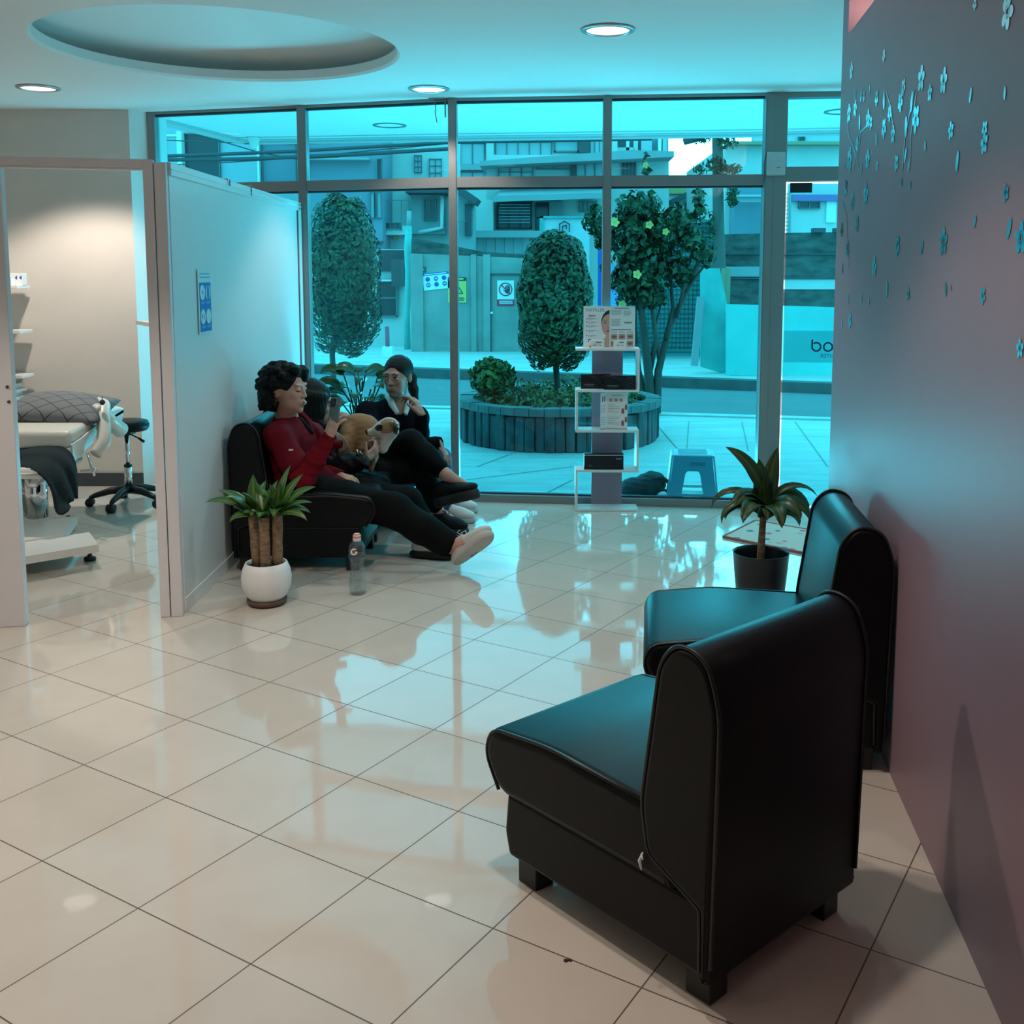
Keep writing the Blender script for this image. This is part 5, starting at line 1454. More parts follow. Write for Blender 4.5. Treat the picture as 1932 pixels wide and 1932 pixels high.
def topiary(label, pxl, pxr, pyt, pyb, Y, trunk_px, base_z, seed):
    cx = (at(pxl, 550, Y).x + at(pxr, 550, Y).x) / 2; rx = (at(pxr, 550, Y).x - at(pxl, 550, Y).x) / 2
    zt, zb_ = at(0, pyt, Y).z, at(0, pyb, Y).z; c = (cx, Y, (zt + zb_) / 2); r = (rx, rx, (zt - zb_) / 2)
    t = thing('topiary_tree', label, 'tree', (cx, Y, base_z))
    P, d = shell_pts(c, r, 7500, seed, 3.4, 0.34, 0.05)
    # taper: narrower at the crown
    k = 1 - 0.20 * np.clip((P[:, 2] - c[2]) / r[2], 0, 1) ** 1.5
    P[:, 0] = c[0] + (P[:, 0] - c[0]) * k; P[:, 1] = c[1] + (P[:, 1] - c[1]) * k
    leaves('foliage', P, 0.056, M_top, t, seed, d * 0.45)
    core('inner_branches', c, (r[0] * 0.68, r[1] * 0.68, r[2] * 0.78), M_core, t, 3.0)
    bm = NB(); x = at(trunk_px, pyb + 20, Y).x; tube(bm, [(x, Y, base_z), (x + 0.006, Y, (base_z + zb_) / 2), (x - 0.004, Y, zb_), (cx, Y, c[2])], [0.034, 0.028, 0.027, 0.02], 10); obj('trunk', bm, M_bark, t)
    return t
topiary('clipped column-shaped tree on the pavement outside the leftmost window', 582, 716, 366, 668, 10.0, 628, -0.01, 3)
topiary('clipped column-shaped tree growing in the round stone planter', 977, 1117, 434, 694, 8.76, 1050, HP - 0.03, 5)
# bush and ground cover in the planter
c = at(930, 712, 8.55); t = thing('planter_bush', 'small yellow-green leafy bush at the left of the stone planter', 'bush', (c.x, 8.55, HP - 0.03))
P, d = shell_pts((c.x, 8.55, c.z + 0.005), (0.19, 0.17, 0.15), 900, 9, 2, 0.5); leaves('foliage', P, 0.07, M_bush, t, 4, d, 0.6)
bm = NB()
for k in range(7): a_ = k * 0.9; tube(bm, [(c.x + 0.02 * math.cos(a_), 8.55 + 0.02 * math.sin(a_), HP - 0.04), (c.x + 0.10 * math.cos(a_), 8.55 + 0.1 * math.sin(a_), c.z)], [0.006, 0.003], 6)
obj('twigs', bm, M_bark, t)
r = np.random.RandomState(2); n = 1700
aa = r.uniform(0, 2 * PI, n); rr_ = (RP - 0.13) * np.sqrt(r.uniform(0, 1, n))
P = np.stack([CXp + rr_ * np.cos(aa), CYp + rr_ * np.sin(aa), HP - 0.02 + r.uniform(0, 1, n) ** 2 * 0.16 * (0.4 + 0.6 * np.abs(np.sin(aa * 3)))], 1)
g = thing('ground_cover', 'low mixed plants covering the soil of the round stone planter', 'plants', (CXp, CYp, HP - 0.03)); g['kind'] = 'stuff'
o = leaves('ground_cover_leaves', P, 0.055, M_bush, g, 8, np.tile([0, -0.3, 1.0], (n, 1))); 
me = o.data; COL.objects.unlink(o); bpy.data.objects.remove(o); bpy.data.objects.remove(g)
o = bpy.data.objects.new('ground_cover', me); o.location = (CXp, CYp, HP - 0.03); put(o); tag(o, 'low mixed plants covering the soil of the round stone planter', 'plants', None, 'stuff')
# dry stalks
bm = NB(); 
for k in range(26):
    b0 = at(rnd.uniform(965, 1010), 768, 8.4); b0.z = HP - 0.03
    a_ = rnd.uniform(0, 2 * PI); tube(bm, [b0, b0 + Vector((0.05 * math.cos(a_), 0.03, 0.10)), b0 + Vector((0.10 * math.cos(a_), 0.02 * math.sin(a_), rnd.uniform(0.12, 0.26)))], [0.003, 0.002, 0.001], 5)
tag(obj('dry_stalks', bm, mat('dry_twig', (0.16, 0.14, 0.10), 0.9)), 'thin dry twigs sticking up between the bush and the tree in the planter', 'plant', None, 'stuff')

# hibiscus ---------------------------------------------------------
HY = 10.15
hb = un(1236, 780); t = thing('hibiscus_tree', 'many-stemmed hibiscus with yellow flowers on the pavement right of the planter', 'tree', (hb.x, HY, 0))
bm = NB()
stems = [([(1232, 785), (1222, 690), (1212, 600), (1200, 500), (1190, 420)], 0.05), ([(1238, 785), (1242, 700), (1262, 620), (1300, 540), (1335, 450)], 0.045), ([(1228, 780), (1205, 700), (1198, 620), (1196, 540)], 0.036), ([(1226, 700), (1238, 640), (1228, 560), (1232, 460)], 0.03), ([(1256, 640), (1270, 580), (1262, 500), (1280, 430)], 0.026), ([(1276, 600), (1290, 545), (1305, 480), (1318, 380)], 0.02), ([(1215, 600), (1180, 540), (1160, 460), (1130, 425)], 0.02), ([(1300, 540), (1330, 500), (1345, 480)], 0.015), ([(1245, 690), (1236, 620), (1250, 560)], 0.02)]
for pl, r0 in stems:
    pts = [at(px, py, HY + (0.1 * math.sin(px * 0.1 + i) if i else 0)) for i, (px, py) in enumerate(pl)]
    if pl[0][1] > 770: pts[0].z = -0.02
    tube(bm, pts, [r0 * (1 - 0.6 * i / (len(pts) - 1)) for i in range(len(pts))], 8)
obj('stems', bm, M_bark, t)
blobs = [(1205, 400, 46, 40, 520), (1195, 450, 42, 48, 620), (1215, 500, 44, 46, 600), (1180, 530, 28, 36, 320), (1225, 555, 36, 28, 300), (1245, 440, 24, 40, 250), (1125, 415, 26, 26, 150), (1140, 450, 18, 24, 100), (1280, 420, 30, 34, 260), (1300, 450, 24, 26, 170), (1270, 500, 20, 46, 170), (1292, 520, 16, 30, 80), (1180, 580, 20, 20, 70), (1320, 385, 14, 40, 80), (1330, 480, 22, 26, 80), (1190, 480, 60, 90, 300), (1218, 320, 8, 30, 30)]
PP = []; DD = []
for i, (px, py, rx, ry, n) in enumerate(blobs):
    c = at(px, py, HY); s = HY / F
    P, d = shell_pts((c.x, c.y, c.z), (rx * s, 0.30 if rx > 20 else 0.14, ry * s), n, 20 + i, 2, 0.75); PP.append(P); DD.append(d)
leaves('foliage', np.concatenate(PP), 0.085, M_hib, t, 6, np.concatenate(DD), 0.62)
M_yel = mat('yellow_petal', (0.95, 0.52, 0.16), 0.6)
for (px, py, s) in ((1225, 424, 8), (1160, 420, 9), (1202, 518, 9), (1256, 437, 7), (1218, 311, 6), (1174, 574, 8)):
    c = at(px, py, HY - 0.34); bm = NB(); rr2 = s * HY / F
    Mf = frame_M(c, (1, 0.1, 0), (0, -0.25 if s != 9 else 0.2, 1))
    for k in range(5):
        disc(bm, Mf @ Matrix.Rotation(2 * PI * k / 5, 4, 'Z') @ Matrix.Translation((rr2 * 0.5, 0, 0)) @ Matrix.Rotation(-0.3, 4, 'Y'), rr2 * 0.5, 0.004, 10, sy=0.8)
    tube(bm, [c, c + Vector((0, -0.03, 0.0))], 0.005, 6)
    obj('flower', bm, M_yel, t)

# white stool and bag just outside the glass ------------------------
s0, s1 = un(1268, 942), un(1358, 949)
sc = (s0 + s1) / 2; sc.y = 6.40; wq = 0.146
t = thing('plastic_stool', 'white plastic step stool on the pavement just outside the glass', 'stool', (sc.x, sc.y, -0.004), math.radians(-6))
hs = 0.272
bm = NB()
Mp = mat('white_plastic', (0.74, 0.74, 0.74), 0.45)
def leg_panel(rot):
    Mr = Matrix.Rotation(rot, 4, 'Z')
    n_ = Vector((0, -1, 0))
    wt, wb = wq * 0.80, wq * 1.02
    out = [(-wb, 0), (-wb + 0.062, 0), (-wb + 0.075, 0.0), (-wt + 0.072, hs * 0.60), (-wt + 0.085, hs * 0.66), (wt - 0.085, hs * 0.66), (wt - 0.072, hs * 0.60), (wb - 0.075, 0.0), (wb, 0), (wt, hs), (-wt, hs)]
    Ml = Mr @ Matrix(((1, 0, 0, 0), (0, 0.10, -1, -wb), (0, 1, 0.10, 0), (0, 0, 0, 1)))
    lpoly(bm, Ml, out, 0.010)
# lower tie bars close the openings at the bottom like in the moulded stool
for k in range(4): leg_panel(k * PI / 2)
obj('legs', bm, Mp, t, local=True)
bm = NB(); box(bm, -wq * 0.84, -wq * 0.84, hs - 0.012, wq * 0.84, wq * 0.84, hs + 0.006, bev=0.010, seg=3); obj('seat', bm, Mp, t, local=True)
bm = NB()
for k in range(4): box(bm, -wq * 0.98, -wq * 1.0, 0.022, wq * 0.98, -wq * 0.92, 0.040, M=Matrix.Rotation(k * PI / 2, 4, 'Z'))
obj('tie_bar', bm, Mp, t, local=True)
bm = NB()
for k in range(7): tube(bm, [(-0.09, -0.09 + 0.03 * k, hs + 0.006), (0.09, -0.09 + 0.03 * k, hs + 0.006)], 0.003, 6)
obj('grip_ribs', bm, Mp, t, local=True)
bm = NB(); lbox(bm, Matrix(((1, 0, 0, 0), (0, 0.10, -1, -wq * 1.035), (0, 1, 0.10, 0), (0, 0, 0, 1))), -0.02, hs * 0.78, 0.075, hs * 0.87, 0.0115); obj('moulded_mark', bm, mat('plastic_mark_grey', (0.45, 0.47, 0.48), 0.5), t, local=True)  # mark in a darker grey than the stool
bc = at(1222, 930, 6.42)
t = thing('backpack', 'dark slumped backpack lying on the pavement just outside the glass', 'bag', (bc.x, 6.42, 0))
fb = Field((bc.x - 0.30, 6.18, -0.02), (bc.x + 0.30, 6.68, 0.25), 0.006)
for (dx_, z, rx, rz_, ry) in ((-0.05, 0.050, 0.13, 0.056, 0.10), (0.03, 0.075, 0.085, 0.068, 0.10), (-0.12, 0.03, 0.06, 0.032, 0.09)):
    fb.ell((bc.x + dx_, 6.42, z), (rx, ry, rz_), None, 0.03)
fb.ripple(0.004, 60, 3); fb.half((0, 0, -0.002), (0, 0, -1))
M_bag = mat('dark_bag_cloth', (0.035, 0.04, 0.042), 0.75, bump=0.3, bscale=60, var=0.3, vscale=12)
fb.obj('bag_body', M_bag, t)
bm = NB(); tube(bm, [(bc.x + 0.02, 6.34, 0.115), (bc.x + 0.085, 6.33, 0.12), (bc.x + 0.125, 6.33, 0.09), (bc.x + 0.12, 6.33, 0.04), (bc.x + 0.15, 6.33, 0.008), (bc.x + 0.22, 6.33, 0.006)], [0.012, 0.014, 0.014, 0.012, 0.010, 0.006], 8)
tube(bm, [(bc.x + 0.04, 6.33, 0.04), (bc.x + 0.10, 6.325, 0.045), (bc.x + 0.13, 6.33, 0.02)], 0.008, 6)
obj('strap', bm, M_bag, t)

# ---------------------------------------------------------------- across the street
def pt(px, py, Y): return at(px, py, Y)
def quad_wall(name, pix, Y, th, m, parent):
    """upright wall with the outline given by its corners, standing at depth Y, thick away from the street"""
    bm = NB(); P = [at(px, py, Y) for px, py in pix]
    a = [bm.verts.new(p) for p in P]; b = [bm.verts.new(p + Vector((0, th, 0))) for p in P]
    bm.faces.new(a); bm.faces.new(b[::-1])
    for k in range(len(P)): bm.faces.new((b[k], b[(k + 1) % len(P)], a[(k + 1) % len(P)], a[k]))
    return obj(name, bm, m, parent)
def rect(bm, x0, y0, x1, y1, Y, d0, d1, mi=0):
    p, q = at((x0 + x1) / 2, (y0 + y1) / 2, Y), None
    a, b = at(x0, (y0 + y1) / 2, Y), at(x1, (y0 + y1) / 2, Y)
    zt, zb_ = at((x0 + x1) / 2, y0, Y).z, at((x0 + x1) / 2, y1, Y).z
    box(bm, a.x, Y - d1, zb_, b.x, Y - d0, zt, mi=mi)
def window(parent, x0, y0, x1, y1, Y, nx=2, ny=1, glass=None, fw=2.2, frame=None):
    bm = NB(); w = fw
    rect(bm, x0, y0, x1, y0 + w, Y, 0.0, 0.08); rect(bm, x0, y1 - w, x1, y1, Y, 0.0, 0.08)
    rect(bm, x0, y0, x0 + w, y1, Y, 0, 0.08); rect(bm, x1 - w, y0, x1, y1, Y, 0, 0.08)
    for k in range(1, nx): xx = x0 + (x1 - x0) * k / nx; rect(bm, xx - w / 2, y0, xx + w / 2, y1, Y, 0, 0.07)
    for k in range(1, ny): yy = y0 + (y1 - y0) * k / ny; rect(bm, x0, yy - w / 2, x1, yy + w / 2, Y, 0, 0.07)
    fo = obj('window', bm, frame or M_wframe, parent)
    bm = NB(); rect(bm, x0, y0, x1, y1, Y, -0.02, 0.03); obj('pane', bm, glass or M_win, fo)
    return fo
def strip(name, parent, x0, y0, x1, y1, Y, d, m):
    bm = NB(); rect(bm, x0, y0, x1, y1, Y, 0.0, d); return obj(name, bm, m, parent)

# left block
Y = 25.0
t = thing('office_block', 'blue-grey rendered block with dark tall windows at the left across the street', 'building', (at(500, 400, Y).x, Y, 0))
quad_wall('wall', [(180, 190), (575, 190), (575, 640), (180, 640)], Y, 8, mat('sky_grey_render', (0.40, 0.46, 0.50), 0.9, var=0.08, vscale=0.5), t)
window(t, 345, 252, 416, 335, Y, 1, 1, M_win, 2); window(t, 312, 254, 341, 335, Y, 1, 1, M_winl, 4, M_white); strip('pilaster', t, 341, 250, 350, 340, Y, 0.25, M_white)
strip('pilaster', t, 489, 240, 493, 350, Y, 0.2, M_white); window(t, 495, 268, 560, 345, Y, 1, 1, M_bg, 2)
Y = 22.5
t = thing('town_house', 'plain blue-grey house front with narrow windows behind the left tree', 'building', (at(650, 400, Y).x, Y, 0))
quad_wall('wall', [(568, 185), (722, 185), (722, 640), (568, 640)], Y, 1.4, M_bg, t)
strip('ledge', t, 568, 300, 700, 304, Y, 0.3, M_bm); strip('pilaster', t, 568, 190, 574, 345, Y, 0.2, M_white)
for x in (699, 712): window(t, x, 362, x + 8, 412, Y, 1, 1, M_winl, 1.2)
window(t, 712, 300, 722, 345, Y, 1, 1, M_win, 1.2); strip('band', t, 568, 455, 724, 459, Y, 0.15, M_bd)
# pale apartment house
Y = 24.0
t = thing('apartment_house', 'pale rendered house with small arched windows and a recessed grey bay', 'building', (at(800, 400, Y).x, Y, 0))
quad_wall('wall', [(720, 240), (862, 240), (862, 640), (720, 640)], Y, 1.0, M_bw, t)
window(t, 782, 293, 796, 326, Y, 2, 3, M_winl, 1.4); window(t, 810, 300, 834, 340, Y, 2, 3, M_winl, 1.4)
strip('bay', t, 779, 366, 842, 442, Y, 0.3, M_bm); strip('bay_roof', t, 774, 360, 848, 369, Y, 0.8, M_bd); window(t, 800, 376, 824, 416, Y - 0.32, 2, 1, M_win, 1.5)
bm = NB(); p_ = [at(834, 370, Y - 0.4), at(834, 430, Y - 0.4), at(790, 438, Y - 0.4)]; tube(bm, p_, 0.05, 8); obj('downpipe', bm, M_white, t)
bm = NB()
for x in (725, 757, 771): rect(bm, x, 378, x + 1.3, 436, Y - 1.0, 0, 0.05)
rect(bm, 722, 377, 772, 379, Y - 1.0, 0, 0.05); obj('balcony_rail', bm, M_wframe, t)
strip('balcony', t, 722, 430, 776, 446, Y, 1.0, M_bw); window(t, 728, 420, 756, 432, Y - 1.0, 3, 1, M_win, 1.2); strip('lower_wall', t, 720, 446, 780, 470, Y, 0.4, M_winl)
strip('lamp', t, 744, 442, 751, 452, Y - 0.4, 0.1, mat('amber_lamp', (0.75, 0.40, 0.08), 0.5))
# gabled house
Y = 23.0
t = thing('gabled_house', 'narrow house with a dark sloping roof edge left of the centre villa', 'building', (at(880, 400, Y).x, Y, 0))
quad_wall('wall', [(856, 352), (893, 372), (893, 640), (856, 640)], Y, 0.9, M_bm, t)
bm = NB(); obox(bm, at(856, 352, Y - 0.1), at(902, 383, Y - 0.1), 0.9, 0.14, up=(0, 0, 1)); obj('roof', bm, M_bd, t)
strip('corner_post', t, 878, 385, 890, 445, Y, 0.15, M_bd)
bm = NB(); 
for x in range(862, 880, 6): rect(bm, x, 418, x + 1, 446, Y - 0.2, 0, 0.04)
rect(bm, 862, 417, 880, 418.5, Y - 0.2, 0, 0.04); obj('railing', bm, M_wframe, t)
# glass office behind
Y = 34.0
t = thing('glass_office', 'large pale glass-fronted office rising behind the centre villa', 'building', (at(990, 280, Y).x, Y, 0))
quad_wall('wall', [(860, 215), (1165, 215), (1165, 640), (860, 640)], Y, 1.4, M_bw, t)
window(t, 868, 270, 915, 312, Y, 2, 1, M_winl, 1.8); window(t, 868, 324, 915, 350, Y, 2, 1, M_winl, 1.8); strip('floor_band', t, 862, 312, 918, 322, Y, 0.3, M_bm)
window(t, 935, 268, 1041, 296, Y, 5, 1, M_winl, 1.5); strip('frame_band', t, 862, 256, 1110, 263, Y, 0.3, M_bm); window(t, 1045, 258, 1092, 288, Y, 1, 1, M_winl, 3); strip('sign_panel', t, 918, 268, 932, 296, Y, 0.2, M_bw)
strip('column', t, 1092, 250, 1112, 300, Y, 0.25, M_bd); window(t, 1113, 262, 1140, 296, Y, 3, 1, M_winl, 1.5)
# centre villa
Y = 27.0
t = thing('centre_villa', 'two-storey pale villa with a flat overhanging roof across the street', 'building', (at(1090, 400, Y).x, Y, 0))
quad_wall('wall', [(918, 292), (1262, 292), (1262, 640), (918, 640)], Y, 5, M_bw, t)
bm = NB(); P = [at(905, 304, Y - 0.9), at(1190, 283, Y - 0.9), at(1272, 285, Y - 0.9), at(1272, 296, Y - 0.9), at(905, 313, Y - 0.9)]
a = [bm.verts.new(p) for p in P]; b = [bm.verts.new(p + Vector((0, 5, 0))) for p in P]; bm.faces.new(a); bm.faces.new(b[::-1])
for k in range(5): bm.faces.new((b[k], b[(k + 1) % 5], a[(k + 1) % 5], a[k]))
obj('roof', bm, M_bm, t)
window(t, 940, 308, 1006, 342, Y, 3, 2, M_winl, 1.8); window(t, 1012, 305, 1078, 320, Y, 2, 1, M_bm, 1.5); window(t, 1086, 303, 1140, 342, Y, 3, 1, M_winl, 2.2); window(t, 1172, 305, 1200, 336, Y, 4, 1, M_win, 1.5)
strip('pilaster', t, 1076, 300, 1086, 345, Y, 0.2, M_bd)
bm = NB(); P = [at(938, 369, Y - 1.5), at(1142, 363, Y - 1.5), at(1142, 374, Y - 1.5), at(930, 381, Y - 1.5)]
a = [bm.verts.new(p) for p in P]; b = [bm.verts.new(p + Vector((0, 1.5, 0.25))) for p in P]; bm.faces.new(a); bm.faces.new(b[::-1])
for k in range(4): bm.faces.new((b[k], b[(k + 1) % 4], a[(k + 1) % 4], a[k]))
obj('awning', bm, M_bm, t)
fo = window(t, 937, 380, 1004, 432, Y, 3, 2, M_win, 3.0, M_bd)
bm = NB()
for k in range(7): rect(bm, 942, 385 + 5.6 * k, 1000, 387.6 + 5.6 * k, Y - 0.1, 0, 0.03)
obj('shutter', bm, M_winl, fo)
window(t, 1010, 382, 1036, 440, Y, 1, 2, M_win, 2, M_bd); strip('porch_wall', t, 1036, 382, 1062, 440, Y, 0.2, M_bm); window(t, 1092, 380, 1126, 400, Y, 4, 1, M_bm, 1.2)
strip('column', t, 920, 382, 934, 440, Y, 0.9, M_bw); strip('terrace', t, 890, 440, 1062, 452, Y, 1.6, M_bm); strip('terrace_wall', t, 862, 452, 1000, 480, Y, 1.2, M_winl)
bm = NB()
for k in range(8): rect(bm, 866 + 17 * k, 440, 867 + 17 * k, 480, Y - 1.3, 0, 0.05)
obj('fence_post', bm, M_wframe, t)
# modern tower right
Y = 36.0
t = thing('modern_block', 'tall modern block with vertical bands and balconies beside the bright sky gap', 'building', (at(1200, 300, Y).x, Y, 0))
quad_wall('wall', [(1110, 205), (1261, 205), (1261, 640), (1110, 640)], Y, 8, M_bg, t)
for (x0, x1, y0, y1, m_) in ((1110, 1180, 262, 280, M_win), (1180, 1186, 245, 330, M_white), (1194, 1202, 245, 330, M_bw), (1208, 1228, 262, 332, M_winl), (1240, 1246, 262, 330, M_white), (1248, 1256, 262, 345, M_winl), (1110, 1195, 280, 290, M_bw), (1206, 1240, 310, 322, M_bw), (1225, 1262, 345, 420, M_bw)):
    strip('facade_panel', t, x0, y0, x1, y1, Y, 0.3, m_)
for y in (350, 378, 400): window(t, 1232, y, 1258, y + 12, Y - 0.3, 3, 1, M_win, 1.2)
# right building with the metal roof
Y = 22.0
t = thing('plain_warehouse', 'plain pale building with a corrugated roof edge and purple band across the street', 'building', (at(1460, 380, Y).x, Y, 0))
quad_wall('wall', [(1368, 272), (1720, 268), (1720, 640), (1368, 640)], Y, 6, M_bw, t)
strip('coping', t, 1366, 270, 1720, 276, Y, 0.3, mat('ochre_coping', (0.40, 0.30, 0.18), 0.8)); strip('upper_storey', t, 1418, 215, 1720, 272, Y + 3, 0.3, M_winl)
window(t, 1506, 252, 1518, 266, Y + 2.7, 1, 1, M_win, 1)
strip('grey_front', t, 1376, 350, 1448, 445, Y, 0.6, M_bg)
bm = NB(); n = 30
for k in range(n): 
    x = 1372 + (1450 - 1372) * k / n; rect(bm, x, 372 + (1 if k % 2 else 0), x + 2.6, 382, Y - 0.8, 0, 0.12)
rect(bm, 1372, 369, 1450, 373, Y - 0.8, 0, 0.3); obj('corrugated_roof', bm, M_winl, t)
strip('painted_band', t, 1492, 368, 1720, 380, Y, 0.12, mat('purple_paint', (0.28, 0.16, 0.40), 0.7)); window(t, 1506, 380, 1546, 394, Y, 2, 1, M_win, 1.5)
strip('render_patch', t, 1558, 380, 1576, 420, Y, 0.05, M_white)
# bare wall gap houses
Y = 30.0
t = thing('ochre_house', 'small far house with a dark gable between the flowering tree and the pole', 'building', (at(1310, 370, Y).x, Y, 0))
quad_wall('wall', [(1262, 338), (1370, 338), (1370, 620), (1262, 620)], Y, 4, M_bw, t)
strip('painted_storey', t, 1262, 350, 1306, 366, Y, 0.1, mat('ochre_paint', (0.62, 0.42, 0.16), 0.8)); window(t, 1292, 384, 1316, 400, Y, 1, 1, M_win, 1.2)
bm = NB(); obox(bm, at(1262, 384, Y - 0.3), at(1308, 362, Y - 0.3), 1.2, 0.14); obox(bm, at(1308, 362, Y - 0.3), at(1370, 392, Y - 0.3), 1.2, 0.14); obj('roof', bm, M_bd, t)
# old masonry wall
Y = 17.2
t = thing('old_stone_wall', 'dark weathered masonry wall with broken coping behind the turquoise hoarding', 'wall', (at(1470, 520, Y).x, Y, 0))
quad_wall('masonry', [(1366, 442), (1448, 440), (1580, 438), (1780, 438), (1780, 640), (1366, 640)], Y, 0.3, M_oldw, t)
for y, m_ in ((478, M_bd), (524, M_bd)): strip('ledge', t, 1366, y, 1760, y + 2.5, Y, 0.06, m_)
strip('plaster_band', t, 1366, 503, 1450, 522, Y, 0.03, M_bm); strip('plaster_band', t, 1470, 527, 1760, 546, Y, 0.03, M_bw)
for x in (1530, 1570, 1600): strip('coping_block', t, x, 431, x + 22, 439, Y, 0.2, M_bd)
# white low house left
Y = 19.0
t = thing('garage_front', 'white wall with a dark garage opening and window beyond the left tree', 'building', (at(740, 600, Y).x, Y, 0))
quad_wall('wall', [(540, 470), (768, 470), (768, 672), (540, 672)], Y, 3, M_bw, t)
strip('garage_opening', t, 715, 472, 766, 512, Y, 0.05, M_win); window(t, 714, 526, 751, 598, Y, 1, 2, M_win, 3, M_wframe); strip('shutter_box', t, 746, 490, 764, 540, Y, 0.5, M_bd)
strip('windscreen_strip', t, 715, 527, 746, 531, Y - 0.1, 0.05, M_white)
# wrapped pole
Y = 18.2
t = thing('wrapped_pole', 'tall pole wrapped in turquoise plastic at the left end of the sheet-metal gate', 'pole', (at(768, 660, Y).x, Y, 0))
bm = NB(); tube(bm, [at(769, 664, Y), at(768, 600, Y), at(771, 520, Y), at(770, 470, Y), at(771, 426, Y)], [0.06, 0.052, 0.060, 0.072, 0.055], 10); obj('wrapping', bm, M_turq, t)
bm = NB(); tube(bm, [at(771, 430, Y), at(772, 398, Y)], 0.04, 10); obj('pole_top', bm, M_bm, t)
t = thing('marker_post', 'thin red marker post in a white foot on the far sidewalk', 'post', un(732, 676, 0.05))
q = at(732, 676, 16.5); bm = NB(); tube(bm, [q, at(730, 616, 16.5)], 0.035, 8); obj('post', bm, mat('faded_red', (0.45, 0.10, 0.16), 0.7), t)
bm = NB(); box(bm, q.x - 0.08, 16.42, 0.05, q.x + 0.08, 16.58, 0.22); obj('foot', bm, M_white, t)
# sheet gate with signs
Y = 17.7
t = thing('sheet_metal_gate', 'long weathered sheet-metal gate with safety signs across the street', 'gate', (at(880, 600, Y).x, Y, 0.05))
quad_wall('sheet', [(776, 478), (992, 487), (1100, 490), (1100, 674), (992, 672), (776, 664)], Y, 0.06, M_gate, t)
quad_wall('coping', [(776, 450), (800, 452), (905, 474), (992, 481), (992, 488), (776, 478)], Y + 0.1, 0.12, M_oldw, t)
for x0, x1 in ((776, 799), (889, 899), (912, 925)):
    bm = NB(); rect(bm, x0, 480, x1, 670, Y, 0, 0.05); obj('post', bm, M_gate, t)
bm = NB(); rect(bm, 926, 516, 1000, 518, Y, 0, 0.05); rect(bm, 925, 516, 927, 672, Y, 0, 0.05); df = obj('door_frame', bm, M_bd, t)
bm = NB(); rect(bm, 926, 588, 930, 592, Y, 0, 0.06); obj('handle', bm, M_white, df)
bm = NB(); rect(bm, 800, 664, 892, 671, Y, -0.02, 0.02); rect(bm, 860, 667, 1000, 673, Y, -0.02, 0.02); obj('threshold', bm, M_bd, t)
def sign(label, x0, y0, x1, y1, rot, m):
    """board fixed to the gate; returns its frame with unit px lengths"""
    c = at((x0 + x1) / 2, (y0 + y1) / 2, Y - 0.004); s = at(x1, (y0 + y1) / 2, Y - 0.07).x - at(x0, (y0 + y1) / 2, Y - 0.07).x
    h = at(x0, y0, Y - 0.07).z - at(x0, y1, Y - 0.07).z
    o = thing('safety_sign', label, 'sign', c)
    M = frame_M(c, (1, 0, 0), (0, 0, 1)) @ Matrix.Rotation(rot, 4, 'Z')
    bm = NB(); lbox(bm, M, -s / 2, -h / 2, s / 2, h / 2, 0.012); obj('sign_board', bm, m, o)
    return o, M @ Matrix.Translation((0, 0, 0.0125)), s, h
M_sw = mat('sign_white', (0, 0, 0)); M_sy = mat('sign_yellow', (0.80, 0.56, 0.16), 0.5)
o, M, s, h = sign('tilted white safety sign with six blue pictograms on the gate', 798, 514, 848, 546, math.radians(6), M_white)
bm = NB(); lbox(bm, M, -s / 2, h * 0.36, s / 2, h * 0.5, 0.004)
for i in range(3):
    for j in range(2):
        Mc = M @ Matrix.Translation((s * (-0.31 + 0.31 * i), h * (0.14 - 0.34 * j), 0))
        disc(bm, Mc, s * 0.085, 0.004, 18, r2=s * 0.055 if (i + j) % 2 else None)
        lbox(bm, Mc, -s * 0.022, -s * 0.05, s * 0.022, s * 0.05, 0.005)
obj('pictogram', bm, M_blue, o)
bm = NB()
for i in range(3): lbox(bm, M @ Matrix.Translation((s * (-0.31 + 0.31 * i), h * (0.14 - 0.34 * ((i + 1) % 2)), 0.005)), -s * 0.05, -s * 0.012, s * 0.05, s * 0.02, 0.003)
lbox(bm, M, -s * 0.42, h * 0.40, s * 0.42, h * 0.45, 0.006)
obj('pictogram_detail', bm, M_white, o)
o, M, s, h = sign('yellow warning sign with a black triangle on the gate behind the window post', 845, 523, 880, 571, 0, M_sy)
bm = NB(); lbox(bm, M, -s / 2, h * 0.36, s / 2, h * 0.5, 0.004)
for k in range(3):
    a_ = [PI / 2 + 2 * PI * k / 3 for k in range(3)]
    p, q = Vector((s * 0.32 * math.cos(a_[k]) * 1.1, s * 0.32 * math.sin(a_[k]) - h * 0.02)), Vector((s * 0.32 * math.cos(a_[(k + 1) % 3]) * 1.1, s * 0.32 * math.sin(a_[(k + 1) % 3]) - h * 0.02))
    c_ = (p + q) / 2; d_ = q - p; lbox(bm, M, c_.x - d_.length / 2, c_.y - s * 0.025, c_.x + d_.length / 2, c_.y + s * 0.025, 0.004, rot=math.atan2(d_.y, d_.x))
lpoly(bm, M, [(-s * 0.12, -h * 0.10), (s * 0.14, -h * 0.10), (s * 0.06, -h * 0.02), (0, -h * 0.06)], 0.004)
for k in range(2): lbox(bm, M, -s * 0.35, -h * (0.34 + 0.08 * k), s * 0.38, -h * (0.30 + 0.08 * k), 0.004)
obj('pictogram', bm, M_ink, o)
bm = NB(); lbox(bm, M, -s * 0.3, h * 0.40, s * 0.35, h * 0.46, 0.006); obj('pictogram_detail', bm, M_sy, o)
o, M, s, h = sign('white no-entry sign with a red ring over a black hand on the gate door', 938, 529, 970, 577, 0, M_white)
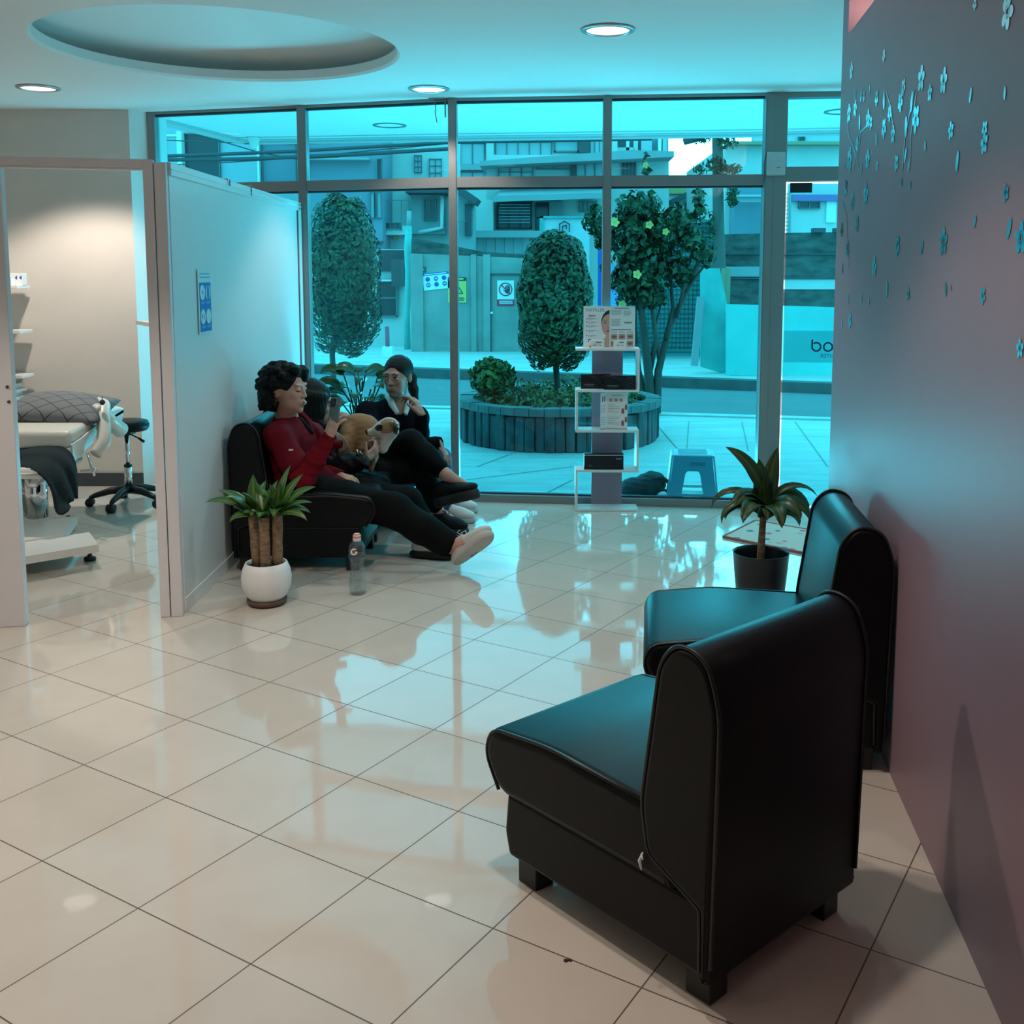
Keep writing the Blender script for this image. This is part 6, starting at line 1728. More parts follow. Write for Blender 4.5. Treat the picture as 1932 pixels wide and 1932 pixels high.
bm = NB(); Mc = M @ Matrix.Translation((0, h * 0.15, 0))
for k in range(4): lbox(bm, Mc, s * (-0.02 + 0.075 * k), -s * 0.02, s * (0.035 + 0.075 * k), s * (0.20, 0.26, 0.25, 0.18)[k], 0.004)
lpoly(bm, Mc, [(-s * 0.02, 0), (s * 0.26, 0), (s * 0.24, -s * 0.16), (s * 0.16, -s * 0.26), (s * 0.04, -s * 0.24), (-s * 0.14, -s * 0.04), (-s * 0.12, -s * 0.01), (-s * 0.03, -s * 0.08)], 0.004)
obj('hand_symbol', bm, M_ink, o)
bm = NB(); disc(bm, Mc, s * 0.40, 0.006, 30, r2=s * 0.34); lbox(bm, Mc, -s * 0.36, -s * 0.03, s * 0.36, s * 0.03, 0.007, rot=-PI / 4); lbox(bm, M, -s / 2, -h / 2, s / 2, -h * 0.25, 0.004); obj('red_ring', bm, mat('sign_red', (0.55, 0.04, 0.10), 0.5), o)
bm = NB()
for k in range(3): lbox(bm, M, -s * 0.38, -h * (0.33 + 0.05 * k), s * 0.42, -h * (0.305 + 0.05 * k), 0.006)
obj('sign_lines', bm, M_white, o)
o, M, s, h = sign('small dark number plate near the left end of the gate', 783, 503, 804, 513, math.radians(-3), M_bd)
bm = NB()
for k in range(4): lbox(bm, M, s * (-0.36 + 0.19 * k), -h * 0.25, s * (-0.24 + 0.19 * k), h * 0.25, 0.004)
obj('plate_figures', bm, M_bm, o)
# green hoarding with a framed sign
Y = 16.4
t = thing('green_hoarding', 'tall green net hoarding with a wire grid behind the flowering tree', 'fence', (at(1290, 600, Y).x, Y, 0))
quad_wall('net', [(1130, 560), (1200, 560), (1200, 405), (1345, 415), (1345, 690), (1130, 690)], Y, 0.05, M_turqd, t)
bm = NB()
for k in range(28): x = 1132 + 7.6 * k; rect(bm, x, (562 if x < 1200 else 418), x + 0.8, 660, Y, 0, 0.03)
for k in range(28): y = 420 + 9 * k; rect(bm, (1132 if y > 562 else 1202), y, 1345, y + 0.8, Y, 0, 0.03)
obj('wire_grid', bm, M_bd, t)
strip('base_board', t, 1128, 672, 1346, 684, Y, 0.1, M_bm); strip('base_gap', t, 1128, 684, 1346, 688, Y, 0.08, M_bd)
Y = 17.0
t = thing('site_board', 'pale site sign board with a dark house-shaped logo in a green frame', 'sign', (at(1065, 460, Y).x, Y, 0))
quad_wall('board', [(1020, 410), (1112, 412), (1112, 672), (1020, 672)], Y, 0.06, mat('pale_board', (0.50, 0.55, 0.58), 0.7), t)
bm = NB(); rect(bm, 1018, 408, 1114, 412, Y, 0, 0.05); rect(bm, 1018, 408, 1025, 672, Y, 0, 0.05); obj('frame', bm, M_turqd, t)
c = at(1065, 428, Y - 0.06); s = 9 * Y / F; M = frame_M(c, (1, 0, 0), (0, 0, 1)); bm = NB()
for (p, q) in (((-1, -1), (-1, 0.55)), ((-1, 0.55), (0, 1.1)), ((0, 1.1), (1, 0.55)), ((1, 0.55), (1, -1)), ((-0.4, -1), (-0.4, 0.1)), ((-0.4, 0.1), (0.4, 0.3)), ((0.4, 0.3), (0.4, -0.4))):
    p, q = Vector(p) * s, Vector(q) * s; d_ = q - p; c_ = (p + q) / 2; lbox(bm, M, c_.x - d_.length / 2 - s * 0.1, c_.y - s * 0.13, c_.x + d_.length / 2 + s * 0.1, c_.y + s * 0.13, 0.01, rot=math.atan2(d_.y, d_.x))
obj('logo', bm, M_bd, t)
t = thing('blue_poster', 'narrow blue and white poster standing behind the flowering tree', 'sign', (at(1150, 540, 16.2).x, 16.2, 0))
quad_wall('poster_board', [(1128, 455), (1136, 455), (1136, 672), (1128, 672)], 16.2, 0.04, M_blue, t); quad_wall('poster_sheet', [(1143, 500), (1166, 500), (1172, 674), (1150, 674)], 16.1, 0.04, mat('pale_blue_sheet', (0.20, 0.32, 0.60), 0.6), t)
# turquoise sheeting hoarding at the right
Y = 13.6
t = thing('turquoise_hoarding', 'bright turquoise plastic hoarding along the far kerb at the right', 'fence', (at(1450, 640, Y).x, Y, 0))
fb_pts = [(1370, 574), (1445, 576), (1580, 580), (1800, 582), (1800, 728), (1580, 726), (1400, 722), (1370, 706)]
quad_wall('sheet', fb_pts, Y, 0.05, mat('bright_turquoise_sheet', (0.12, 0.66, 0.64), 0.55, var=0.15, vscale=2.0, bump=0.6, bscale=4), t)
quad_wall('corner_panel', [(1322, 506), (1358, 506), (1372, 574), (1374, 708), (1322, 692)], Y + 0.3, 0.05, M_turq, t)
bm = NB(); obox(bm, at(1310, 690, Y + 0.2), at(1322, 560, Y + 0.2), 0.09, 0.09); obj('prop', bm, M_bm, t)
bm = NB(); obox(bm, at(1364, 575, Y + 0.6), at(1366, 506, Y + 0.6), 0.06, 0.06); obox(bm, at(1372, 574, Y + 0.6), at(1374, 506, Y + 0.6), 0.06, 0.06); obj('stake', bm, mat('raw_timber', (0.36, 0.28, 0.18), 0.8), t)
bm = NB(); tube(bm, [at(1376, 716, Y - 0.05), at(1480, 722, Y - 0.1), at(1600, 726, Y - 0.05), at(1700, 728, Y - 0.1)], [0.06, 0.09, 0.06, 0.07], 8); obj('rolled_edge', bm, M_turqd, t)
# utility pole with creepers
Y = 16.0
t = thing('utility_pole', 'thick weathered utility pole with creepers left of the warehouse', 'pole', (at(1356, 500, Y).x, Y, 0.05))
bm = NB(); tube(bm, [Vector((at(1358, 680, Y).x, Y, 0.02)), at(1357, 505, Y), at(1355, 380, Y), at(1353, 225, Y)], [0.10, 0.10, 0.085, 0.08], 12); obj('pole', bm, mat('old_pole_wood', (0.15, 0.14, 0.13), 0.9, var=0.3, vscale=6, stretch=(1, 1, 0.2)), t)
PP = []; DD = []
for i, (px, py, rx, ry, n) in enumerate(((1352, 312, 18, 16, 120), (1376, 320, 22, 12, 120), (1372, 268, 22, 12, 90), (1322, 262, 18, 8, 60), (1382, 368, 10, 26, 110), (1322, 318, 14, 10, 40), (1340, 430, 8, 40, 60))):
    c = at(px, py, Y - 0.15); P, d = shell_pts((c.x, c.y, c.z), (rx * Y / F, 0.12, ry * Y / F), n, 60 + i, 2, 0.8); PP.append(P); DD.append(d)
leaves('creeper', np.concatenate(PP), 0.11, M_hib, t, 12, np.concatenate(DD), 0.3)
bm = NB(); tube(bm, [at(1290, 268, Y - 0.1), at(1322, 255, Y - 0.1)], [0.05, 0.09], 10); obj('street_lamp_head', bm, M_bd, t)
# ladder
Y = 19.0
t = thing('ladder', 'pale aluminium ladder leaning on the warehouse wall, seen through the glass door', 'ladder', (at(1484, 440, Y).x, Y, 0))
bm = NB()
for (a_, b_) in (((1476, 362), (1470, 652)), ((1491, 362), (1485, 652))): obox(bm, at(*a_, Y), at(*b_, Y), 0.035, 0.035)
obj('rail', bm, M_bm, t)
for k in range(11):
    bm = NB(); y = 366 + 7.5 * k; obox(bm, at(1476 - 0.1 * k, y, Y), at(1491 - 0.1 * k, y, Y), 0.028, 0.028); obj('rung', bm, M_bm, t)
# overhead cables
Yc = 12.5
for i, (lab, pl, r0) in enumerate((('thick overhead cable bundle, upper one crossing the left window', [(240, 297), (420, 291), (560, 285), (860, 268), (1230, 262)], 0.022),
                   ('thick overhead cable bundle, lower one crossing the left window', [(240, 302), (420, 301), (520, 298), (700, 290), (860, 280)], 0.024),
                   ('thin overhead cable sagging steeply at the upper left', [(300, 232), (380, 255), (490, 288), (560, 300), (640, 296)], 0.008),
                   ('thin overhead cable just under the two thick bundles', [(300, 312), (420, 307), (560, 298), (700, 284), (900, 266)], 0.007),
                   ('thin overhead cable highest over the left window', [(300, 264), (400, 268), (560, 272), (860, 262), (1100, 258)], 0.007))):
    pts = [at(px, py, Yc) for px, py in pl]
    sm = []
    for k in range(len(pts) - 1):
        for j in range(5): sm.append(pts[k].lerp(pts[k + 1], j / 5))
    sm.append(pts[-1]); bm = NB(); tube(bm, sm, r0, 6)
    tag(obj('overhead_cable', bm, M_bd), lab, 'cable', 'overhead cables over the street')

# ================================================================ PEOPLE AND DOG
M_skinA = mat('skin_warm', (0.58, 0.32, 0.245), 0.5, spec=0.35, sub=0.08, var=0.06, vscale=30)
M_skinC = mat('skin_tan', (0.40, 0.225, 0.165), 0.5, spec=0.35, sub=0.08, var=0.06, vscale=30)
M_lip = mat('lip_skin', (0.46, 0.15, 0.14), 0.4)
M_hairb = mat('black_hair', (0.004, 0.0035, 0.004), 0.6, spec=0.2, bump=0.5, bscale=150, stretch=(1, 1, 0.25))
M_hairs = mat('dark_straight_hair', (0.006, 0.005, 0.005), 0.5, spec=0.25, bump=0.6, bscale=220, stretch=(1, 1, 0.08))
M_scrub = mat('burgundy_scrub_cloth', (0.135, 0.005, 0.013), 0.8, spec=0.12, bump=0.12, bscale=45)
M_scrub2 = mat('burgundy_knit', (0.165, 0.006, 0.013), 0.9, spec=0.1, bump=0.1, bscale=90)
M_trous = mat('black_trousers', (0.0035, 0.004, 0.0045), 0.8, spec=0.12, bump=0.15, bscale=30)
M_puff = mat('black_puffer_nylon', (0.012, 0.014, 0.018), 0.35, bump=0.3, bscale=35)
M_knit = mat('navy_black_knit', (0.004, 0.005, 0.009), 0.9, spec=0.12, bump=0.2, bscale=120)
M_shirt = mat('white_shirt_cotton', (0.66, 0.68, 0.70), 0.7)
M_jean = mat('blue_denim', (0.035, 0.085, 0.19), 0.85, bump=0.2, bscale=160, var=0.25, vscale=14)
M_shoew = mat('white_sneaker_leather', (0.66, 0.62, 0.60), 0.5, bump=0.1, bscale=60)
M_solew = mat('pale_rubber_sole', (0.50, 0.45, 0.42), 0.7)
M_shoeb = mat('black_sneaker_mesh', (0.006, 0.007, 0.008), 0.6, spec=0.25, bump=0.3, bscale=90)
M_soleb = mat('black_rubber_sole', (0.014, 0.015, 0.016), 0.55)
M_eyew = mat('eye_white', (0.60, 0.58, 0.56), 0.25)
M_eyed = mat('dark_iris', (0.012, 0.008, 0.006), 0.15)
V3 = lambda *a: np.array(a, np.float64)
def A_(px, py, Y): return np.array(at(px, py, Y))
def nrm(v): v = np.array(v, float); return v / np.linalg.norm(v)
def basis(f, u):
    f = nrm(f); u = np.array(u, float); u = nrm(u - f * (u @ f)); s = np.cross(u, f)
    return np.stack([s, f, u], 1)       # columns: the person's left, forward, up

def head(Fd, C, f, u, ear=True):
    R = basis(f, u); P = lambda s, ff, uu: C + R @ V3(s, ff, uu)
    Fd.ell(P(0, -0.014, 0.024), (0.072, 0.091, 0.082), R, 0.02)
    Fd.ell(P(0, 0.034, -0.030), (0.058, 0.057, 0.084), R, 0.025)
    Fd.ell(P(0, 0.040, -0.076), (0.044, 0.046, 0.032), R, 0.025)
    Fd.ell(P(0, 0.076, -0.100), (0.017, 0.014, 0.013), R, 0.016)
    for s in (-1, 1):
        Fd.ell(P(0.036 * s, 0.066, -0.022), (0.020, 0.016, 0.016), R, 0.018)
        Fd.ell(P(0.028 * s, 0.082, 0.024), (0.024, 0.011, 0.008), R, 0.012)
        if ear: Fd.ell(P(0.072 * s, -0.008, -0.012), (0.009, 0.017, 0.029), basis(R @ V3(-0.35 * s, 0.9, 0), u), 0.008)
        Fd.ell(P(0.031 * s, 0.101, 0.003), (0.016, 0.011, 0.009), R, 0.010, True)
    Fd.cap(P(0, 0.087, 0.012), P(0, 0.1045, -0.030), 0.0060, 0.0088, 0.014)
    for s in (-1, 1): Fd.ell(P(0.0105 * s, 0.096, -0.033), (0.0072, 0.009, 0.006), R, 0.008)
    Fd.ell(P(0, 0.088, -0.062), (0.023, 0.010, 0.013), R, 0.014)
    return R, P
def lids(Fd, P, R, s):
    Fd.ell(P(0.031 * s, 0.080, 0.002), (0.0165, 0.0125, 0.0115), R, 0.004)
def lips(parent, C, R, m, open_=0.0, push=0.0):
    P = lambda s, ff, uu: C + R @ V3(s, ff, uu)
    c = P(0, 0.097 + push, -0.064); Fl = Field(c - 0.05, c + 0.05, 0.0015)
    Fl.ell(P(0, 0.0965 + push, -0.0590), (0.0175, 0.0065, 0.0042), R, 0.003)
    Fl.ell(P(0, 0.0960 + push, -0.0685 - open_), (0.0155, 0.0065, 0.0048), R, 0.003)
    Fl.obj('lips', m, parent)
def brows(parent, C, R, m, deep=0.0):
    for s in (-1, 1):
        bm = NB(); tube(bm, [C + R @ V3(s * a, b - deep, c_) for a, b, c_ in ((0.013, 0.0915, 0.0255), (0.026, 0.0905, 0.0290), (0.039, 0.0820, 0.0290), (0.049, 0.0715, 0.0225))], [0.0018, 0.0022, 0.0018, 0.0008], 6)
        obj('eyebrow', bm, m, parent)
def eyes(parent, C, R, gaze):
    for s in (-1, 1):
        c = Vector(C + R @ V3(0.031 * s, 0.0795, 0.002)); bm = NB()
        bmesh.ops.create_icosphere(bm, subdivisions=3, radius=0.0122, matrix=Matrix.Translation(c)); e = obj('eye', bm, M_eyew, parent, smooth=True)
        g = Vector(nrm(gaze)); bm = NB()
        bmesh.ops.create_icosphere(bm, subdivisions=3, radius=0.0072, matrix=Matrix.Translation(c + g * 0.0068)); obj('iris', bm, M_eyed, e, smooth=True)
        bm = NB(); tube(bm, [C + R @ V3(s * a, b, c_) for a, b, c_ in ((0.017, 0.0915, 0.006), (0.027, 0.0960, 0.0115), (0.037, 0.0920, 0.0115), (0.046, 0.0830, 0.006))], [0.0010, 0.0020, 0.0022, 0.0012], 6); obj('eyelash', bm, M_hairb, e)
def hand(Fd, W, d, n, side, curl=(0.5, 0.5, 0.5, 0.5), thumb=(0.5, 0.8, 0.2), sc=1.0, spread=0.10, k=0.004):
    """W wrist, d along the palm, n where the palm faces, side towards the thumb"""
    d = nrm(d); n = np.array(n, float); n = nrm(n - d * (n @ d)); s = np.cross(d, n); s = s * (1 if s @ np.array(side) > 0 else -1)
    R = np.stack([s, n, d], 1)
    Fd.ell(W + d * 0.043 * sc, (0.036 * sc, 0.0125 * sc, 0.046 * sc), R, 0.012)
    Fd.cap(W - d * 0.01, W + d * 0.03 * sc, 0.021 * sc, 0.020 * sc, 0.012)
    Fd.cap(W + d * 0.072 * sc + s * 0.024 * sc, W + d * 0.068 * sc - s * 0.024 * sc, 0.0105 * sc, 0.0095 * sc, 0.01)
    for i, (o, L, c) in enumerate(zip((0.027, 0.0095, -0.0085, -0.026), (1.0, 1.1, 1.03, 0.80), curl)):
        p = W + d * (0.078 - 0.004 * (i == 3)) * sc + s * o * sc; a = c * 0.7
        dd = nrm(d + s * (spread * (1.5 - i)))
        for j, (l, r0, r1) in enumerate(((0.038, 0.0088, 0.0080), (0.024, 0.0080, 0.0073), (0.019, 0.0073, 0.0058))):
            q = p + (dd * math.cos(a) + n * math.sin(a)) * l * L * sc
            Fd.cap(p, q, r0 * sc, r1 * sc, k); p = q; a += c
    p = W + d * 0.020 * sc + s * 0.026 * sc; td = nrm(d * thumb[0] + s * thumb[1] + n * thumb[2]); q = p + td * 0.040 * sc
    Fd.cap(p - td * 0.01, q, 0.0125 * sc, 0.0098 * sc, 0.008); Fd.cap(q, q + nrm(td + d * 0.35 + n * 0.2) * 0.030 * sc, 0.0095 * sc, 0.0070 * sc, k)
def limb(Fd, pts, rs, k=0.02): Fd.chain([np.array(p) for p in pts], rs, k)
def mid(a, b, t=0.5): return np.array(a) * (1 - t) + np.array(b) * t

def sneaker(name, parent, heel, d, n, m, ms, L=0.245, tall=1.0, laces=None, chunky=1.0):
    """heel = back of the sole on the ground side, d = toe direction, n = up out of the shoe"""
    d = nrm(d); n = np.array(n, float); n = nrm(n - d * (n @ d)); s = np.cross(n, d); R = np.stack([s, d, n], 1)
    P = lambda a, b, c: heel + R @ V3(a, b, c)
    lo = np.minimum.reduce([P(a, b, c) for a in (-.06, .06) for b in (-.03, L + .03) for c in (-.02, .16)]) ; hi = np.maximum.reduce([P(a, b, c) for a in (-.06, .06) for b in (-.03, L + .03) for c in (-.02, .16)])
    up = Field(lo - 0.02, hi + 0.02, 0.004)
    h0 = 0.030 * chunky
    up.ell(P(0, 0.050, h0 + 0.020), (0.034, 0.052, 0.034), R, 0.02)
    up.ell(P(0, 0.055, h0 + 0.046 * tall), (0.030, 0.046, 0.030), R, 0.02)
    up.ell(P(0, 0.115, h0 + 0.026), (0.036, 0.060, 0.030), R, 0.03)
    up.ell(P(0, L * 0.73, h0 + 0.012), (0.043, 0.066, 0.027), R, 0.03)
    up.ell(P(0, 0.045, h0 + 0.080 * tall), (0.024, 0.034, 0.022), R, 0.006, True)
    up.half(P(0, 0, h0 * 0.5), -n)
    o = up.obj(name, m, parent)
    so = Field(lo - 0.02, hi + 0.02, 0.004)
    for (b, w, l) in ((0.048, 0.036, 0.056), (0.12, 0.037, 0.07), (L * 0.72, 0.046, 0.072)):
        so.ell(P(0, b, h0 * 0.45), (w, l, h0 * 0.95), R, 0.03)
    for k in range(9): so.cap(P(-0.06, 0.006 + L * k / 8.6, -0.004), P(0.06, 0.006 + L * k / 8.6, -0.004), 0.0042, None, 0.003, True)
    so.half(P(0, 0, h0 * 0.98), n); so.half(P(0, 0, -0.001), -n)
    so.obj('sole', ms, o)
    if laces is not None:
        bm = NB()
        for k in range(4):
            b = 0.095 + 0.022 * k; z = h0 + 0.068 - 0.009 * k
            tube(bm, [P(-0.026, b, z - 0.014), P(0, b + 0.006, z - 0.003), P(0.026, b, z - 0.014)], 0.003, 6)
        tube(bm, [P(0, 0.09, h0 + 0.066), P(0.012, 0.075, h0 + 0.098), P(0.022, 0.095, h0 + 0.100), P(0.010, 0.105, h0 + 0.070), P(0.0, 0.09, h0 + 0.066), P(-0.020, 0.075, h0 + 0.090), P(-0.026, 0.10, h0 + 0.086)], 0.0024, 6)
        obj('laces', bm, laces, o)
    return o, P

def torso(Fd, pel, wai, che, nec, shL, shR, Rt, k=0.04, g=0.0):
    Rp = Rt
    Fd.ell(pel, (0.150 + g, 0.105 + g, 0.095 + g), Rp, k)
    Fd.ell(wai, (0.118 + g, 0.088 + g, 0.090 + g), Rp, k)
    Fd.ell(che, (0.132 + g, 0.098 + g, 0.120 + g), Rp, k)
    Fd.cap(shL, mid(shL, shR), 0.046 + g, 0.055 + g, k); Fd.cap(shR, mid(shL, shR), 0.046 + g, 0.055 + g, k)
    Fd.cap(mid(che, nec, 0.4), mid(che, nec, 0.8), 0.085 + g, 0.050 + g, k)

# ---- woman in burgundy scrubs -----------------------------------------
pA = thing('person', 'woman in burgundy scrubs and black trousers, legs stretched out, looking at her phone', 'person', A_(560, 925, 4.95) * V3(1, 1, 0) + V3(0, 0, 0.0), 0, 'women seated by the partition')
hA = A_(539, 733, 4.93); fA = nrm((0.955, -0.27, -0.02)); uA = nrm((0.10, 0.0, 1))
nA = A_(543, 792, 4.95); shR, shL = A_(524, 824, 4.80), A_(585, 822, 5.12)
cA, wA, qA = A_(548, 850, 4.96), A_(560, 892, 4.96), A_(564, 922, 4.95)
elR, wrR = A_(573, 905, 4.73), A_(620, 827, 4.75)
elL, wrL = A_(604, 888, 5.14), A_(640, 898, 5.00)
hpR, knR, anR = A_(572, 926, 4.85), A_(742, 962, 4.76), A_(850, 1030, 4.70)
hpL, knL, anL = A_(585, 922, 5.05), A_(768, 948, 5.02), A_(800, 1012, 5.0)
RtA = basis((0.93, -0.15, 0.25), nA - qA)
BA = Field((-1.48, 4.52, -0.02), (-0.22, 5.30, 1.0), 0.0045)
RA, PAh = head(BA, hA, fA, uA)
for s in (-1, 1): lids(BA, PAh, RA, s)
BA.ell(PAh(0, 0.099, -0.064), (0.012, 0.012, 0.010), RA, 0.010)
BA.cap(hA + RA @ V3(0, -0.022, -0.06), nA, 0.047, 0.050, 0.03)
torso(BA, qA, wA, cA, nA, shL, shR, RtA)
limb(BA, (shR, elR), (0.045, 0.036)); limb(BA, (elR, mid(elR, wrR, .35), wrR), (0.036, 0.034, 0.022))
limb(BA, (shL, elL), (0.045, 0.036)); limb(BA, (elL, wrL), (0.035, 0.022))
limb(BA, (hpR, knR), (0.078, 0.052)); limb(BA, (knR, mid(knR, anR, .3), anR), (0.052, 0.050, 0.033))
limb(BA, (hpL, knL), (0.078, 0.052)); limb(BA, (knL, mid(knL, anL, .3), anL), (0.052, 0.050, 0.033))
hdA = nrm(A_(640, 783, 4.76) - wrR)
hand(BA, wrR, A_(632, 792, 4.77) - wrR, (0.55, 0.75, 0.15), (-0.7, 0, 0.4), (0.30, 0.42, 0.50, 0.55), (0.9, 0.45, 0.35), 0.92, 0.16)
hand(BA, wrL, A_(664, 905, 4.94) - wrL, (0.1, 0.2, -1), (0.2, -1, 0), (0.45, 0.5, 0.55, 0.6), (0.7, 0.5, 0.4), 0.92, 0.08)
footd = nrm(A_(928, 1003, 4.62) - A_(862, 1058, 4.70)); BA.cap(anR, anR + footd * 0.10 + V3(0.02, 0, -0.03), 0.032, 0.028, 0.02)
BA.cap(anL, anL + V3(0.12, -0.02, -0.05), 0.032, 0.026, 0.02)
bodyA = BA.obj('body', M_skinA, pA); del BA
lips(bodyA, hA, RA, M_lip, -0.002, 0.0055); brows(bodyA, hA, RA, M_hairb, 0.003)
for s in (-1, 1):
    bm = NB(); tube(bm, [hA + RA @ V3(s * a, b, c_) for a, b, c_ in ((0.018, 0.0890, -0.0035), (0.028, 0.0920, -0.0078), (0.038, 0.0885, -0.0075), (0.046, 0.0805, -0.0025))], [0.0012, 0.002, 0.002, 0.001], 6); obj('eyelash', bm, M_hairb, bodyA)
HA = Field(hA - 0.20, hA + 0.20, 0.004)
HA.ell(PAh(0, -0.022, 0.026), (0.088, 0.100, 0.090), RA, 0.02)
r5 = np.random.RandomState(5)
for k in range(230):
    d = r5.normal(size=3); d /= np.linalg.norm(d)
    if d[1] > 0.62 or (d[1] > 0.25 and d[2] < 0.40): continue
    ex = 1.0 + 0.10 * r5.rand() + 0.18 * max(0, -d[2]) 
    c = PAh(d[0] * 0.088 * ex, -0.022 + d[1] * 0.100 * ex, 0.018 + d[2] * 0.094 * ex)
    HA.ell(c, V3(1, 1, 1) * r5.uniform(0.012, 0.019), None, 0.014)
for k in range(120):      # curls down the back of the neck and over the ears
    a = r5.uniform(-2.3, 2.3); q = PAh(0.093 * math.sin(a), -0.028 - 0.092 * math.cos(a) * 0.95, r5.uniform(-0.095, -0.01))
    if (RA.T @ (q - hA))[1] > 0.015: continue
    HA.ell(q, V3(1, 1, 1) * r5.uniform(0.011, 0.017), None, 0.007)
HA.ell(PAh(0, -0.05, -0.045), (0.078, 0.06, 0.07), RA, 0.02)
for q, r_ in ((PAh(-0.02, 0.060, 0.088), 0.028), (PAh(0.03, 0.070, 0.086), 0.026), (PAh(0.05, 0.070, 0.075), 0.022), (PAh(0.058, 0.066, 0.05), 0.016)): HA.ell(q, V3(1, 1, 1) * r_, None, 0.02)
HA.ell(PAh(0, 0.100, -0.020), (0.062, 0.068, 0.086), RA, 0.008, True)
HA.ell(PAh(-0.072, 0.010, -0.030), (0.030, 0.030, 0.034), RA, 0.006, True)
HA.ripple(0.0025, 170, 2)
HA.obj('hair', M_hairb, bodyA); del HA
bm = NB(); e_ = Vector(PAh(-0.080, 0.000, -0.046)); tube(bm, [e_ + Vector((0.006 * math.cos(k * PI / 4), 0, 0.008 * math.sin(k * PI / 4))) for k in range(9)], 0.0022, 6); obj('earring', bm, mat('gold', (0.75, 0.55, 0.25), 0.2, metal=1.0), bodyA)
TA = Field((-1.46, 4.58, 0.22), (-0.62, 5.30, 0.80), 0.005)
torso(TA, qA, wA, cA, nA, shL, shR, RtA, 0.05, 0.024)
TA.cap(mid(wA, qA) + V3(0.06, 0, 0), A_(655, 930, 4.90), 0.085, 0.055, 0.05); TA.cap(qA, A_(640, 925, 5.05), 0.10, 0.06, 0.05)
limb(TA, (shR, mid(shR, elR, 0.62)), (0.060, 0.068), 0.03); limb(TA, (shL, mid(shL, elL, 0.62)), (0.060, 0.066), 0.03)
TA.cap(mid(shR, elR, 0.66), mid(shR, elR, 0.95), 0.046, 0.05, 0.004, True)
TA.cap(nA + RtA @ V3(0, -0.01, -0.03), hA, 0.056, 0.075, 0.008, True)
TA.cap(nA + RtA @ V3(0, 0.05, -0.01), nA + RtA @ V3(0, 0.120, -0.085), 0.040, 0.012, 0.006, True)
TA.ripple(0.0032, 26, 4)
top = TA.obj('scrub_top', M_scrub, bodyA); del TA
bm = NB(); Ml = frame_M(onplane(549, 849, (0, 4.715, 0), (0, 1, 0)), (1, 0, 0.02), (0, 0.2, 1)); lbox(bm, Ml, -0.010, -0.004, 0.010, 0.004, 0.003); obj('sleeve_label', bm, mat('label_grey', (0.62, 0.60, 0.52), 0.4), top)
# collar flap of the scrub top
CF = Field(cA - 0.25, cA + 0.25, 0.004)
CF.chain([nA + RtA @ V3(0.06, 0.045, 0.0), A_(612, 835, 4.98), A_(640, 838, 4.97)], [0.022, 0.026, 0.020], 0.02); CF.cap(A_(606, 842, 4.98), A_(628, 858, 4.97), 0.022, 0.010, 0.02); CF.ripple(0.003, 40, 8)
CF.obj('collar', M_scrub, top)
SA = Field((-1.40, 4.55, 0.30), (-0.80, 5.30, 0.78), 0.0045)
limb(SA, (mid(shR, elR, 0.35), elR, mid(elR, wrR, 0.5), wrR), (0.050, 0.048, 0.043, 0.033), 0.02)
SA.cap(wrR, wrR + nrm(wrR - elR) * 0.05, 0.025, 0.03, 0.003, True); SA.ripple(0.0035, 48, 6); SA.obj('sleeve', M_scrub2, top)
SA = Field((-1.30, 4.85, 0.30), (-0.75, 5.35, 0.78), 0.005)
limb(SA, (mid(shL, elL, 0.35), elL, wrL), (0.048, 0.046, 0.033), 0.02); SA.cap(wrL, wrL + nrm(wrL - elL) * 0.05, 0.025, 0.03, 0.003, True); SA.obj('sleeve', M_scrub2, top)
UA = Field(nA - 0.15, nA + 0.15, 0.004); UA.cap(nA + RtA @ V3(0, 0.050, -0.025), nA + RtA @ V3(0, 0.090, -0.085), 0.028, 0.020, 0.02); UA.obj('undershirt', M_trous, bodyA)
LA = Field((-1.40, 4.52, -0.0), (-0.22, 5.30, 0.50), 0.0055)
hmR, hmL = mid(knR, anR, 0.93), mid(knL, anL, 0.95)
LA.ell(qA, (0.165, 0.12, 0.09), RtA, 0.04)
limb(LA, (hpR, mid(hpR, knR), knR, mid(knR, anR, .5), hmR), (0.098, 0.090, 0.078, 0.072, 0.062), 0.03)
limb(LA, (hpL, mid(hpL, knL), knL, mid(knL, anL, .5), hmL), (0.098, 0.088, 0.076, 0.070, 0.062), 0.03)
LA.cap(anR, anR + nrm(anR - knR) * 0.06, 0.042, 0.05, 0.004, True)
LA.ripple(0.004, 24, 9); LA.half((0, 0, 0.004), (0, 0, -1)); LA.obj('trousers', M_trous, bodyA); del LA
heelR = A_(864, 1074, 4.66); heelR[2] = max(heelR[2], 0.008)
sh, Ps = sneaker('sneaker', bodyA, A_(858, 1066, 4.67), A_(925, 1014, 4.59) - A_(858, 1066, 4.67), (-0.40, 0.74, 0.50), M_shoew, M_solew, 0.258, 1.0, M_shoew, 1.25)
Rl = frame_M(Ps(-0.034, 0.115, 0.0), Ps(-0.034, 0.2, 0) - Ps(-0.034, 0.115, 0), Ps(-0.02, 0.115, 0) - Ps(-0.034, 0.115, 0)) 
bm = NB(); text_bm(bm, 'FILA', frame_M(Ps(0.034, 0.085, -0.0012), Ps(0.034, 0.2, 0) - Ps(0.034, 0.085, 0), Ps(0.0, 0.085, 0) - Ps(0.034, 0.085, 0)), 0.022, 0.0006); obj('sole_lettering', bm, M_ink, sh)
sneaker('sneaker', bodyA, A_(776, 1034, 4.96) * V3(1, 1, 0) + V3(0, 0, 0.004), (0.97, -0.2, 0.0), (0, 0.1, 1), M_shoew, M_soleb, 0.235, 1.0, M_shoew)
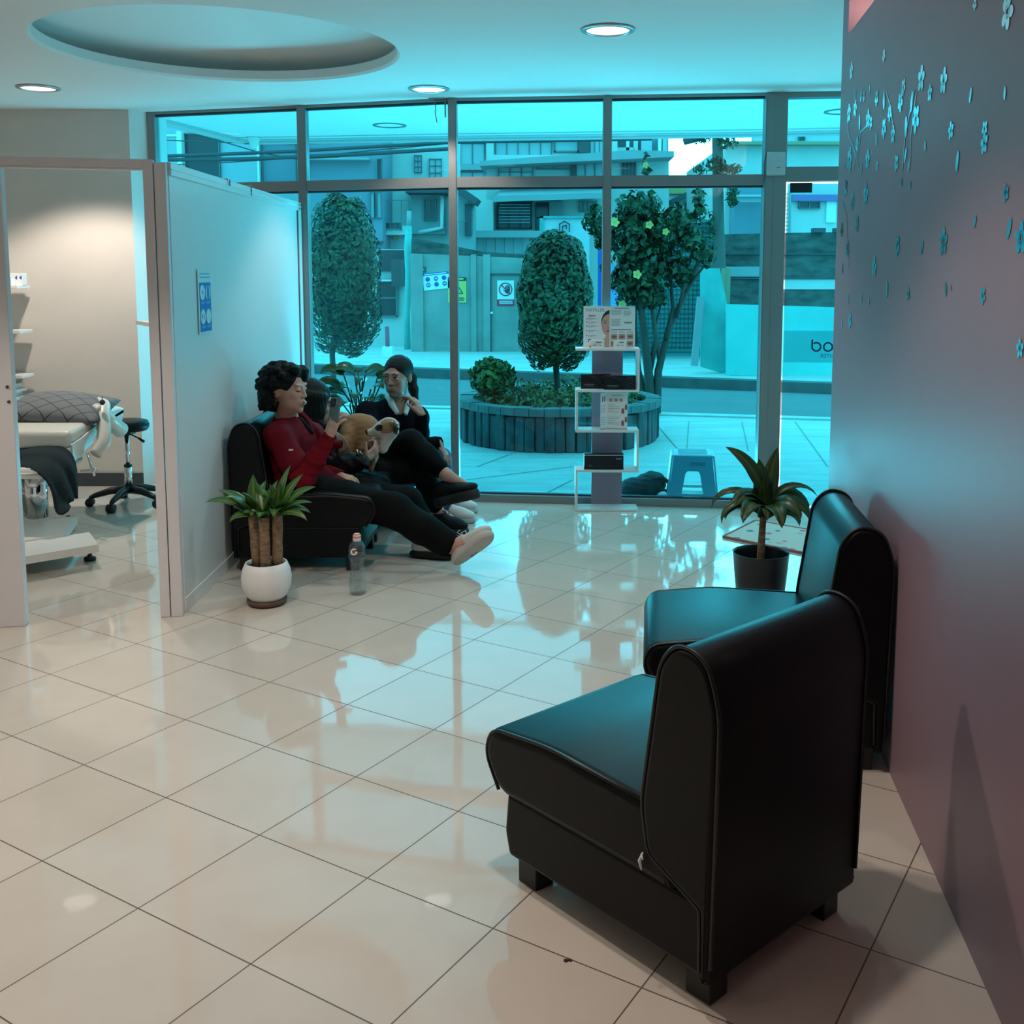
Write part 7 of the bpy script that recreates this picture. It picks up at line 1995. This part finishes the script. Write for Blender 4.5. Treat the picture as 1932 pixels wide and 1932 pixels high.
# her phone
ph = thing('smartphone', 'grey-green smartphone with a camera bump held up by the woman in burgundy', 'phone', A_(631, 775, 4.79), 0)
Mp_ = frame_M(A_(631, 778, 4.785), (0.78, -0.62, 0.06), (0.10, 0.22, 1.0))
bm = NB(); box(bm, -0.034, -0.070, -0.005, 0.034, 0.070, 0.005, bev=0.004, seg=3, M=Mp_); pb_ = obj('phone_body', bm, mat('sage_phone_case', (0.13, 0.16, 0.15), 0.35), ph, smooth=True)
bm = NB(); box(bm, -0.031, 0.026, 0.004, 0.005, 0.064, 0.0085, bev=0.003, seg=2, M=Mp_); cb = obj('camera_bump', bm, M_blackpl, pb_)
bm = NB()
for (x, y) in ((-0.022, 0.055), (-0.022, 0.036), (-0.005, 0.046)): disc(bm, Mp_ @ Matrix.Translation((x, y, 0.0085)), 0.0065, 0.0015, 16)
obj('camera_lens', bm, mat('lens_glass', (0.02, 0.10, 0.13), 0.08), ph)
bm = NB(); box(bm, -0.031, -0.067, -0.0062, 0.031, 0.067, -0.0048, M=Mp_); obj('screen', bm, M_blackpl, ph)
# dark phone or wallet lying on her lap
ph = thing('phone_wallet', 'black wallet-like phone lying on the lap of the woman in burgundy', 'phone', A_(652, 912, 4.93))
bm = NB(); box(bm, -0.05, -0.035, -0.005, 0.05, 0.035, 0.005, bev=0.003, M=frame_M(A_(652, 914, 4.90), (0.97, -0.1, -0.12), (0.05, 1, 0.25))); obj('case', bm, M_blackpl, ph)

# ---- woman with long dark hair, holding the dog --------------------------
pB = thing('person', 'woman with long straight dark hair in a black puffer jacket, dog on her lap', 'person', A_(612, 915, 5.45) * V3(1, 1, 0), 0, 'women seated by the partition')
hB = A_(592, 758, 5.36); fB = nrm((0.96, 0.22, -0.20)); uB = nrm((0.20, 0, 1))
nB = A_(590, 815, 5.42); shR, shL = A_(606, 842, 5.24), A_(602, 838, 5.62)
cB, wB, qB = A_(604, 862, 5.44), A_(612, 895, 5.46), A_(618, 918, 5.46)
elR, wrR = A_(618, 884, 5.14), A_(688, 868, 5.10)
elL, wrL = A_(640, 850, 5.62), A_(650, 788, 5.46)
hpR, knR, anR = A_(632, 915, 5.36), A_(798, 882, 5.42), A_(823, 962, 5.50)
hpL, knL, anL = A_(636, 908, 5.56), A_(774, 836, 5.42), A_(842, 896, 5.30)
RtB = basis((0.95, 0.0, 0.1), nB - qB)
BB = Field((-1.50, 4.98, -0.02), (-0.28, 5.75, 1.0), 0.0045)
RB, PBh = head(BB, hB, fB, uB)
BB.cap(hB + RB @ V3(0, -0.022, -0.06), nB, 0.046, 0.049, 0.03)
torso(BB, qB, wB, cB, nB, shL, shR, RtB)
limb(BB, (shR, elR, wrR), (0.045, 0.036, 0.022)); limb(BB, (shL, elL, wrL), (0.045, 0.036, 0.022))
limb(BB, (hpR, knR), (0.076, 0.052)); limb(BB, (knR, mid(knR, anR, .3), anR), (0.052, 0.048, 0.031))
limb(BB, (hpL, knL), (0.076, 0.052)); limb(BB, (knL, mid(knL, anL, .3), anL), (0.052, 0.048, 0.031))
hand(BB, wrR, A_(700, 858, 5.12) - wrR, (-0.3, 0.75, 0.55), (-0.6, 0, 1), (1.0, 1.1, 1.1, 1.1), (0.35, 1.0, 0.05), 0.95, 0.05)
hand(BB, wrL, (0.02, -0.10, -1), (0.4, 0.9, 0), (1, 0, 0), (0.12, 0.10, 0.12, 0.15), (0.7, 0.6, 0.1), 0.95, 0.10)
BB.cap(anL, anL + V3(0.10, 0, -0.06), 0.031, 0.025, 0.02); BB.cap(anR, anR + V3(0.08, -0.02, -0.05), 0.031, 0.025, 0.02)
bodyB = BB.obj('body', M_skinA, pB); del BB
lips(bodyB, hB, RB, M_lip); eyes(bodyB, hB, RB, fB); brows(bodyB, hB, RB, M_hairb)
HB = Field(hB + V3(-0.26, -0.22, -0.36), hB + V3(0.20, 0.22, 0.18), 0.0045)
HB.ell(PBh(0, -0.020, 0.032), (0.086, 0.100, 0.090), RB, 0.02)
HB.ell(PBh(0, 0.095, -0.045), (0.050, 0.066, 0.095), RB, 0.008, True)
r6 = np.random.RandomState(6)
for k in range(110):
    a = -2.35 + 4.7 * k / 109
    p0 = PBh(0.082 * math.sin(a), -0.020 - 0.098 * math.cos(a), 0.03 + 0.02 * r6.rand())
    p1 = PBh(0.088 * math.sin(a) * 1.02, -0.026 - 0.098 * math.cos(a), -0.09)
    p2 = p1 + V3(-0.01 + 0.02 * r6.rand(), 0, -0.10 - 0.06 * r6.rand()) + RtB @ V3(0.02 * math.sin(a), -0.01, 0)
    HB.chain([p0, p1, p2], [0.017, 0.018, 0.012 + 0.006 * r6.rand()], 0.014)
HB.ell(PBh(0, -0.03, -0.10), (0.070, 0.062, 0.11), RB, 0.03)
for k in range(9):        # a lock over the near shoulder down the front
    u = k / 8; HB.chain([PBh(-0.078, 0.03 - 0.02 * u, 0.0), PBh(-0.080, 0.028, -0.09), A_(628 + 8 * u, 815, 5.22), A_(640 + 14 * u, 842 + 6 * (k % 3), 5.18)], [0.014, 0.015, 0.010, 0.003], 0.006)
HB.ripple(0.0015, 200, 3)
hairB = HB.obj('hair', M_hairs, bodyB); del HB
bm = NB()
for k in range(26):       # lighter ends of the long hair falling over her near arm
    u = k / 25.0
    p0 = A_(626 + 7 * u, 806 + 9 * u, 5.17); p1 = A_(638 + 12 * u, 832 - 4 * u + 3 * (k % 3), 5.12); p2 = A_(640 + 22 * u, 862 - 10 * u - 4 * (k % 3), 5.09)
    tube(bm, spline([p0, p1, p2], 4), ramp([0.0045, 0.0042, 0.0012], 4), 6)
o = obj('hair_ends', bm, mat('light_brown_hair_ends', (0.26, 0.19, 0.125), 0.5, spec=0.3), hairB, smooth=True); o['label'] = 'light brown ends of the long hair'
JB = Field((-1.50, 4.98, 0.22), (-0.55, 5.80, 0.82), 0.005)
torso(JB, qB, wB, cB, nB, shL, shR, RtB, 0.05, 0.032)
for (pl, rr_) in (((shR, mid(shR, elR), elR, mid(elR, wrR), mid(elR, wrR, 0.94)), (0.070, 0.070, 0.062, 0.060, 0.046)), ((shL, mid(shL, elL), elL, mid(elL, wrL, 0.9)), (0.070, 0.068, 0.062, 0.046))):
    limb(JB, pl, rr_, 0.02)
    for a, b in zip(pl, pl[1:]):          # quilting seams
        L = np.linalg.norm(b - a); n_ = max(1, int(L / 0.05))
        for j in range(n_): c = mid(a, b, (j + 0.5) / n_); dd = nrm(b - a); R_ = basis(dd, (0.3, 0.2, 1)); 
JB.cap(nB, hB, 0.058, 0.08, 0.008, True)
g = [JB.lo[i] + JB.h * np.arange(JB.n[i], dtype=np.float32) for i in range(3)]
JB.D += (0.0035 * np.abs(np.sin(75 * (g[0][:, None, None] * 0.55 + g[2][None, None, :] * 0.75 + 0 * g[1][None, :, None])))).astype(np.float32)
JB.ripple(0.003, 40, 7)
JB.obj('puffer_jacket', M_puff, bodyB); del JB
LB = Field((-1.40, 5.05, 0.02), (-0.30, 5.80, 0.70), 0.0055)
hmR, hmL = mid(knR, anR, 0.86), mid(knL, anL, 0.80)
LB.ell(qB, (0.16, 0.115, 0.09), RtB, 0.04)
limb(LB, (hpR, mid(hpR, knR), knR, mid(knR, anR, .5), hmR), (0.092, 0.082, 0.066, 0.060, 0.050), 0.03)
limb(LB, (hpL, mid(hpL, knL), knL, mid(knL, anL, .45), hmL), (0.092, 0.082, 0.068, 0.062, 0.050), 0.03)
LB.ripple(0.003, 26, 11); LB.obj('trousers', M_trous, bodyB); del LB
sneaker('sneaker', bodyB, A_(824, 958, 5.30), A_(910, 938, 5.24) - A_(824, 958, 5.30), (-0.10, 0.14, 1), M_shoeb, M_soleb, 0.25, 1.15, M_shoeb, 1.75)
sneaker('sneaker', bodyB, A_(812, 1000, 5.46) * V3(1, 1, 0) + V3(0, 0, 0.002), (0.97, -0.22, 0), (0, 0, 1), M_shoeb, M_soleb, 0.20, 1.0, M_shoeb)
# small bright lighter-like tube in her hand
t = thing('lipstick_tube', 'small shiny copper tube held in the hand of the woman with the dog', 'tube', A_(674, 852, 5.08))
bm = NB(); tube(bm, [A_(674, 859, 5.07), A_(674, 848, 5.07)], 0.0065, 14); obj('tube_body', bm, mat('copper', (0.85, 0.50, 0.36), 0.15, metal=1.0), t)
bm = NB(); tube(bm, [A_(680, 858, 5.07), A_(680, 851, 5.07)], 0.005, 12); obj('tube_cap', bm, M_chrome, t)

# ---- woman in a dark pullover with a white collar ---------------------------
pC = thing('person', 'woman in a dark pullover with white shirt collar, resting her cheek on her hand', 'person', A_(725, 905, 6.0) * V3(1, 1, 0), 0, 'women seated by the partition')
hC = A_(750, 708, 5.95); fC = nrm((-0.30, -0.95, -0.10)); uC = nrm((0.03, 0.02, 1))
nC = A_(748, 757, 6.0); shR, shL = A_(692, 780, 5.96), A_(788, 788, 6.02)
cC, wC, qC = A_(738, 820, 6.0), A_(722, 870, 6.05), A_(712, 905, 6.08)
elL, wrL = A_(793, 850, 5.82), A_(796, 785, 5.78)
elR, wrR = A_(735, 850, 5.74), A_(826, 836, 5.70)
hpR, knR, anR = A_(735, 905, 5.95), A_(806, 872, 5.66), A_(838, 962, 5.70)
hpL, knL, anL = A_(748, 905, 6.10), A_(828, 866, 5.86), A_(846, 955, 5.92)
RtC = basis((0.45, -0.80, -0.1), nC - qC)
BC = Field((-1.35, 5.40, -0.02), (-0.42, 6.28, 1.02), 0.0045)
RC_, PCh = head(BC, hC, fC, uC)
for s in (-1, 1): BC.ell(PCh(0.031 * s, 0.0800, 0.0085), (0.0165, 0.0125, 0.0065), RC_, 0.004); BC.ell(PCh(0.031 * s, 0.0785, -0.0065), (0.0155, 0.0118, 0.0050), RC_, 0.004)
BC.cap(hC + RC_ @ V3(0, -0.022, -0.06), nC, 0.045, 0.050, 0.03)
torso(BC, qC, wC, cC, nC, shL, shR, RtC)
limb(BC, (shL, elL, wrL), (0.045, 0.036, 0.022)); limb(BC, (shR, elR, wrR), (0.045, 0.036, 0.021))
limb(BC, (hpR, knR), (0.076, 0.052)); limb(BC, (knR, anR), (0.052, 0.031)); limb(BC, (hpL, knL), (0.076, 0.052)); limb(BC, (knL, anL), (0.052, 0.031))
hand(BC, wrL, A_(782, 752, 5.79) - wrL, (-0.9, 0.25, 0.0), (0.0, -0.6, 1), (0.55, 0.8, 0.9, 0.95), (0.9, 0.4, 0.3), 1.12, 0.16)
hand(BC, wrR, (0.55, -0.15, -0.75), (-0.75, 0.2, -0.5), (-0.3, 1, -0.2), (0.35, 0.45, 0.5, 0.5), (0.8, 0.5, 0.4), 0.92, 0.12)
BC.cap(anR, anR + V3(0.08, -0.03, -0.04), 0.03, 0.025, 0.02); BC.cap(anL, anL + V3(0.08, -0.03, -0.04), 0.03, 0.025, 0.02)
bodyC = BC.obj('body', M_skinC, pC); del BC
lips(bodyC, hC, RC_, M_lip); eyes(bodyC, hC, RC_, (-0.80, -0.90, -0.05)); brows(bodyC, hC, RC_, M_hairb)
HC = Field(hC - 0.2, hC + 0.2, 0.004)
HC.ell(PCh(0, -0.020, 0.030), (0.081, 0.098, 0.086), RC_, 0.02)
HC.ell(PCh(0, 0.098, -0.022), (0.056, 0.060, 0.088), RC_, 0.006, True)
HC.ell(PCh(0, 0.02, -0.09), (0.09, 0.075, 0.06), RC_, 0.006, True)
HC.cap(PCh(0, 0.055, 0.125), PCh(0, 0.0, 0.1275), 0.005, 0.004, 0.006, True)
HC.chain([PCh(0, -0.10, 0.03), PCh(0.03, -0.115, -0.04), PCh(0.055, -0.09, -0.10), A_(790, 782, 5.98)], [0.034, 0.030, 0.026, 0.010], 0.02)
HC.ripple(0.001, 220, 5); HC.obj('hair', M_hairs, bodyC); del HC
KC = Field((-1.32, 5.42, 0.28), (-0.42, 6.30, 0.84), 0.005)
torso(KC, qC, wC, cC, nC, shL, shR, RtC, 0.05, 0.022)
limb(KC, (shR, elR, mid(elR, wrR), wrR), (0.060, 0.056, 0.048, 0.038), 0.025); limb(KC, (shL, elL), (0.060, 0.056), 0.03); limb(KC, (elL, mid(elL, wrL), wrL), (0.052, 0.046, 0.040), 0.02)
KC.cap(wrR, wrR + nrm(wrR - elR) * 0.05, 0.026, 0.034, 0.003, True); KC.cap(wrL, wrL + nrm(wrL - elL) * 0.05, 0.026, 0.036, 0.003, True)
KC.cap(nC + RtC @ V3(0, 0.0, -0.02), hC, 0.056, 0.07, 0.006, True); KC.cap(nC + RtC @ V3(0, 0.06, 0), nC + RtC @ V3(0.0, 0.125, -0.085), 0.044, 0.010, 0.006, True)
KC.ripple(0.003, 34, 13); KC.obj('pullover', M_knit, bodyC); del KC
WC = Field(nC - 0.19, nC + 0.19, 0.0035)
for s in (-1, 1):
    WC.chain([nC + RtC @ V3(0.058 * s, -0.02, 0.020), nC + RtC @ V3(0.054 * s, 0.045, 0.005), nC + RtC @ V3(0.024 * s, 0.098, -0.045)], [0.012, 0.015, 0.010], 0.012)
    WC.chain([nC + RtC @ V3(0.052 * s, 0.055, -0.01), nC + RtC @ V3(0.030 * s, 0.098, -0.052)], [0.015, 0.010], 0.012)
WC.obj('shirt_collar', M_shirt, bodyC)
JC = Field((-1.25, 5.42, 0.02), (-0.42, 6.28, 0.62), 0.0055)
JC.ell(qC, (0.16, 0.115, 0.09), RtC, 0.04)
limb(JC, (hpR, knR, mid(knR, anR, .9)), (0.090, 0.066, 0.050), 0.03); limb(JC, (hpL, knL, mid(knL, anL, .9)), (0.090, 0.066, 0.050), 0.03)
JC.ripple(0.003, 30, 15); JC.obj('jeans', M_jean, bodyC); del JC
sneaker('sneaker', bodyC, A_(824, 992, 5.72) * V3(1, 1, 0) + V3(0, 0, 0.002), (0.93, -0.30, 0), (0, 0, 1), M_shoew, M_solew, 0.225, 1.0, M_shoew)
sneaker('sneaker', bodyC, A_(830, 975, 5.95) * V3(1, 1, 0) + V3(0, 0, 0.002), (0.95, -0.25, 0), (0, 0, 1), M_shoew, M_solew, 0.225, 1.0, M_shoew)

# ---- small tan dog ---------------------------------------------------------
dg = thing('dog', 'small tan dog with a white face on the lap of the puffer-jacketed woman', 'dog', A_(680, 850, 5.32))
Yd = 5.30
hD = A_(729, 808, 5.20); fD = nrm((-0.97, -0.12, -0.03)); RD = basis(fD, (0.05, 0, 1)); PD = lambda s, f_, u_: hD + RD @ V3(s, f_, u_)
DF = Field((-1.20, 4.98, 0.36), (-0.66, 5.60, 0.80), 0.0035)
# trunk: deep chest on the right, haunch on the left
DF.ell(A_(672, 812, Yd + 0.06), (0.085, 0.075, 0.088), None, 0.04)
DF.ell(A_(690, 812, Yd + 0.05), (0.075, 0.070, 0.080), basis((0.9, 0, -0.4), (0.4, 0, 0.9)), 0.04)
DF.ell(A_(690, 846, Yd), (0.060, 0.060, 0.080), None, 0.04)
DF.ell(A_(656, 830, Yd - 0.01), (0.045, 0.05, 0.075), None, 0.03)
limb(DF, (A_(650, 835, Yd - 0.05), A_(660, 872, Yd - 0.06), A_(645, 885, Yd - 0.07)), (0.034, 0.022, 0.016), 0.02)
limb(DF, (A_(704, 838, Yd - 0.05), A_(706, 862, Yd - 0.09), A_(700, 886, Yd - 0.10)), (0.030, 0.018, 0.014), 0.02)
limb(DF, (A_(686, 850, Yd - 0.05), A_(680, 888, Yd - 0.07)), (0.026, 0.014), 0.02)
limb(DF, (A_(705, 826, Yd + 0.03), A_(722, 832, 5.24), hD + RD @ V3(0, -0.03, -0.02)), (0.050, 0.036, 0.030), 0.03)
limb(DF, (A_(722, 846, 5.20), hD + RD @ V3(0, -0.012, -0.02)), (0.027, 0.030), 0.02)
DF.ell(PD(0, -0.012, 0.012), (0.042, 0.052, 0.043), RD, 0.02)
DF.ell(PD(0, 0.028, -0.004), (0.032, 0.036, 0.032), RD, 0.025)
DF.cap(PD(0, 0.045, -0.008), PD(0, 0.092, -0.016), 0.022, 0.0135, 0.02)
DF.cap(PD(0, 0.035, -0.026), PD(0, 0.082, -0.030), 0.016, 0.009, 0.015)
DF.ell(PD(0, 0.101, -0.010), (0.009, 0.008, 0.007), RD, 0.004)
for s in (-1, 1):
    DF.ell(PD(0.030 * s, 0.036, 0.010), (0.010, 0.012, 0.009), RD, 0.006, True)
    DF.chain([PD(0.038 * s, -0.030, 0.030), PD(0.050 * s, -0.052, 0.012), PD(0.050 * s, -0.050, -0.022)], [0.010, 0.013, 0.006], 0.012)
DF.ripple(0.0008, 160, 4)
me = DF.mesh('body'); del DF
vs = np.zeros(len(me.vertices) * 3, np.float32); me.vertices.foreach_get('co', vs); vs = vs.reshape(-1, 3)
loc = (vs - hD) @ RD
tan = V3(0.33, 0.150, 0.060); dark = V3(0.20, 0.10, 0.05); white = V3(0.60, 0.55, 0.50); black = V3(0.010, 0.009, 0.009)
colr = np.tile(tan, (len(vs), 1)); rr7 = np.random.RandomState(1)
belly = np.clip((A_(680, 838, Yd)[2] - vs[:, 2]) / 0.05, 0, 1) * (loc[:, 1] < -0.02); colr = colr * (1 - 0.55 * belly[:, None]) + dark * 0.55 * belly[:, None]
inh = (np.linalg.norm((loc - V3(0, 0.02, 0)) / V3(0.09, 0.115, 0.075), axis=1) < 1) & (vs[:, 0] > A_(700, 800, 5.2)[0] - 0.06)
headm = inh & (vs[:, 1] < 5.30)
neckm = (vs[:, 0] > A_(708, 830, 5.2)[0]) & (vs[:, 1] < 5.26) & ~headm
colr[headm | neckm] = white
patch = headm & (((np.abs(np.abs(loc[:, 0]) - 0.040) < 0.030) & (loc[:, 1] > -0.050) & (loc[:, 1] < 0.026) & (loc[:, 2] > -0.018) & (np.abs(loc[:, 0]) > 0.014)))
colr[patch] = V3(0.34, 0.20, 0.10)
eye = headm & (np.linalg.norm((np.abs(loc) * V3(1, 0, 0) + loc * V3(0, 1, 1) - V3(0.030, 0.036, 0.008)) / V3(0.02, 0.022, 0.016), axis=1) < 1); colr[eye] = V3(0.03, 0.022, 0.018)
nose = headm & (loc[:, 1] > 0.094); colr[nose] = black
ears = headm & (loc[:, 1] < -0.036) & (np.abs(loc[:, 0]) > 0.030); colr[ears] = V3(0.05, 0.04, 0.035)
ca_ = me.color_attributes.new('coat', 'FLOAT_COLOR', 'POINT'); ca_.data.foreach_set('color', np.concatenate([colr, np.ones((len(vs), 1))], 1).astype(np.float32).ravel())
Md = bpy.data.materials.new('dog_coat'); Md.use_nodes = True; nt = Md.node_tree; pb = nt.nodes['Principled BSDF']; pb.inputs['Roughness'].default_value = 0.75
an = nt.nodes.new('ShaderNodeAttribute'); an.attribute_name = 'coat'; nt.links.new(an.outputs['Color'], pb.inputs['Base Color'])
me.transform(world_matrix(dg).inverted()); me.materials.append(Md); db = put(bpy.data.objects.new('body', me), dg)
for s in (-1, 1):
    bm = NB(); bmesh.ops.create_icosphere(bm, subdivisions=3, radius=0.0085, matrix=Matrix.Translation(PD(0.027 * s, 0.034, 0.009))); obj('eye', bm, M_eyed, db, smooth=True)
